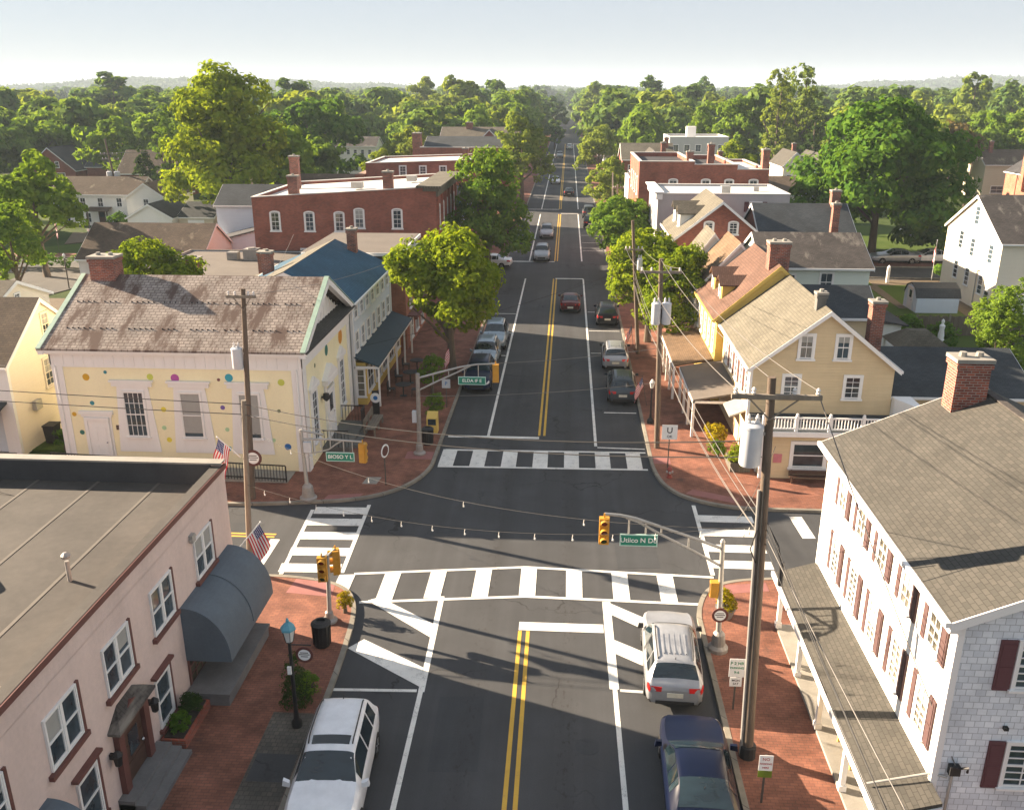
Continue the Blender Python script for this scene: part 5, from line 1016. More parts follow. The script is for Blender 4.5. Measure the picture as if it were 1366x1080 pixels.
# tall white house and others at the far right
t = thing('tall_white_house', 'tall white gable house with sunlit narrow-windowed end on the right', 'house', (35.5, 76, 0))
gable_block(t, 35.5, 52, 75.8, 87, 6.2, 9.35, 'X', 'cream_wall', 'sh_dark_X', oh=.25, og=.2)
for yy, zz in ((81.2, 7.75), (83.7, 5.3), (81.2, 5.0), (77.6, 5.0), (83.9, 2.6), (81.4, 2.4), (78.6, 2.2), (77.2, 1.2)): window(t, 'W', 35.5, yy, zz, .85, 1.55, nx=1, ny=2, tw=.06)
window(t, 'S', 38.2, 75.8, 4.6, .9, 1.3, nx=2, ny=1); window(t, 'S', 41, 75.8, 4.6, .9, 1.3, nx=2, ny=1)
b = MB(); b.slab((38, 75.7, 2.9), (50, 75.7, 2.9), (50, 72.4, 2.2), (36.6, 72.4, 2.2), .12); b.build('porch_roof', M['sh_red_Y'], t); b = MB(); b.box(36.8, 72.6, 0, 50, 75.6, 2.15); b.build('porch', M['white_wall'], t); b = MB(); b.tube([(35.42, 79.4, 3.3), (35.42, 79.4, .2)], .05); b.box(35.3, 79.1, 3.3, 35.48, 79.7, 3.42); b.each('downpipe', M['galv'], t)
b = MB(); b.box(43.5, 78.6, 8.1, 43.8, 78.9, 8.5); b.build('roof_vent', M['white'], t)
t = thing('beige_far_house', 'beige two-storey house with brown roof at the right picture edge', 'house', (72, 165, 0)); gable_block(t, 72, 84, 165, 173, 5.8, 8.0, 'X', 'beige_wall', 'sh_brown_X'); window(t, 'S', 76.5, 165, 4.2, 1.4, 1.4, nx=2, ny=1); window(t, 'S', 75, 165, 1.6, 3.0, 1.2, nx=3, ny=1); chimney(t, 73.5, 168, 74.1, 168.6, 7, 9.6)
t = thing('orange_brick_house', 'orange brick gable house with tall chimney cut by the right picture edge', 'house', (72, 150, 0)); gable_block(t, 71.5, 80, 148, 156, 5.5, 8.6, 'Y', 'brick_light', 'sh_navy_Y'); chimney(t, 71.0, 149, 72.2, 150, 3, 10.8, 'brick_light')
window(t, 'S', 75.6, 148, 4, .9, 1.4)
t = thing('board_fence', 'tall weathered board fence behind the dark-roofed house', 'fence', (25.4, 69.5, 0)); b = MB()
for i in range(74): xx = 24.6 + i * .2; h = 1.55 + .05 * math.sin(i * 2.3) + .04 * random.random(); b.box(xx, 69.5, .04, xx + .185, 69.53, h)
b.build('board_panel', M['wood_fence'], t)
for i in range(7): b = MB(); b.box(24.6 + i * 2.45, 69.4, .02, 24.72 + i * 2.45, 69.5, 1.7); b.each('post', M['wood_grey'], t)
t = thing('garden_shed', 'small grey shed with dark gambrel roof behind the board fence', 'shed', (31.5, 77, 0)); pr = [(77, 0), (80, 0), (80, 1.3), (79.5, 2.0), (78.5, 2.35), (77.5, 2.0), (77, 1.3)]
b = MB(); b.prism([(29.8, y_, z_) for y_, z_ in pr], (3.5, 0, 0)); b.build('wall', M['blue_wall'], t)
b = MB()
for (ya, za), (yb, zb_) in zip(pr[2:-1], pr[3:]): b.hexa([(29.7, ya, za + .01), (33.45, ya, za + .01), (33.45, yb, zb_ + .01), (29.7, yb, zb_ + .01), (29.7, ya, za + .07), (33.45, ya, za + .07), (33.45, yb, zb_ + .07), (29.7, yb, zb_ + .07)])
b.build('roof', M['sh_navy_X'], t); door(t, 'W', 29.8, 78.5, .1, .9, 1.8)
t = thing('garden_statue', 'white garden statue on a pedestal beside the latticed porch', 'statue', (27.1, 64.7, 0)); b = MB(); b.lathe([(.3, .05), (.3, .25), (.2, .3), (.18, .9), (.26, .95), (.26, 1.02)], (27.1, 64.7, 0), 12); b.build('pedestal', M['white'], t); b = MB(); b.lathe([(.2, 1.02), (.22, 1.3), (.16, 1.7), (.2, 2.0), (.08, 2.15), (.11, 2.3), (.1, 2.4), (.02, 2.5)], (27.1, 64.7, 0), 12); b.build('figure', M['white'], t, smooth=True)

# ------------------------------------------------------------------ traffic signals
def signal_head(root, x, y, z, rz, face_dark=False):
    h = bpy.data.objects.new('signal_head', None); COL.objects.link(h); h.parent = root; pl = world_loc(root); h.location = (x - pl[0], y - pl[1], z - pl[2]); h.rotation_euler = (0, 0, rz)
    b = MB()
    for k in range(3): b.box(-.16, -.1, -.46 + k * .312, .16, .12, -.16 + k * .312)
    for k in range(2): b.box(-.13, -.07, -.165 + k * .312, .13, .1, -.145 + k * .312)
    b.box(-.12, .12, -.42, .12, .15, .42); b.tube([(0, 0, .46), (0, 0, .62)], .03, 6)
    o = b.build('housing', M['signal_yellow'], h, loc=(0, 0, 0)); me = o.data
    v = MB()
    for k in range(3):
        zc = -.31 + k * .312; n = 10
        for i in range(n):
            a0, a1 = PI * (-.15 + 1.3 * i / n), PI * (-.15 + 1.3 * (i + 1) / n); r0, r1 = .115, .125
            p = lambda a, r, yy: (r * math.cos(a), yy, zc + r * math.sin(a))
            v.hexa([p(a0, r0, -.27), p(a1, r0, -.27), p(a1, r0, -.09), p(a0, r0, -.09), p(a0, r1, -.27), p(a1, r1, -.27), p(a1, r1, -.09), p(a0, r1, -.09)])
    v.build('visor', M['signal_yellow'], h, loc=(0, 0, 0))
    for k, c in enumerate(('green', 'amber', 'red')): MB().disc((0, -.098, -.31 + k * .312), .105, (0, -1, 0), .012, 16).build('lens', M['lens_' + c], h, loc=(0, 0, 0))
    return h
def street_sign(root, x0, x1, y, z0, z1, txt, hang=()):
    b = MB(); b.box(x0, y - .02, z0, x1, y + .02, z1); o = b.build('street_sign', M['sign_edge'], root)
    b = MB(); b.box(x0 + .035, y - .026, z0 + .035, x1 - .035, y - .018, z1 - .035); b.build('sign_face', M['sign_green'], o)
    pl = world_loc(root); l = lettering(txt, (z1 - z0) * .56, o, ((x0 + x1) / 2 - pl[0], y - .028 - pl[1], (z0 + z1) / 2 - pl[2]), M['sign_white'])
    return o
t = thing('traffic_signal', 'curved mast-arm traffic signal facing the near road, with a green street sign and round emblem', 'traffic signal', (5.38, 26.4, .13))
b = MB(); b.tube([(5.38, 26.4, .13), (5.24, 26.4, 4.22)], [.095, .075], 12); b.lathe([(.09, 4.2), (.03, 4.3)], (5.24, 26.4, 0), 10); b.build('pole', M['galv'], t, smooth=True)
b = MB(); b.lathe([(.34, .12), (.34, .25), (.24, .35), (.2, .75), (.11, .85)], (5.38, 26.4, 0), 14); b.build('base', M['galv_dark'], t)
b = MB(); up = [(5.24, 26.4, 3.95), (4.3, 26.4, 4.3), (3.2, 26.4, 4.68), (2.4, 26.4, 4.95), (1.9, 26.4, 5.05), (1.4, 26.4, 5.08)]; lo = [(5.27, 26.4, 3.3), (4.3, 26.4, 3.85), (3.2, 26.4, 4.42), (2.5, 26.4, 4.83), (2.1, 26.4, 4.98)]
b.tube(up, .05, 10); b.tube(lo, .045, 10)
for a, c in ((4.15, (3.93, 4.36)), (3.25, (4.4, 4.66)), (2.75, (4.35, 4.82)), (2.2, (4.35, 4.97))): b.tube([(a, 26.4, c[0]), (a, 26.4, c[1])], .03, 6)
b.build('arm', M['galv'], t, smooth=True)
signal_head(t, 1.4, 26.36, 4.5, 0); street_sign(t, 1.92, 3.14, 26.36, 3.98, 4.4, 'Utiico N Do')
b = MB(); b.box(4.95, 26.25, 2.2, 5.22, 26.5, 2.75); b.box(5.22, 26.34, 2.4, 5.3, 26.42, 2.5); o = b.build('pedestrian_signal', M['signal_yellow'], t); b = MB(); b.box(4.945, 26.3, 2.27, 4.95, 26.45, 2.68); b.build('screen', M['black'], o)
def emblem(root, x, y, z, r, face=(0, -1, 0)):
    f = Vector(face); o = MB().disc((x, y, z), r, f, .03, 24).build('emblem_sign', M['emblem_red'], root)
    MB().disc(Vector((x, y, z)) + f * .03, r * .7, f, .006, 24).build('emblem_face', M['sign_white'], o)
    m = MB(); side = f.cross(Vector((0, 0, 1)))
    for k, (w_, zz) in enumerate(((.45, .25), (.6, .02), (.4, -.24))):
        c = Vector((x, y, z + zz * r)) + f * .038; a = side * w_ * r
        m.hexa([c - a, c + a, c + a + f * .003, c - a + f * .003, c - a + Vector((0, 0, .1 * r)), c + a + Vector((0, 0, .1 * r)), c + a + f * .003 + Vector((0, 0, .1 * r)), c - a + f * .003 + Vector((0, 0, .1 * r))])
    m.build('emblem_mark', M['text_dark'] if k else M['text_red'], o); return o
emblem(t, 5.33, 26.27, 1.55, .27)

t = thing('traffic_signal', 'mast-arm traffic signal beside the polka-dot building with signal seen from behind', 'traffic signal', (-11.71, 37.3, .13))
b = MB(); b.tube([(-11.71, 37.3, .13), (-11.82, 37.3, 3.55)], [.1, .08], 12); b.build('pole', M['galv'], t, smooth=True)
b = MB(); b.lathe([(.4, .12), (.4, .22), (.3, .28), (.24, .75), (.12, .9)], (-11.71, 37.3, 0), 14); b.build('base', M['galv_dark'], t)
b = MB(); b.tube([(-11.8, 37.3, 3.5), (-10.9, 37.6, 3.2)], .05, 8); b.tube([(-11.8, 37.3, 3.08), (-10.6, 37.3, 3.1), (-9.05, 37.3, 3.02)], [.06, .05, .04], 8); b.tube([(-11.77, 37.3, 2.42), (-11.2, 37.3, 2.44), (-10.6, 37.3, 2.6), (-10.2, 37.3, 2.9), (-9.95, 37.3, 3.05)], .035, 8)
for a, z_ in ((-11.3, 2.44), (-10.9, 2.5), (-10.5, 2.65), (-9.9, 2.5), (-9.5, 2.5)): b.tube([(a, 37.3, z_), (a, 37.3, 3.06)], .025, 6)
b.build('arm', M['galv'], t, smooth=True)
signal_head(t, -9.03, 37.3, 2.48, PI * .93); street_sign(t, -10.72, -9.42, 37.25, 2.06, 2.5, 'BIOSO Y L')
b = MB(); b.box(-11.7, 37.1, 2.5, -11.35, 37.25, 3.0); o = b.build('pedestrian_signal', M['transformer'], t)
t = thing('traffic_signal', 'mast-arm traffic signal on the far left corner beside the parked cars', 'traffic signal', (-7.42, 43.01, .13))
b = MB(); b.tube([(-7.42, 43.01, .13), (-7.38, 43.01, 4.5)], [.13, .1], 12); b.build('pole', M['galv_dark'], t, smooth=True)
b = MB(); b.lathe([(.32, .12), (.32, .22), (.2, .3), (.18, .6), (.13, .7)], (-7.42, 43.01, 0), 14); b.build('base', M['galv_dark'], t)
b = MB(); b.tube([(-7.38, 43.01, 4.25), (-6.2, 43.01, 4.6), (-5.2, 43.01, 4.88), (-4.4, 43.01, 5.03), (-3.45, 43.01, 5.08)], [.06, .055, .05, .045, .04], 10); b.tube([(-7.38, 43.01, 3.6), (-6.4, 43.01, 4.1), (-5.4, 43.01, 4.58), (-4.7, 43.01, 4.95)], .045, 8)
for a, c in ((-6.6, (4.0, 4.5)), (-5.8, (4.4, 4.73)), (-5.0, (4.35, 4.93)), (-4.3, (4.35, 5.02))): b.tube([(a, 43.01, c[0]), (a, 43.01, c[1])], .028, 6)
b.build('arm', M['galv'], t, smooth=True)
signal_head(t, -3.42, 42.97, 4.6, PI * 1.02); street_sign(t, -5.32, -3.92, 42.95, 3.98, 4.4, 'ELDA IF E')
b = MB(); b.box(-7.72, 42.85, 1.9, -7.5, 43.1, 2.5); b.build('pedestrian_signal', M['transformer'], t)
t = thing('traffic_signal', 'short signal post with two yellow signals on the near left corner', 'traffic signal', (-8.17, 27.31, .13))
b = MB(); b.tube([(-8.17, 27.31, .13), (-8.07, 27.31, 2.8)], [.085, .07], 12); b.build('pole', M['galv'], t, smooth=True)
b = MB(); b.lathe([(.28, .12), (.28, .2), (.16, .28), (.14, .5), (.09, .55)], (-8.17, 27.31, 0), 14); b.build('base', M['galv_dark'], t)
signal_head(t, -8.22, 27.08, 2.35, .12); signal_head(t, -7.86, 27.55, 2.4, -PI * .5 + .2)
b = MB(); b.tube([(-8.22, 27.08, 2.85), (-8.08, 27.31, 2.75), (-7.86, 27.55, 2.9)], .035, 6); b.build('arm', M['galv'], t)

# ------------------------------------------------------------------ small street furniture
t = thing('street_lamp', 'black lantern post with teal cap and hanging round emblem on the near left pavement', 'street lamp', (-7.73, 21.73, .13))
b = MB(); b.lathe([(.16, .12), (.16, .3), (.09, .4), (.06, .8), (.05, 3.0), (.09, 3.03), (.09, 3.07)], (-7.73, 21.73, 0), 12); b.build('post', M['black'], t, smooth=True)
b = MB(); b.lathe([(.11, 3.07), (.19, 3.45), (.19, 3.47)], (-7.73, 21.73, 0), 6); o = b.build('lantern', M['lamp_glass'], t)
b = MB(); b.lathe([(.23, 3.46), (.22, 3.52), (.1, 3.66), (.05, 3.7), (.05, 3.76), (.01, 3.84)], (-7.73, 21.73, 0), 6); b.build('cap', M['lamp_cap'], o)
b = MB()
for k in range(6): a = 2 * PI * k / 6; b.tube([(-7.73 + .115 * math.cos(a), 21.73 + .115 * math.sin(a), 3.07), (-7.73 + .195 * math.cos(a), 21.73 + .195 * math.sin(a), 3.46)], .01, 4)
b.build('lantern_frame', M['black'], o)
b = MB(); b.tube([(-7.73, 21.73, 2.95), (-7.1, 21.73, 2.95)], .018, 6); b.build('bracket', M['black'], t); emblem(t, -7.32, 21.75, 2.62, .26)
b = MB(); b.box(-7.83, 21.62, 2.0, -7.72, 21.68, 2.25); b.build('sticker', M['sign_white'], t)
def bin_at(x, y, lab):
    t = thing('trash_bin', lab, 'bin', (x, y, .13)); b = MB(); b.lathe([(.25, .13), (.29, .3), (.3, .95)], (x, y, 0), 16)
    for k in range(16): a = 2 * PI * k / 16; b.tube([(x + .29 * math.cos(a), y + .29 * math.sin(a), .2), (x + .315 * math.cos(a), y + .315 * math.sin(a), .95)], .014, 4)
    b.build('bin_body', M['black'], t); b = MB(); b.lathe([(.34, .95), (.34, 1.0), (.24, 1.08), (.15, 1.09), (.14, 1.02)], (x, y, 0), 16); b.build('bin_lid', M['plastic'], t)
bin_at(-8.05, 25.85, 'black slatted bin on the near left corner pavement'); bin_at(-7.2, 44.4, 'black bin behind the far left signal pole')
def post_sign(x, y, h, lab, panels, name='street_sign_post', rz=0):
    t = thing(name, lab, 'sign', (x, y, .13), None, rz)
    b = MB(); b.box(-.025, -.02, 0, .025, .02, h - .13); b.build('post', M['sign_pole'], t, loc=(0, 0, 0))
    for (w_, z0, z1, mt, txt, tm) in panels:
        b = MB(); b.box(-w_ / 2, -.034, z0 - .13, w_ / 2, -.022, z1 - .13); o = b.build('panel', M[mt], t, loc=(0, 0, 0))
        for k, (s_, zz, sz) in enumerate(txt): lettering(s_, sz, o, (0, -.037, z0 - .13 + (z1 - z0) * zz), M[tm])
    return t
post_sign(5.36, 23.28, 1.95, 'white parking sign with green lettering on the right pavement behind the silver car', [(.46, 1.32, 1.95, 'sign_white', (('P 2 HR', .75, .14), ('PARKING', .5, .1), ('9-6', .25, .12)), 'text_green'), (.36, .98, 1.3, 'sign_white', (('MON', .66, .1), ('SAT', .3, .1)), 'text_dark')])
post_sign(5.46, 19.46, 1.68, 'small white and green parking sign beside the blue car', [(.36, 1.2, 1.68, 'sign_white', (('NO', .75, .12), ('PARKING', .45, .075), ('HERE', .2, .075)), 'text_red'), (.36, .98, 1.19, 'leaf_olive', (), 'text_dark')])
post_sign(5.21, 41.45, 2.6, 'white turn sign above the hydrant on the far right corner', [(.75, 1.85, 2.6, 'sign_white', (('U', .62, .42), ('OK', .2, .18)), 'text_dark')])
post_sign(-6.95, 50.3, 1.9, 'blue and white sign at the kerb beside the parked cars on the left', [(.5, 1.35, 1.9, 'transformer', (('P', .5, .3),), 'dot_blue')])
t = thing('round_sign', 'round white sign seen nearly edge-on on a dark post at the far left corner', 'sign', (-8.42, 39.0, .13)); b = MB(); b.tube([(-8.42, 39, .13), (-8.42, 39, 2.2)], .03, 8); b.build('post', M['sign_pole'], t)
fv = Vector((.93, -.36, 0)); o = MB().disc((-8.39, 39, 1.9), .33, fv, .02, 24).build('sign_ring', M['sign_white'], t); MB().disc(Vector((-8.39, 39, 1.9)) + fv * .02, .25, fv, .006, 24).build('sign_face', M['emblem_red'], o)
t = thing('fire_hydrant', 'small dark red fire hydrant under the white turn sign', 'hydrant', (5.24, 40.75, .13)); b = MB(); b.lathe([(.15, .13), (.15, .18), (.1, .2), (.1, .52), (.13, .54), (.13, .58), (.09, .66), (.03, .7), (.03, .74)], (5.24, 40.75, 0), 12); b.build('barrel', M['hydrant'], t, smooth=True)
for d in ((-1, 0, 0), (1, 0, 0), (0, -1, 0)): MB().disc((5.24 + d[0] * .08, 40.75 + d[1] * .08, .42), .06, d, .09, 10).build('outlet', M['galv'], t)
t = thing('street_lamp', 'slim black lamp post with white lantern beside the dark parked car on the right', 'street lamp', (4.95, 48.4, .13)); b = MB(); b.lathe([(.2, .12), (.2, .3), (.09, .45), (.05, .7), (.045, 2.2)], (4.95, 48.4, 0), 10); b.build('post', M['black'], t); b = MB(); b.lathe([(.08, 2.2), (.15, 2.5), (.17, 2.52), (.03, 2.72)], (4.95, 48.4, 0), 8); b.build('lantern', M['lamp_glass'], t)
t = thing('newspaper_box', 'tan box with a sloping top behind the bin on the left kerb', 'newspaper box', (-7.1, 46.2, .13)); b = MB(); b.hexa([(-7.5, 46, .12), (-6.9, 46, .12), (-6.9, 46.5, .12), (-7.5, 46.5, .12), (-7.5, 46, 1.0), (-6.9, 46, 1.0), (-6.9, 46.5, 1.25), (-7.5, 46.5, 1.25)]); o = b.build('box', M['ochre_wall'], t); b = MB(); b.box(-7.42, 45.985, .6, -6.98, 46.0, .95); b.build('door', M['glass'], o)
t = thing('park_bench', 'pale timber bench in front of the polka-dot building landing', 'bench', (-10.7, 46.2, .13))
b = MB()
for k in range(4): b.box(-10.75 + k * .14, 45.2, .55, -10.64 + k * .14, 47.6, .59)
b.build('seat', M['wood_grey'], t); b = MB()
for k in range(3): b.box(-10.85, 45.2, .7 + k * .14, -10.81, 47.6, .8 + k * .14)
b.build('backrest', M['wood_grey'], t)
for yy in (45.3, 46.4, 47.45): b = MB(); b.box(-10.86, yy, .12, -10.78, yy + .08, 1.1); b.box(-10.3, yy, .12, -10.22, yy + .08, .55); b.build('leg', M['wood_grey'], t)
t = thing('emblem_stand', 'dark stand with a round blue-white emblem behind the timber bench', 'sign', (-10.9, 48.4, .13)); b = MB(); b.box(-11.0, 48.4, .12, -10.6, 48.5, 1.7); b.build('stand', M['black'], t); o = MB().disc((-10.8, 48.395, 1.3), .3, (0, -1, 0), .02, 20).build('emblem_face', M['sign_white'], t); MB().disc((-10.8, 48.37, 1.3), .13, (0, -1, 0), .005, 16).build('emblem_mark', M['dot_blue'], o)
for i, yy in enumerate((52.3, 54.9, 57.6)):
    t = thing('cafe_table', ('nearest dark cafe table under the dark shop awning', 'middle dark cafe table under the dark shop awning', 'farthest dark cafe table under the dark shop awning')[i], 'table', (-9.9, yy, .13), 'cafe tables in front of the blue-roofed house')
    b = MB(); b.lathe([(.48, .72), (.48, .75)], (-9.9, yy, .13), 16); b.build('tabletop', M['black'], t); b = MB(); b.lathe([(.25, 0), (.04, .04), (.04, .72)], (-9.9, yy, .13), 10); b.build('leg', M['black'], t)
    for j, (dx, dy, rz) in enumerate(((-.75, 0, -PI / 2), (.75, 0, PI / 2))):
        c = thing('cafe_chair', 'dark metal cafe chair on the %s side of the %s cafe table' % (('building', 'street')[j], ('nearest', 'middle', 'farthest')[i]), 'chair', (-9.9 + dx, yy + dy, .13), 'cafe chairs', rz)
        MB().box(-.22, -.22, .43, .22, .22, .47).build('seat', M['black'], c, loc=(0, 0, 0)); MB().box(-.22, -.24, .5, .22, -.2, .9).build('backrest', M['black'], c, loc=(0, 0, 0))
        for sx in (-1, 1):
            for sy in (-1, 1): MB().box(sx * .2 - .015, sy * .2 - .015, 0, sx * .2 + .015, sy * .2 + .015, .43 if sy > 0 else .9).build('leg', M['black'], c, loc=(0, 0, 0))
# flags
def flag(base, tip, lab, size=.55, ball=True, own=False):
    """flag hanging from a slanted staff; base and tip are the staff's ends"""
    t = thing('flag', lab, 'flag', base); p, q = Vector(base), Vector(tip); d = (q - p).normalized(); L = (q - p).length
    b = MB(); b.tube([p, q], .02, 6); b.ball(q, .035, 6); b.build('staff', M['sign_white'] if not own else M['sign_pole'], t)
    side = d.cross(Vector((0, 0, 1))); side = side.normalized() if side.length > .05 else Vector((.8, -.6, 0)); out = Vector((d.x, d.y, 0)); out = out.normalized() if out.length > .05 else Vector((.93, -.36, 0))
    nu, nv = 22, 9; h = size; fly = size * 1.75; top = q - d * .08; vs, fs, uv = [], [], []
    steep = abs(d.z) > .85
    for i in range(nu + 1):
        for j in range(nv + 1):
            u, v = i / nu, j / nv
            s0 = top - d * h * (1 - v)
            fd = (Vector((0, 0, -1)) * (.86 if not steep else .72) + out * (.28 if not steep else .55)).normalized()
            pos = s0 + fd * fly * u * (1 - .08 * v) + side * (.075 * math.sin(u * 9 + v * 2.2) * u + .05 * math.sin(v * 7 + u * 3) * u)
            pos += (Vector((0, 0, -1)) * .1 * u * u - d * (.0 if steep else .25) * u * (v - .5) * -1 * h)
            vs.append(tuple(pos - p)); uv.append((u, v))
    for i in range(nu):
        for j in range(nv): a = i * (nv + 1) + j; fs.append((a, a + 1, a + nv + 2, a + nv + 1))
    me = bpy.data.meshes.new('cloth'); me.from_pydata(vs, [], fs); l = me.uv_layers.new(name='UVMap')
    for lp in me.loops: l.data[lp.index].uv = uv[lp.vertex_index]
    me.materials.append(M['flag']); me.shade_smooth(); meshobj('cloth', me, t); return t
flag((-11.35, 27.2, 2.75), (-10.5, 27.75, 3.75), 'striped flag on a white staff at the blue awning corner', .62)
flag((-12.02, 30.44, 5.05), (-12.6, 29.9, 6.05), 'striped flag on the thin wooden pole in front of the polka-dot building', .62)
flag((-6.95, 56.4, .13), (-7.3, 56.0, 2.7), 'striped flag beside the parked cars on the left pavement', .75, own=True)
flag((4.98, 51.3, .13), (4.6, 51.0, 2.1), 'striped flag beside the dark car on the right pavement', .62, own=True)
flag((5.0, 63.4, .13), (4.75, 63.2, 2.1), 'faded flag at the kerb by the wooden pole beneath the right trees', .6, own=True)
flag((-57.1, 98.2, .1), (-56.9, 97.9, 5.2), 'faded pinkish flag on a tall dark post by the lane', 1.1, own=True)
flag((-54.5, 100.8, .1), (-54.4, 100.5, 3.6), 'faded flag on a shorter post by the lane in front of the farmhouse', .9, own=True)
flag((36.4, 91.2, .1), (36.3, 91, 4.1), 'small flag on a white post by the car park on the right', .8)
t = thing('wooden_post', 'short white post at the edge of the right car park', 'post', (31.6, 89.8, .1)); b = MB(); b.box(31.5, 89.7, .05, 31.75, 89.95, 1.6); b.build('shaft', M['white'], t); b = MB(); b.lathe([(.17, 1.6), (.02, 1.8)], (31.62, 89.82, 0), 4); b.build('cap', M['white'], t)
t = thing('street_lamp', 'dark lamp post standing by the lane behind the brick chimney', 'street lamp', (-47.6, 82.5, .05)); b = MB(); b.tube([(-47.6, 82.5, 0), (-47.6, 82.5, 2.9)], .06, 8); b.build('post', M['sign_pole'], t); b = MB(); b.lathe([(.08, 2.9), (.16, 3.2), (.03, 3.4)], (-47.6, 82.5, 0), 8); b.build('lantern', M['lamp_glass'], t)

# ------------------------------------------------------------------ utility poles and cables
def cross(b, x, y, z, x0, x1): b.box(x0, y - .16, z - .06, x1, y - .05, z + .06)
def pole(base, top, lab, r=(.16, .11), arms=(), tf=(), mat='wood_pole', name='utility_pole'):
    t = thing(name, lab, 'utility pole', base); bv, tv = Vector(base), Vector(top)
    at = lambda z: bv.lerp(tv, (z - base[2]) / (top[2] - base[2]))
    b = MB(); b.tube([bv - Vector((0, 0, .1)), bv.lerp(tv, .5), tv], [r[0], (r[0] + r[1]) / 2, r[1]], 12); b.build('shaft', M[mat], t, smooth=True)
    for z, a0, a1 in arms:
        p = at(z); b = MB(); cross(b, p.x, p.y, z, a0, a1)
        for e in (a0, a1): b.tube([(p.x + (e - p.x) * .55, p.y - .1, z - .06), (p.x, p.y - .1, z - .6)], .022, 5)
        o = b.build('crossarm', M['wood_grey'], t)
        for e in (a0 + .1, a0 + (p.x - a0) * .55, a1 - (a1 - p.x) * .55, a1 - .1): i_ = MB().lathe([(.03, .06), (.06, .1), (.035, .14), (.06, .18), (.02, .24)], (e, p.y - .1, z), 8); i_.build('insulator', M['ceramic'], o)
    for z0, z1, dx, dy, rr in tf:
        p = at((z0 + z1) / 2); b = MB(); b.lathe([(rr * .9, z0), (rr, z0 + .06), (rr, z1 - .1), (rr * 1.04, z1 - .09), (rr * 1.02, z1 - .03), (rr * .6, z1 + .02)], (p.x + dx, p.y + dy, 0), 16)
        o = b.build('transformer', M['transformer'], t, smooth=True); b = MB()
        for k in (-.4, .4): b.lathe([(.05, z1), (.07, z1 + .06), (.04, z1 + .1), (.06, z1 + .15), (.015, z1 + .26)], (p.x + dx + k * rr, p.y + dy, 0), 8)
        b.build('bushing', M['ceramic'], o)
        b = MB(); b.box(min(p.x, p.x + dx), p.y + dy * .5 - .04, z1 - .3, max(p.x, p.x + dx), p.y + dy * .5 + .04, z1 - .22); b.box(p.x - .05, min(p.y, p.y + dy), z1 - .3, p.x + .05, max(p.y, p.y + dy), z1 - .22); b.build('bracket', M['galv'], o)
    return t, at
R1, at1 = pole((5.42, 21.25, .13), (5.06, 21.25, 11.4), 'tall wooden utility pole with a single grey transformer, nearest on the right', (.16, .105), [(10.93, 4.1, 6.28)], [(9.1, 10.2, -.42, -.05, .27)])
b = MB(); p0 = at1(.2); pts = [at1(z) + Vector((-.19 + .005 * z, -.03, 0)) for z in (.15, 2, 4, 6, 8.4)]; b.tube(pts, .045, 8); b.build('riser_pipe', M['galv'], R1)
b = MB(); pts = [at1(z) + Vector((-.06, -.17, 0)) for z in (1.5, 3.5, 5.4, 7, 8.8)]; b.tube(pts, .02, 6)
p = at1(7.3); b.tube([p + Vector((.15, -.1, .1)), p + Vector((.4, -.25, -.35)), p + Vector((.45, -.5, -.7)), p + Vector((.28, -.3, -.2))], .02, 6); b.tube([p + Vector((-.15, -.1, .0)), p + Vector((-.3, -.2, -.5)), p + Vector((-.12, -.18, -.9))], .018, 6)
b.build('loose_cable', M['cable'], R1)
b = MB(); q = p + Vector((.45, -.55, -.95)); b.tube([q + Vector((0, 0, .3)), q - Vector((.0, .05, .35))], .07, 10); b.build('splice_case', M['plastic'], R1)
b = MB(); p = at1(.3); b.lathe([(.24, .1), (.23, .5), (.2, .52)], (p.x, p.y, 0), 12); b.build('guard', M['plastic'], R1)
pole((4.98, 44.6, .13), (4.67, 44.6, 10.15), 'wooden utility pole with twin transformers on the far right pavement', (.15, .11), [(9.5, 3.65, 5.7)], [(6.9, 8.0, -.22, -.25, .23), (6.9, 8.0, .3, -.2, .23)])
pole((5.27, 62.6, .13), (4.48, 62.6, 9.58), 'leaning wooden utility pole among the right street trees', (.15, .1), [(7.6, 4.0, 5.3)], [(6.2, 7.0, .35, -.1, .2)])
t, _ = pole((-14.31, 37.15, .13), (-13.77, 37.15, 10.0), 'wooden utility pole with transformer in front of the polka-dot building', (.15, .1), [(9.66, -14.5, -13.2)], [(6.45, 7.4, -.35, -.1, .24)])
emblem(t, -14.0, 36.95, 2.25, .4)
pole((-12.12, 30.44, .13), (-11.67, 30.44, 7.3), 'thin bare pole beside the pink building parapet', (.12, .09), [], [], 'wood_grey', 'thin_pole')
pole((5.75, 150.7, .13), (5.75, 150.7, 8.1), 'pale pole with a white box far down the right pavement', (.13, .1), [(7.9, 4.6, 9.0)], [(6.4, 7.5, .1, -.3, .35)], 'galv')
pole((6.4, 129, .13), (6.2, 129, 7.2), 'bare grey pole between the right trees in the distance', (.12, .09), [], [], 'wood_grey')
pole((6.0, 108, .13), (5.8, 108, 7.6), 'slim grey pole behind the rounded street tree on the right', (.12, .09), [(7.2, 5.2, 6.6)], [], 'wood_grey')
pole((-64.2, 128.6, 0), (-65.4, 128.6, 11.5), 'leaning pole with two transformers in front of the white farmhouse', (.17, .12), [(9.4, -66.4, -63.8), (8.7, -66.2, -63.7)], [(5.4, 7.0, -.55, -.1, .4), (5.4, 7.0, .55, -.1, .4)])
pole((-53.7, 192.9, 0), (-53.5, 192.9, 9.5), 'wooden pole rising behind the chimneys of the big brick building', (.2, .14), [(8.2, -54.8, -52.4)], [])
pole((64.9, 154.3, 0), (65.15, 154.3, 8.0), 'wooden pole with crossarm right of the huge maple', (.17, .12), [(7.5, 63.9, 66.7)], [])
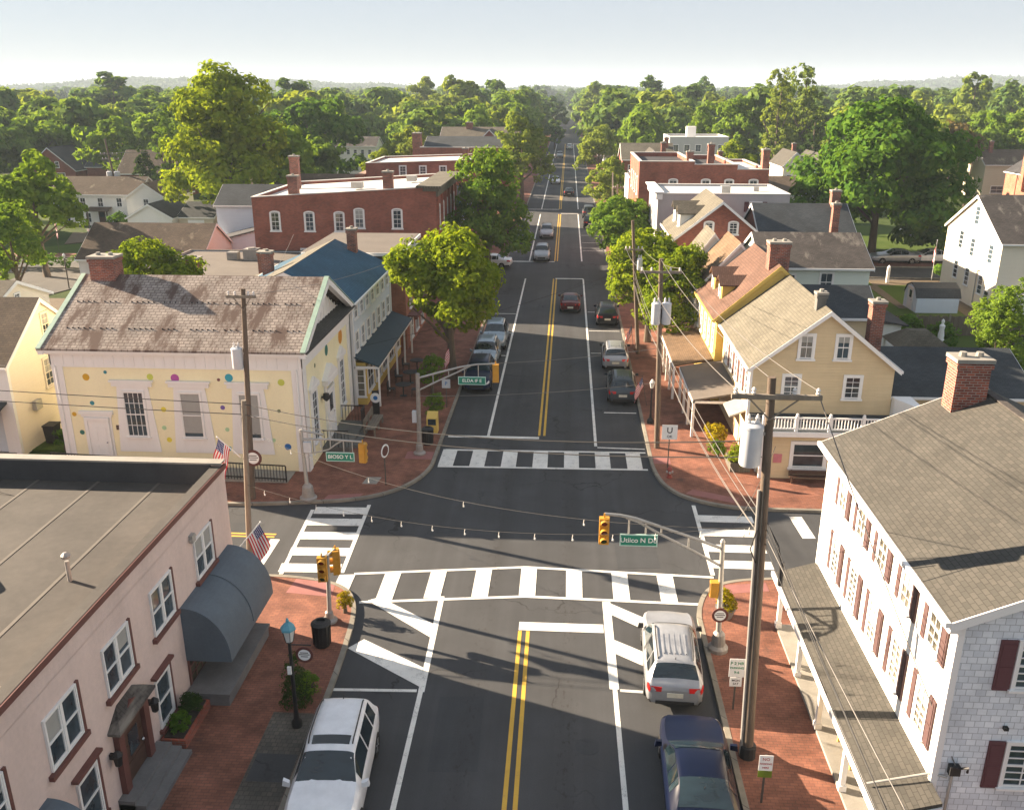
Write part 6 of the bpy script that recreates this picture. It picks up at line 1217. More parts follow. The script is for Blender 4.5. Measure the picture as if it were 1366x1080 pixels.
def sagline(p, q, sag, n=22):
    p, q = Vector(p), Vector(q); return [p.lerp(q, i / n) - Vector((0, 0, 4 * sag * (i / n) * (1 - i / n))) for i in range(n + 1)]
def cable(p, q, sag, lab, r=.014, mat='cable', grp=None): single(MB().tube(sagline(p, q, sag), r, 5), 'overhead_cable', M[mat], lab, 'cable', grp)
cable((4.2, 21.15, 11.1), (3.75, 44.5, 9.7), .45, 'pale cable between the left crossarm ends of the two right poles', .010, 'cable_light')
cable((6.18, 21.15, 11.1), (5.6, 44.5, 9.7), .45, 'pale cable between the right crossarm ends of the two right poles', .010, 'cable_light')
cable((5.06, 21.2, 11.35), (4.67, 44.55, 10.1), .4, 'pale cable joining the tops of the two right poles', .010, 'cable_light')
cable((3.75, 44.5, 9.7), (4.1, 62.5, 7.7), .3, 'cable from the twin-transformer pole to the left of the leaning pole crossarm', .010, 'cable_light'); cable((5.6, 44.5, 9.7), (5.2, 62.5, 7.7), .3, 'cable from the twin-transformer pole to the right of the leaning pole crossarm', .010, 'cable_light')
for i, (z1, z2, dx, lab) in enumerate(((7.6, 6.3, 0, 'uppermost'), (7.3, 5.9, .06, 'second'), (7.1, 5.6, -.05, 'third'), (6.9, 5.3, .1, 'lowest'))):
    cable((5.2 + dx, 21.3, z1), (4.8 + dx, 44.5, z2), .35 + .1 * i, lab + ' of the four pale cables running from the near right pole along the pavement',   .011, 'cable_light', 'communication cables along the right pavement')
    cable((4.8 + dx, 44.6, z2), (4.75 + dx, 62.5, z2 - .2), .3 + .06 * i, lab + ' of the four cables between the twin-transformer pole and the leaning pole',   .011, 'cable_light', 'communication cables along the right pavement')
for i, (dx, z2, s_, mt, lab) in enumerate(((.1, 7.6, .8, 'cable', 'black cable from the near right pole towards the viewer, farthest left'), (.5, 7.0, .7, 'cable', 'black cable from the near right pole towards the viewer, second from left'), (1.4, 7.4, .6, 'cable_light', 'pale cable from the near right pole over the porch roof'), (.8, 6.2, .8, 'cable', 'lowest black cable from the near right pole towards the viewer'))):
    cable((5.3, 21.2, 7.5 - .2 * i), (5.6 + dx, -8, z2), s_, lab, .012, mt)
cable((6.2, 21.15, 11.0), (9.25, 17.5, 3.2), .15, 'pale service cable from the near right pole to the shuttered building', .014, 'cable_light')
cable((5.3, 21.2, 9.6), (6.5, 30.5, 3.0), .3, 'thin pale cable hanging from the near right pole behind the porch corner', .01, 'cable_light')
cable((4.95, 21.25, 9.75), (-11.7, 30.44, 7.15), .55, 'upper black cable crossing the junction to the thin left pole', .016); cable((5.0, 21.25, 9.3), (-11.75, 30.44, 6.75), .5, 'lower black cable crossing the junction to the thin left pole', .016)
cable((-11.7, 30.44, 7.15), (-46, 33, 8.2), .25, 'upper black cable leaving the thin left pole past the polka-dot building', .016); cable((-11.75, 30.44, 6.75), (-46, 33.3, 7.6), .25, 'lower black cable leaving the thin left pole past the polka-dot building', .016)
cable((-13.2, 37.1, 9.75), (-19, 62, 8.5), .3, 'thin cable from the left transformer pole over the slate roof', .011, 'cable_light'); cable((-13.4, 37.1, 9.75), (-10.9, 62, 7.3), .4, 'thin cable from the left transformer pole to the mansard building', .011, 'cable_light')
cable((-3.6, 43.0, 5.1), (4.85, 44.6, 5.6), .12, 'pale span wire from the far left signal arm across the street', .013, 'cable_light'); cable((-7.4, 43.0, 3.3), (4.9, 44.6, 3.75), .2, 'lower pale span wire across the far side of the junction', .013, 'cable_light')
cable((-12.4, 52, 3.3), (4.75, 62.6, 6.4), .3, 'thin dark wire from the blue-roofed house across to the leaning pole', .01)
cable((-24.3, 27.2, 6.3), (-11.3, 24.2, 5.0), .15, 'thin black wire lying over the pink building roof', .012)
cable((-66, 128.5, 9.6), (-54, 192.5, 8.3), .8, 'distant cable from the farmhouse pole towards the pole behind the brick building', .03, 'cable_light')
t = thing('string_lights', 'string of small white bulbs sagging across the junction', 'string lights', (-11.9, 30.4, 4))
l1 = sagline((-11.9, 30.4, 3.95), (5.2, 21.3, 7.35), .95, 60); l2 = sagline((-13.9, 37.1, 3.4), (5.15, 21.4, 7.2), 1.1, 60)
for l, off in ((l1, 0), (l2, 4)):
    MB().tube(l, .007, 5).build('wire', M['cable'], t)
    for i in range(3 + off, 60, 4 if off == 0 else 13):
        b = MB(); p = l[i]; b.tube([p, p - Vector((.02, 0, .13))], .008, 4); b.lathe([(.01, -.13), (.03, -.17), (.027, -.2), (.006, -.22)], (p.x, p.y, p.z), 8); b.build('bulb', M['bulb'], t)

# ------------------------------------------------------------------ cars
def pchip(xs, ys, x):
    xs = np.asarray(xs, float); ys = np.asarray(ys, float); h = np.diff(xs); d = np.diff(ys) / h; m = np.zeros(len(xs))
    for i in range(1, len(xs) - 1):
        if d[i - 1] * d[i] > 0: w1, w2 = 2 * h[i] + h[i - 1], h[i] + 2 * h[i - 1]; m[i] = (w1 + w2) / (w1 / d[i - 1] + w2 / d[i])
    m[0], m[-1] = d[0], d[-1]
    i = np.clip(np.searchsorted(xs, x) - 1, 0, len(xs) - 2); t = (x - xs[i]) / h[i]
    return (2*t**3-3*t*t+1)*ys[i] + (t**3-2*t*t+t)*h[i]*m[i] + (-2*t**3+3*t*t)*ys[i+1] + (t**3-t*t)*h[i]*m[i+1]
#        y      w    zb   zs    zr    wr
SUV = [(2.38, .44, .42, .64, .70, .36), (2.30, .72, .32, .79, .87, .58), (2.06, .885, .28, .92, 1.02, .70), (1.55, .94, .27, .99, 1.10, .78), (1.02, .95, .27, 1.01, 1.16, .76), (.30, .95, .27, 1.03, 1.66, .61), (-.35, .95, .27, 1.05, 1.73, .63), (-1.25, .95, .27, 1.07, 1.71, .62), (-1.85, .935, .29, 1.08, 1.62, .60), (-2.18, .91, .31, 1.06, 1.16, .72), (-2.32, .86, .34, .96, 1.02, .70), (-2.38, .74, .42, .80, .86, .60)]
SEDAN = [(2.44, .42, .38, .56, .61, .34), (2.35, .70, .28, .67, .75, .56), (2.08, .865, .25, .78, .86, .68), (1.55, .915, .24, .86, .95, .76), (.95, .92, .24, .90, 1.02, .74), (.15, .92, .24, .92, 1.40, .58), (-.35, .92, .24, .93, 1.44, .58), (-.85, .92, .24, .94, 1.40, .57), (-1.25, .915, .25, .95, 1.26, .58), (-1.75, .90, .27, .95, 1.05, .68), (-2.24, .82, .31, .92, 1.01, .66), (-2.38, .60, .40, .74, .82, .46)]
def car_surface(P):
    A = np.array(P); n = len(A); s = np.arange(n)
    def ring(u):
        y, w_, zb, zs, zr, wr = [float(pchip(s, A[:, k], u)) for k in range(6)]
        pts = [(w_ * .55, zb), (w_ * .90, zb), (w_ * .985, zb + .13), (w_, (zb + zs) / 2 + .06), (w_ * .985, zs - .06), (w_ * .955, zs), (wr + .035 + (w_ * .955 - wr - .035) * .04, zr - (zr - zs) * .12), (wr - .03, zr - .018), (wr * .5, zr + .008), (0, zr + .016)]
        return y, pts
    tt = np.arange(10)
    def S(u, v, sgn=1, off=0):
        def raw(u_, v_):
            y, p = ring(min(max(u_, 0), n - 1)); p = np.array(p); return np.array([float(np.interp(v_, tt, p[:, 0])), y, float(np.interp(v_, tt, p[:, 1]))])
        q = raw(u, v)
        if off:
            a = raw(u + .03, v) - raw(u - .03, v); b_ = raw(u, v + .03) - raw(u, v - .03); nn = np.cross(b_, a); L = np.linalg.norm(nn)
            if L > 1e-9:
                nn /= L
                if nn[0] * .6 + nn[2] < 0 and v > 2: nn = -nn
                if v <= 4 and nn[0] < 0: nn = -nn
                q = q + nn * off
        return (q[0] * sgn, q[1], q[2])
    return S, n
def patch(b, S, u0, u1, v0, v1, sides=(1, -1), off=.008, nu=6, nv=3, cross_=False, corner=0):
    """panel lying just proud of the body over a range of the body's own surface"""
    if cross_:
        vv = [(v, 1) for v in np.linspace(v0, 9, nv + 1)] + [(v, -1) for v in np.linspace(9, v0, nv + 1)[1:]]; grids = [vv]
    else: grids = [[(v, sg) for v in np.linspace(v0, v1, nv + 1)] for sg in sides]
    for vv in grids:
        vs = [S(u, v, sg, off) for u in np.linspace(u0, u1, nu + 1) for v, sg in vv]; m = len(vv)
        b.add(vs, [(i * m + j, i * m + j + 1, (i + 1) * m + j + 1, (i + 1) * m + j) for i in range(nu) for j in range(m - 1)])
_cars = {}
def car_meshes(kind):
    if kind in _cars: return _cars[kind]
    P = SUV if kind == 'suv' else SEDAN; S, n = car_surface(P); out = {}
    us = [i / 4 for i in range((n - 1) * 4 + 1)]; vs_ = [0, 1, 1.5, 2, 2.5, 3, 3.5, 4, 4.5, 5, 5.5, 6, 6.3, 6.7, 7, 8, 9]
    b = MB(); ringp = []
    for u in us: ringp.append([S(u, v, 1) for v in vs_] + [S(u, v, -1) for v in vs_[::-1][1:]])
    m = len(ringp[0]); b.add([p for r in ringp for p in r], [(i * m + j, i * m + (j + 1) % m, (i + 1) * m + (j + 1) % m, (i + 1) * m + j) for i in range(len(us) - 1) for j in range(m)])
    b.add(ringp[0], [tuple(range(m))]); b.add(ringp[-1], [tuple(range(m))[::-1]]); out['body'] = (b, None)
    g = MB(); patch(g, S, 4.10, 4.93, 6.05, 9, cross_=True, nu=6, nv=5); out['windshield'] = (g, 'glass_teal')
    g = MB(); ru = (8.12, 8.9) if kind == 'suv' else (7.1, 8.75); patch(g, S, *ru, 6.15, 9, cross_=True, nu=6, nv=5); out['rear_window'] = (g, 'glass_teal')
    g = MB(); hi = 5.93
    for sd in (1, -1):
        for q_, (a, c) in enumerate(((4.42, 5.95), (6.05, 6.95)) + (((7.05, 7.85),) if kind == 'suv' else ((7.02, 7.5),))): g = MB(); patch(g, S, a, c, 5.10, hi, (sd,), nu=8, nv=2); out['side_window', q_, sd] = (g, 'glass_teal')
    if kind == 'suv':
        g = MB(); patch(g, S, 5.25, 5.75, 7.3, 9, cross_=True, nu=3, nv=3, off=.006); out['sunroof'] = (g, 'glass_teal')
        for sg in (1, -1):
            g = MB(); pts = [Vector(S(u, 7, sg)) + Vector((0, 0, .055)) for u in np.linspace(5.3, 7.8, 10)]; pts[0].z -= .05; pts[-1].z -= .05; g.tube(pts, .02, 6)
            out['roof_rail', sg] = (g, 'plastic')
        g = MB()
        for i in range(5):
            x = -.36 + i * .18; g.hexa([(x - .02, -1.55, 1.725 - .045), (x + .02, -1.55, 1.68), (x + .02, -.45, 1.735), (x - .02, -.45, 1.735), (x - .02, -1.55, 1.735), (x + .02, -1.55, 1.735), (x + .02, -.45, 1.757), (x - .02, -.45, 1.757)])
        out['roof_rib'] = (g, None)
    g = MB(); patch(g, S, .6, n - 1.6, 1.05, 2.0, nu=20, nv=2); out['sill_trim'] = (g, 'plastic')
    g = MB(); g.add([S(.25, v, 1, .01) for v in (2.2, 3.6)] + [S(.25, v, -1, .01) for v in (3.6, 2.2)], [(0, 1, 2, 3)]); y0, z0 = P[0][0], P[0][2]
    gr = MB(); gr.box(-.45, y0 - .02, z0 + .03, .45, y0 + .012, z0 + .2); out['grille'] = (gr, 'plastic')
    for sd in (1, -1): g = MB(); patch(g, S, .75, 1.75, 3.7, 5.2, (sd,), nu=4, nv=3, off=.012); out['headlight', sd] = (g, 'head_lamp')
    ye = P[-1][0]; zz = P[-1][2]
    for sd in (1, -1):
        g = MB(); patch(g, S, n - 2.9 if kind == 'suv' else n - 2.6, n - 1.55, 3.5, 5.0, (sd,), nu=5, nv=3, off=.014)
        a, yb_ = P[-2], P[-2][0]; z0_, z1_ = (a[3] - .16, a[3] + .02) if kind == 'suv' else (a[3] - .17, a[3] - .02)
        g.hexa([(sd * a[1] * .52, ye - .03, z0_ + .03), (sd * a[1] * .93, yb_ - .035, z0_), (sd * a[1] * .93, yb_ + .1, z0_), (sd * a[1] * .52, ye + .1, z0_ + .03), (sd * a[1] * .5, ye + .005, z1_ - .01), (sd * a[1] * .9, yb_ - .012, z1_), (sd * a[1] * .9, yb_ + .1, z1_), (sd * a[1] * .5, ye + .1, z1_ - .01)])
        out['taillight', sd] = (g, 'tail_red')
    g = MB(); g.box(-.26, ye - .022, zz + .2 if kind == 'suv' else zz + .12, .26, ye + .01, zz + .36 if kind == 'suv' else zz + .28); out['plate'] = (g, 'plate')
    g = MB(); g.box(-.62, ye - .02, P[-1][2] - .06, .62, ye + .06, P[-1][2] + .06); out['bumper'] = (g, 'plastic')
    for sg in (1, -1):
        g = MB(); yb = 1.0 if kind == 'suv' else .85; zb = P[5][3] + .1; g.hexa([(sg * .93, yb - .1, zb - .09), (sg * 1.13, yb - .16, zb - .08), (sg * 1.13, yb - .04, zb - .08), (sg * .93, yb, zb - .09), (sg * .93, yb - .1, zb + .06), (sg * 1.1, yb - .15, zb + .1), (sg * 1.1, yb - .05, zb + .09), (sg * .93, yb, zb + .05)])
        out['mirror', sg] = (g, None)
    g = MB(); g.tube([(0, P[8][0] + .1, P[8][4]), (0, P[8][0] + .02, P[8][4] + .14)], .015, 5); out['aerial'] = (g, 'plastic')
    res = {k: (bm.mesh(k if isinstance(k, str) else k[0], M[mt] if mt else M['plastic'], smooth=True), mt) for k, (bm, mt) in out.items()}
    r = .36 if kind == 'suv' else .33; wy = (1.45, -1.42); wh = MB(); w_ = P[3][1]
    wh.lathe([(r * .62, -.1), (r * .95, -.11), (r, -.07), (r, .07), (r * .95, .1), (r * .62, .09)], (0, 0, 0), 22)
    ty = wh.mesh('tyre', M['rubber'], True); rm = MB(); rm.lathe([(r * .63, -.09), (r * .63, .075), (r * .5, .06), (r * .2, .08), (r * .1, .09)], (0, 0, 0), 18)
    for k in range(6):
        a = 2 * PI * k / 6; rm.hexa([(math.cos(a - .22) * r * .15, math.sin(a - .22) * r * .15, .06), (math.cos(a + .22) * r * .15, math.sin(a + .22) * r * .15, .06), (math.cos(a + .12) * r * .6, math.sin(a + .12) * r * .6, .06), (math.cos(a - .12) * r * .6, math.sin(a - .12) * r * .6, .06), (math.cos(a - .22) * r * .15, math.sin(a - .22) * r * .15, .1), (math.cos(a + .22) * r * .15, math.sin(a + .22) * r * .15, .1), (math.cos(a + .12) * r * .6, math.sin(a + .12) * r * .6, .095), (math.cos(a - .12) * r * .6, math.sin(a - .12) * r * .6, .095)])
    rim = rm.mesh('rim', M['rim']); ar = MB(); ar.lathe([(r * 1.16, -.12), (r * 1.16, .035), (r * 1.02, .04)], (0, 0, 0), 24); arch = ar.mesh('wheel_arch', M['rubber'])
    _cars[kind] = (res, ty, rim, arch, r, wy, w_); return _cars[kind]
def car(kind, paint, x, y, rz, label, group=None, scale=1, sunroof=False, far=False, z=.006):
    res, ty, rim, arch, r, wy, w_ = car_meshes(kind); t = thing('parked_car' if group else 'car', label, 'car', (x, y, z), group, rz); t.scale = (scale,) * 3
    for k, (me, mt) in res.items():
        k = k if isinstance(k, str) else k[0]
        if k == 'sunroof' and not sunroof: continue
        if k == 'roof_rib' and sunroof: continue
        if mt is None: me = me.copy(); me.materials.clear(); me.materials.append(PAINT[paint] if not (k == 'mirror' and paint in ('silver', 'white') and not sunroof) else M['plastic'])
        meshobj(k, me, t)
    for yy in wy:
        for sg in (1, -1):
            o = meshobj('wheel', ty, t, (sg * (w_ - .075), yy, r)); o.rotation_euler = (0, sg * PI / 2, 0)
            meshobj('rim', rim, o); q = meshobj('wheel_arch', arch, o, (0, 0, -.045))
    return t
PK = 'cars parked along the street'
car('suv', 'white', -5.98, 19.3, PI + .055, 'white station car with roof window parked facing the viewer, nearest on the left', None, 1.0, True)
car('suv', 'silver', 3.66, 25.35, -.045, 'silver estate car with red tail lamps parked by the near right corner', None, .94)
car('sedan', 'blue', 3.80, 19.75, -.03, 'dark blue saloon car cut by the bottom edge on the right', None, 1.0)
car('suv', 'grey', 3.6, 53.7, -.02, 'dark grey estate car beside the striped flag, first in the far right parking lane', PK, .95)
car('suv', 'silver', 3.5, 60.6, -.02, 'silver estate car behind the dark grey one in the far right parking lane', PK, .94)
car('suv', 'black', 3.4, 72.8, 0, 'black estate car half under the right street trees', PK, .94)
car('sedan', 'darkred', .42, 77.2, 0, 'dark red saloon car driving away in the right lane', None, .95)
car('suv', 'navy', -5.45, 55.4, PI, 'dark blue estate car behind the green sign, first of the left parked cars', PK, .95)
car('suv', 'palegrey', -5.45, 60.3, PI, 'pale grey pickup-height car, second of the left parked cars', PK, .95)
car('suv', 'palegrey', -5.2, 65.2, PI, 'blue-grey estate car with pale bonnet, third of the left parked cars', PK, .97)
car('suv', 'silver', -2.75, 101.2, PI, 'silver estate car approaching at the second junction', None, .95)
car('suv', 'silver', -2.6, 117.5, PI, 'pale car approaching behind the silver estate car', None, .93)
car('sedan', 'black', .25, 166, 0, 'black car driving away far down the right lane', None, 1.0)
car('sedan', 'white', -2.5, 188, PI, 'white car approaching far down the left lane', None, 1.0)
car('suv', 'black', 3.2, 127, 0, 'dark car parked beside the right trees near the second junction', PK, 1.0)
car('suv', 'grey', 3.2, 138, 0, 'dark grey car parked beyond the dark one under the right trees', PK, 1.0)
car('sedan', 'black', -5.4, 113.5, PI, 'black car parked in the shade of the tall left street tree', PK, .97)
car('sedan', 'white', -8.2, 96.0, PI / 2 - .1, 'white car waiting in the side street behind the bright yellow-green tree', None, 1.0)
car('suv', 'silver', -2.4, 262, PI, 'pale car far away where the street meets the woods', None, 1.0)
car('suv', 'white', .3, 300, 0, 'white car at the far end of the street', None, 1.0)
car('sedan', 'silver', 36.0, 101, PI / 2, 'silver car in the right car park under the huge maple', None, 1.1, z=.02); car('sedan', 'white', 39.8, 101.3, PI / 2, 'white car in the right car park close to the tall white house', None, 1.1, z=.02); car('suv', 'palegrey', 45.5, 119.5, PI / 2, 'blue-grey car far behind the huge maple trunk', None, 1.1, z=.06)
car('sedan', 'palegrey', -56.5, 108.5, .4, 'pale blue car on the shaded lane before the farmhouse', None, 1.0, z=.02)

# ------------------------------------------------------------------ trees
def leaf_cloud(lobes, n, rc, leaf, seed, hang=0, m=34):
    """leaf centres, normals and sizes on the shells of many clumps spread through the lobes"""
    g = np.random.default_rng(seed); C, N_ = [], []
    vol = np.array([l[3] * l[4] * l[5] for l in lobes]) ** .67; cnt = np.maximum(3, (vol / vol.sum() * n / m).astype(int))
    for (cx, cy, cz, rx, ry, rz), k in zip(lobes, cnt):
        d = g.normal(size=(k, 3)); d /= np.linalg.norm(d, axis=1)[:, None]; rad = g.uniform(.35, 1.0, k) ** .45
        d[:, 2] = np.where(d[:, 2] < -.55, -d[:, 2] * .4, d[:, 2])
        cc = np.array([cx, cy, cz]) + d * rad[:, None] * np.array([rx, ry, rz])
        r_ = rc * g.uniform(.55, 1.35, k)
        q = g.normal(size=(k, m, 3)); q /= np.linalg.norm(q, axis=2)[:, :, None]
        out = d[:, None, :]; flip = (q * out).sum(2) < -.35; q[flip] *= -1
        pos = cc[:, None, :] + q * (r_[:, None] * g.uniform(.55, 1.08, (k, m)))[:, :, None] * np.array([1, 1, .72]); pos[:, :, 2] -= hang * g.uniform(0, 1, (k, m))
        nn = q * .75 + out * .35 + g.normal(size=(k, m, 3)) * .42 + np.array([0, 0, .25]); C.append(pos.reshape(-1, 3)); N_.append(nn.reshape(-1, 3))
    C = np.concatenate(C); N_ = np.concatenate(N_); N_ /= np.linalg.norm(N_, axis=1)[:, None]
    return C, N_, leaf * g.uniform(.65, 1.35, len(C))
def quads(name, C, N_, S, mat, seed=0):
    g = np.random.default_rng(seed); n = len(C); a = np.cross(N_, g.normal(size=(n, 3))); a /= np.linalg.norm(a, axis=1)[:, None] + 1e-9; b = np.cross(N_, a)
    a *= S[:, None]; b *= (S * .62)[:, None]; k = N_ * (S * .22)[:, None]
    V = np.stack([C - a, C - b * .9 + k, C + a, C + b * .9 + k], 1).reshape(-1, 3).astype(np.float32)
    me = bpy.data.meshes.new(name); me.vertices.add(4 * n); me.vertices.foreach_set('co', V.ravel()); me.loops.add(4 * n); me.loops.foreach_set('vertex_index', np.arange(4 * n, dtype=np.int32))
    me.polygons.add(n); me.polygons.foreach_set('loop_start', np.arange(0, 4 * n, 4, dtype=np.int32)); me.polygons.foreach_set('loop_total', np.full(n, 4, np.int32)); me.materials.append(mat); me.update(calc_edges=True); return me
def lobes_of(kind, seed):
    """crown lobes for a tree one unit wide in x, y (radius .5) and one unit tall"""
    g = random.Random(seed); L = []
    if kind in 'RSM':
        base = .31 if kind != 'S' else .33
        L.append((0, 0, .62, .34, .34, .30))
        for k in range(10): a = k * 2.4 + g.random(); r = g.uniform(.20, .34); L.append((r * math.cos(a), r * math.sin(a), g.uniform(base, .74), g.uniform(.15, .23), g.uniform(.15, .23), g.uniform(.11, .18)))
        if kind == 'M':
            L = [(0, 0, .50, .38, .38, .40)]
            for k in range(22): z = g.uniform(.14, .82); a = k * 2.4 + g.random() * .5; r = .40 * math.sin(PI * min(.93, max(.2, (z + .12) / 1.12))) ** .7; L.append((r * math.cos(a), r * math.sin(a), z, g.uniform(.13, .2), g.uniform(.13, .2), g.uniform(.08, .13)))
        for k in range(3): L.append((g.uniform(-.14, .14), g.uniform(-.14, .14), g.uniform(.80, .88), .17, .17, .11))
    elif kind in 'AT':
        for k in range(9): z = .3 + .075 * k; w_ = .40 * math.sin(min(1, (1.06 - z) * 1.35 + .04) * PI / 2) * g.uniform(.7, 1.1); a = k * 2.3 + g.random(); L.append((w_ * .62 * math.cos(a), w_ * .62 * math.sin(a), z, w_ * .6 + .07, w_ * .6 + .07, .12))
        L.append((0, 0, .6, .26, .26, .30)); L.append((g.uniform(-.08, .08), 0, .90, .10, .10, .09)); L.append((g.uniform(-.15, .15), .05, .84, .1, .1, .1))
    elif kind == 'P':
        for k in range(9): z = .26 + .082 * k; L.append((g.uniform(-.1, .1), g.uniform(-.1, .1), z, .22 * (1.15 - z) + .17, .22 * (1.15 - z) + .17, .10))
    elif kind == 'C':
        for k in range(9): z = .1 + .098 * k; r = .5 * (1.0 - z) + .03; L.append((g.uniform(-.05, .05), g.uniform(-.05, .05), z, r, r, .07))
    else:
        for k in range(8): a = k * 2.4; L.append((.26 * math.cos(a), .26 * math.sin(a), g.uniform(.45, .85), .17, .17, .1))
    return L
def trunk_mesh(kind, seed, H, W):
    g = random.Random(seed + 5); b = MB(); r = .022 * H + .06
    lean = (g.uniform(-.02, .02) * H, g.uniform(-.02, .02) * H)
    zt = (.86 if kind in 'CP' else .62) * H
    b.tube([(0, 0, -.3), (0, 0, .08 * H), (lean[0] * .4, lean[1] * .4, .3 * H), (lean[0], lean[1], zt)], [r * 1.35, r, r * .75, r * .25], 9)
    if kind != 'C':
        for k in range(8):
            a = k * 2.4 + g.random() * .6; z = g.uniform(.2, .5) * H; e = g.uniform(.25, .4) * W; zz = z + g.uniform(.15, .34) * H
            b.tube([(lean[0] * .5, lean[1] * .5, z), (e * .45 * math.cos(a), e * .45 * math.sin(a), z + (zz - z) * .45), (e * math.cos(a), e * math.sin(a), zz)], [r * .45, r * .3, r * .1], 6)
    return b.mesh('trunk', M['bark'], True)
_crown = {}
LEAFMAT = dict(A='leaf_bright', M='leaf_deep', S='leaf_bright', T='leaf_mid', R='leaf_mid', P='leaf_olive', C='leaf_conifer', D='leaf_dry')
def tree(x, y, H, W, kind, label, near, group=None, mat=None, n=None, leaf=None, cat='tree', name='tree', zb=.05, seed=None):
    seed = seed if seed is not None else int(abs(x * 13 + y * 7)) % 9973
    t = thing(name, label, cat, (x, y, zb), group, (seed % 628) / 100)
    if n is None: n = 15000 if near == 2 else 7000 if near == 1 else 2600
    var = seed if near == 2 else seed % 4
    key = (kind, near, mat, var, round(H / W, 1) if near else 0, n)
    m = M[mat or LEAFMAT[kind]]
    if near == 2 or cat == 'shrub': sc_ = 1.0; h_, w_ = H, W
    else: h_, w_ = 14.0, 14.0 * W / H if near else 11.0
    if key not in _crown:
        L = [(a * w_, b_ * w_, c * h_, d * w_ * 1.0, e * w_ * 1.0, f * h_) for a, b_, c, d, e, f in lobes_of(kind, seed if near == 2 else seed % 4)]
        rc = w_ * (.17 if cat == 'shrub' else .075 if near else .095); lf = leaf or (w_ * (.020 if near == 2 else .03 if near == 1 else .05))
        C, N_, S = leaf_cloud(L, n, rc, lf, seed, .0 if kind != 'D' else .4); C[:, 2] = np.maximum(C[:, 2], .05 * h_)
        _crown[key] = (quads('crown', C, N_, S, m, seed), trunk_mesh(kind, seed, h_, w_))
    cm, tm = _crown[key]; s_ = (W / w_, W / w_, H / h_)
    a = meshobj('trunk', tm, t); a.scale = s_; c = meshobj('crown', cm, t); c.scale = s_
    return t
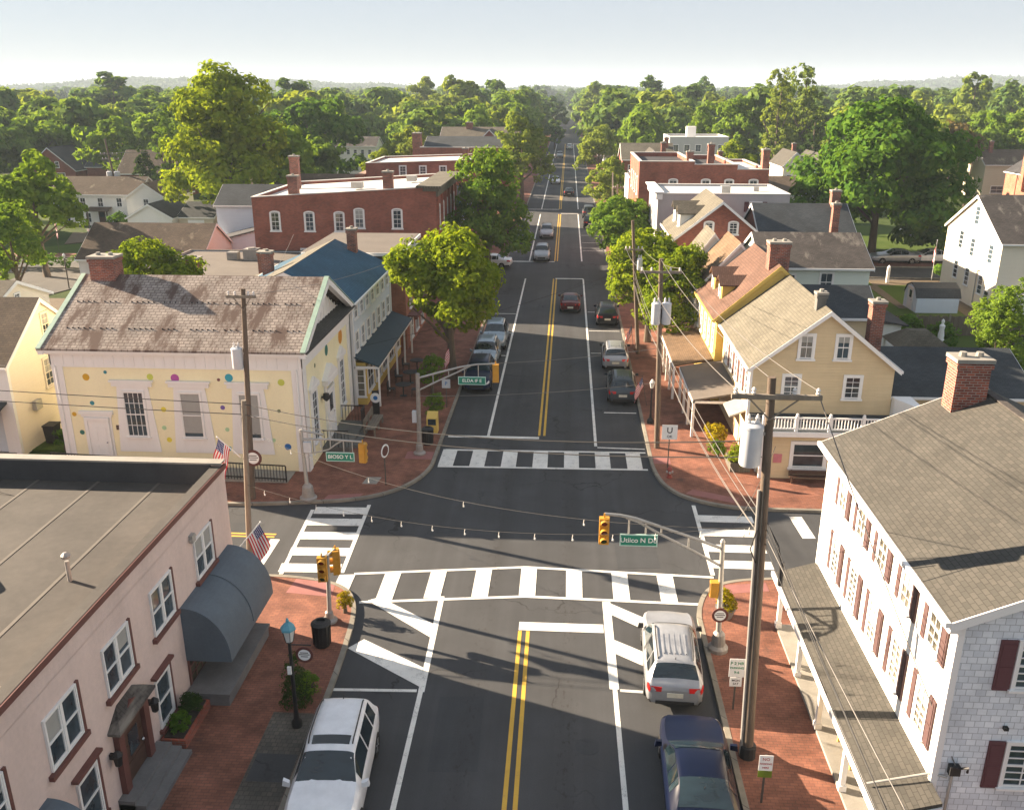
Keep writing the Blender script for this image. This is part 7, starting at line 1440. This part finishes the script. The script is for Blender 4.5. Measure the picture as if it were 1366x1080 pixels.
TREES = [
(-44.2,118.0,20.1,15.9,'A','big yellow-green tree towering over the white farmhouse and brown barn'),
(34.4,104.0,17.2,16.8,'M','huge dark green maple on the lawn left of the tall white house'),
(-6.4,56.0,10.1,7.9,'S','bright yellow-green street tree in front of the brick facade, nearest on the left pavement'),
(-6.4,88.0,12.6,7.9,'T','tall street tree with narrow upright branches behind the bright yellow-green one'),
(-4.9,150.0,14.6,9.6,'R','light olive street tree where the left pavement disappears in the distance'),
(-29.3,62.0,8.3,6.7,'S','low bright green tree behind the brick chimney of the polka-dot building'),
(-52.9,88.0,12.1,8.9,'R','dense green tree at the left edge beside the shaded lawn'),
(-45.8,72.0,9.7,5.0,'R','green tree cut by the left picture edge above the small gable roof'),
(4.5,66.0,6.7,5.3,'S','leafy street tree wrapped round the wooden pole on the right pavement'),
(7.6,62.0,7.9,4.4,'S','bushy green tree in front of the brick gable house with dormers'),
(5.9,92.0,6.8,6.8,'S','rounded street tree by the parked dark car on the right pavement'),
(5.4,135.0,7.2,5.5,'T','narrow street tree on the right pavement behind the white utility box'),
(6.2,190.0,11.2,9.1,'R','pale green street tree on the right where the street narrows'),
(25.2,52.0,7.9,3.2,'R','green tree reaching in from the right edge above the board fence'),
(-147.6,300.0,21.6,26.8,'T','tall tree rising above the ridge line left of the big yellow-green tree'),
(-166.3,280.0,18.6,21.8,'R','dark round tree on the skyline at the far left edge'),
(-137.3,250.0,14.2,21.6,'R','dark bluish tree behind the brick schoolhouse'),
(-111.1,190.0,12.9,18.1,'R','broad green tree left of the brick schoolhouse gable'),
(-101.7,200.0,13.4,18.9,'T','pale green tree behind the schoolhouse chimney'),
(-105.7,230.0,17.1,19.7,'R','dark green tree between the schoolhouse and the big yellow-green tree'),
(-65.8,150.0,15.1,5.5,'T','slim grey-green tree just left of the big yellow-green tree'),
(-70.3,150.0,9.3,6.2,'C','small pointed evergreen behind the white farmhouse'),
(-76.5,260.0,20.9,18.8,'R','tall rounded tree on the skyline right of the big yellow-green tree'),
(-47.2,175.0,16.9,15.6,'M','dark glossy green tree behind the big brick building chimneys'),
(-52.8,160.0,14.3,10.5,'R','dark tree tucked against the right flank of the big yellow-green tree'),
(-60.3,260.0,12.1,14.7,'R','round green tree above the far white houses'),
(-28.3,165.0,12.0,9.4,'S','light green tree left of the brick row chimney'),
(-32.9,160.0,8.2,6.5,'S','low green bush tree beside the far white house'),
(-101.9,420.0,18.0,23.6,'R','distant tree on the skyline above the far white houses'),
(-80.9,400.0,18.6,24.0,'T','distant double-topped tree on the skyline left of centre'),
(-56.0,360.0,21.2,17.2,'T','distant tall tree on the skyline above the brick row'),
(-64.7,300.0,11.2,14.5,'R','mid green tree behind the light green one beside the brick row'),
(-48.9,280.0,14.8,20.2,'R','broad dark tree rising behind the brick row roofs'),
(-35.0,300.0,21.3,20.3,'T','tall tree on the skyline above the farthest brick roofs'),
(-26.0,330.0,20.9,15.7,'T','skyline tree left of the light olive street tree'),
(-25.4,230.0,15.4,11.1,'T','pale tall tree just behind the farthest brick roofs'),
(-17.3,220.0,14.7,11.4,'R','rounded tree between the farthest brick roofs and the street'),
(-17.9,380.0,18.6,18.1,'R','skyline tree standing over the left side of the far street'),
(-8.2,420.0,15.5,15.0,'R','distant dark tree leaning over the left of the street end'),
(11.8,400.0,20.4,17.3,'T','distant tall tree on the right of the street end'),
(14.8,250.0,14.3,14.9,'R','broad green tree right of the far street above the tan roofs'),
(29.0,340.0,21.0,18.7,'T','skyline tree above the tan roofs'),
(27.2,240.0,15.3,15.2,'R','wide green tree behind the brick flat-roofed block'),
(52.3,380.0,21.9,14.9,'R','small skyline tree between two taller ones right of centre'),
(29.6,210.0,14.9,8.3,'T','slim pale green tree behind the brick flat-roofed block'),
(35.0,200.0,16.5,11.8,'T','yellow-green tree left of the two tall poplars'),
(41.5,190.0,21.3,8.2,'P','left one of the two tall poplars on the skyline'),
(47.4,195.0,22.0,9.1,'P','right one of the two tall poplars on the skyline'),
(42.4,165.0,14.4,5.9,'C','grey-green pointed tree beneath the tall poplars'),
(25.6,150.0,10.2,7.2,'S','low bright tree behind the brick chimney of the flat-roofed block'),
(70.2,240.0,18.0,15.0,'R','green tree between the poplars and the huge maple'),
(68.2,170.0,14.3,10.0,'D','brownish thinning tree right of the huge maple'),
(107.7,260.0,21.2,14.0,'P','tall ragged tree on the skyline at the right'),
(112.2,250.0,19.4,13.5,'R','skyline tree at the right picture edge'),
(80.9,180.0,14.7,11.2,'R','yellow-green round tree above the beige house at the right edge'),
(80.5,190.0,13.9,8.9,'R','green tree behind the brownish thinning one'),
(117.5,330.0,19.2,20.4,'R','distant tree on the skyline above the huge maple'),
(58.0,300.0,18.4,16.4,'R','distant round tree left of the tall poplars'),
(116.1,300.0,16.9,13.9,'R','distant hazy tree right of the huge maple crown'),
(1.5,300.0,2.2,5.3,'R','small tree at the very end of the street'),
(6.0,240.0,4.4,5.8,'R','small roadside tree where the street meets the wood on the right'),
]
BIG = {0, 1, 2, 3, 5, 8, 9, 10, 13}
for i, (x, y, H, W, k, lab) in enumerate(TREES):
    mat = None; near = 2 if i in BIG else 1 if y < 215 else 0
    if i == 3: mat = 'leaf_mid'
    if i in (4, 11, 12, 18, 26): mat = 'leaf_olive'
    if i in (2, 5): mat = 'leaf_bright'
    if i in (8, 9, 10): mat = 'leaf_mid' if i == 10 else 'leaf_bright'
    if i in (6, 7): mat = 'leaf_mid'
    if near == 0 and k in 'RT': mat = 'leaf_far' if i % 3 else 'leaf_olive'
    if i == 2: x, W = -7.3, 7.4
    if i == 3: x, W = -7.7, 8.8
    if i == 8: W, H = 6.8, 8.4
    if i == 9: W = 5.6
    if i == 10: W, H = 8.2, 8.0
    if i == 11: W, H = 7, 8.5
    if i == 4: x = -7.5
    if i in (8, 10, 11): x = max(x, 6.2)
    if i == 59: x, H, W = -4.5, 9, 8
    if i == 60: x, H, W = 6.5, 9, 8
    tree(x, y, H * 1.02, W * (1.08 if i != 1 else 1.02), k, lab, near, None, mat, n={0: 22000, 1: 26000, 2: 19000, 3: 15000}.get(i))
# shrubs
tree(-8.02, 22.75, 1.95, 1.0, 'C', 'cone-shaped dark shrub beside the near left lantern post', 2, None, 'leaf_conifer', 3200, .035, 'shrub', 'shrub', .13, 11)
tree(-7.75, 22.95, 1.0, .8, 'R', 'light green round shrub at the foot of the cone-shaped one', 2, None, 'leaf_mid', 1500, .035, 'shrub', 'shrub', .13, 12)
for x, y, h, w_, m_, lab in ((-7.75, 27.9, .85, .6, 'leaf_yellow', 'clump of yellow flowers at the near left kerb'), (5.95, 28.45, 1.1, .8, 'leaf_yellow', 'yellow-flowering shrub in a pot by the near right signal pole'), (-10.98, 21.1, .8, .7, 'leaf_deep', 'dark shrub nearest the doorway in the pink building bed'), (-10.98, 21.85, .95, .75, 'leaf_conifer', 'taller dark shrub beside the blue awning in the pink building bed'),
                          (8.6, 41.9, 1.3, .9, 'leaf_bright', 'yellow-green shrub in the planter box on the far right corner'), (8.1, 45.0, 1.3, 1.2, 'leaf_yellow', 'yellow flowering shrub beneath the grey porch roof of the tan house'), (8.0, 43.6, .8, 1.0, 'leaf_mid', 'green shrub by the tan house canopy'), (-26.2, 42.6, 1.2, .9, 'leaf_deep', 'dark shrub in the alley left of the polka-dot building'),
                          (-7.3, 48.2, 1.6, 1.2, 'leaf_mid', 'low green shrub in the left kerb bed before the street tree'), (-8.2, 53.0, 2.6, 1.6, 'leaf_mid', 'upright green shrub below the bright yellow-green street tree'), (37.5, 90.2, 1.8, 2.6, 'leaf_deep', 'round clipped bush at the corner of the tall white house'), (-61.5, 121.5, 2.0, 3.0, 'leaf_deep', 'dark bush in front of the white farmhouse'), (-55.3, 114.8, 1.2, 2.6, 'leaf_deep', 'low dark bush before the white garage'), (-29.9, 92.5, 1.4, 1.6, 'leaf_mid', 'green bush at the left foot of the big brick building'), (-32.2, 93, 1.8, 2.2, 'leaf_deep', 'dark bush right of the pink barn gable'),
                          (28, 66.5, 1.8, 2.4, 'leaf_deep', 'dark shrub in front of the board fence beside the statue'), (25.2, 66, 2.4, 2.4, 'leaf_deep', 'tall dark shrub behind the latticed porch'), (36.5, 67.5, 2.2, 3, 'leaf_mid', 'green shrub under the tree at the right edge by the board fence'), (27.5, 48.5, 1.6, 2.6, 'leaf_bright', 'yellow-green bush right of the low tan house'), (28.5, 52.5, 2.0, 3.4, 'leaf_mid', 'broad green bush behind the low tan house at the right edge'), (41.8, 73.2, 2.0, 2.2, 'leaf_bright', 'pale bush beside the tall white house porch'), (29, 118, 2.0, 3.2, 'leaf_bright', 'yellow-green bush right of the grey flat building')):
    tree(x, y, h, w_, 'R', lab, 2 if y < 60 else 1, None, m_, 1400 if y < 60 else 500, w_ * .05, 'shrub', 'shrub', .13 if y < 50 else .05)
p = thing('flower_pot', 'pale stone pot holding the yellow-flowering shrub', 'pot', (5.95, 28.45, .13)); MB().lathe([(.24, .13), (.36, .5), (.38, .52), (.3, .53)], (5.95, 28.45, 0), 14).build('bowl', M['stone_grey'], p)
b = MB()
for k in range(10): b.box(-82 + k * 3, 88, .0, -79.05 + k * 3, 89.2, 1.5)
hg = thing('clipped_hedge', 'long dark clipped hedge in the shade by the lane at the left', 'hedge', (-60, 92, 0)); C, N_, S = leaf_cloud([(k * 2.0 - 12, math.sin(k) * .2, .8, 1.3, .9, .8) for k in range(13)], 5200, .35, .12, 5); meshobj('foliage', quads('foliage', C, N_, S, M['leaf_deep'], 3), hg)

# woods: what reads as one mass beyond the trees one can tell apart
def wood(name, spots, mat, leaf, per):
    cc, nn, ss = [], [], []; protos = {}
    for i, (x, y, h, w_, k) in enumerate(spots):
        key = (k, i % 7, per)
        if key not in protos: protos[key] = leaf_cloud(lobes_of(k, i % 7 + 20), per, .13, .05, i % 7 + 40)
        C, N_, S = protos[key]; a = i * 1.7; ca, sa = math.cos(a), math.sin(a); R_ = np.array([[ca, -sa, 0], [sa, ca, 0], [0, 0, 1]])
        cc.append((C @ R_.T) * np.array([w_, w_, h]) + np.array([x, y, 0])); nn.append(N_ @ R_.T); ss.append(S * w_ * leaf / .05)
    tag(meshobj(name, quads(name, np.concatenate(cc), np.concatenate(nn), np.concatenate(ss), mat, 9)), kind='stuff')
BUILT = [(o.location.x, o.location.y) for o in COL.objects if o.parent is None and o.get('category') in ('building', 'house', 'barn', 'garage', 'shop')]
def free(x, y, m=0):
    if -14 - m < x < 11 + m and y < 560 or y < 128 and -60 < x < 60: return False
    if -75 < x < -45 and y < 150 or 20 < x < 56 and y < 172: return False
    for bx, by in BUILT:
        if abs(x - bx - 4) < 11 and -14 < y - by < 13: return False
    for k_, w_, y0_, y1_ in ((-.56, 9, 85, 180), (-.232, 6, 100, 206), (-.455, 8, 90, 164), (-.5, 10, 60, 126), (.25, 7, 95, 150), (.48, 9, 100, 168), (.132, 6, 100, 180), (-.4, 7, 60, 120)):
        if y0_ < y < y1_ and abs(x - k_ * y) < w_: return False
    return True
g = random.Random(31)
def scatter(n, x0, x1, y0, y1, h0, h1):
    out = []
    while len(out) < n:
        y = y0 + (y1 - y0) * g.random() ** .9; x = g.uniform(x0, x1)
        if abs(x - 4 + y * .06) > y * .66 + 40 or not free(x, y): continue
        h = g.uniform(h0, h1) * (.8 if abs(x) < 40 and y < 240 else 1); out.append((x, y, h, h * g.uniform(.75, 1.15), g.choice('RRTSMT')))
    return out
wood('woods', scatter(90, -150, -40, 105, 260, 8, 14), M['leaf_mid'], .055, 1300)
wood('woods', scatter(80, 24, 170, 105, 260, 8, 14), M['leaf_olive'], .055, 1300)
wood('woods', scatter(170, -330, 300, 190, 430, 12, 18.5), M['leaf_far'], .06, 900)
wood('woods', scatter(120, -330, 300, 190, 430, 11, 17), M['leaf_olive'], .06, 900)
wood('woods', scatter(330, -620, 600, 400, 800, 13, 19.5), M['leaf_far'], .085, 420)
wood('woods', scatter(480, -1250, 1200, 780, 1700, 14, 21), M['leaf_far'], .12, 200)
wood('woods', [(s * g.uniform(9, 22) - 1.2 + (3 if s > 0 else -2), y, g.uniform(11, 17), g.uniform(10, 14), g.choice('RTS')) for y in range(205, 560, 11) for s in (-1, 1)], M['leaf_mid'], .06, 900)
# low hills on the horizon, wooded
def hill(x0, x1, y0, y1, prof, seed):
    nx, ny = 150, 30; gg = np.random.default_rng(seed); vs = []; bump = gg.normal(size=(nx + 1, ny + 1)) * 1.7
    for i in range(nx + 1):
        for j in range(ny + 1):
            u, v = i / nx, j / ny; vs.append((x0 + (x1 - x0) * u, y0 + (y1 - y0) * v, -3 + prof(u) * math.sin(PI * min(1, v * .62 + .02)) + (bump[i, j] if 0 < j else 0)))
    me = bpy.data.meshes.new('hills'); me.from_pydata(vs, [], [(i * (ny + 1) + j, i * (ny + 1) + j + 1, (i + 1) * (ny + 1) + j + 1, (i + 1) * (ny + 1) + j) for i in range(nx) for j in range(ny)])
    me.materials.append(M['grass']); me.shade_smooth(); tag(meshobj('hills', me), kind='structure')
    cc = []; 
    for _ in range(9000):
        u, v = gg.random(), gg.random() ** .8; zz = -3 + prof(u) * math.sin(PI * min(1, v * .62 + .02)); cc.append((x0 + (x1 - x0) * u, y0 + (y1 - y0) * v, zz + gg.uniform(0, 5)))
    cc = np.array(cc); n = len(cc); N_ = gg.normal(size=(n, 3)) * .6 + np.array([0, -.5, .6]); N_ /= np.linalg.norm(N_, axis=1)[:, None]
    tag(meshobj('hillside_woods', quads('hillside_woods', cc, N_, gg.uniform(4, 10, n), M['leaf_hill'], seed)), kind='stuff')
hill(-1750, 250, 1750, 2500, lambda u: 17 + 26 * math.exp(-((u - .42) / .20) ** 2) + 5 * math.sin(u * 23) * .5 + 3 * math.sin(u * 61), 3)
hill(-150, 1750, 1750, 2500, lambda u: 17 + 29 * math.exp(-((u - .62) / .17) ** 2) + 4 * math.sin(u * 19) * .5 + 3 * math.sin(u * 57), 4)

# ------------------------------------------------------------------ air
hz = bpy.data.materials.new('haze_air'); hz.use_nodes = True; t_ = hz.node_tree; t_.nodes.clear(); vo = t_.nodes.new('ShaderNodeVolumePrincipled'); ou = t_.nodes.new('ShaderNodeOutputMaterial')
vo.inputs['Color'].default_value = (.72, .86, 1, 1); vo.inputs['Density'].default_value =   .00021; vo.inputs['Anisotropy'].default_value = .0; t_.links.new(vo.outputs[0], ou.inputs['Volume'])
b = MB().box(-2590, -50, -1.5, 2590, 4000, 62); o = b.build('haze', hz); tag(o, kind='stuff')
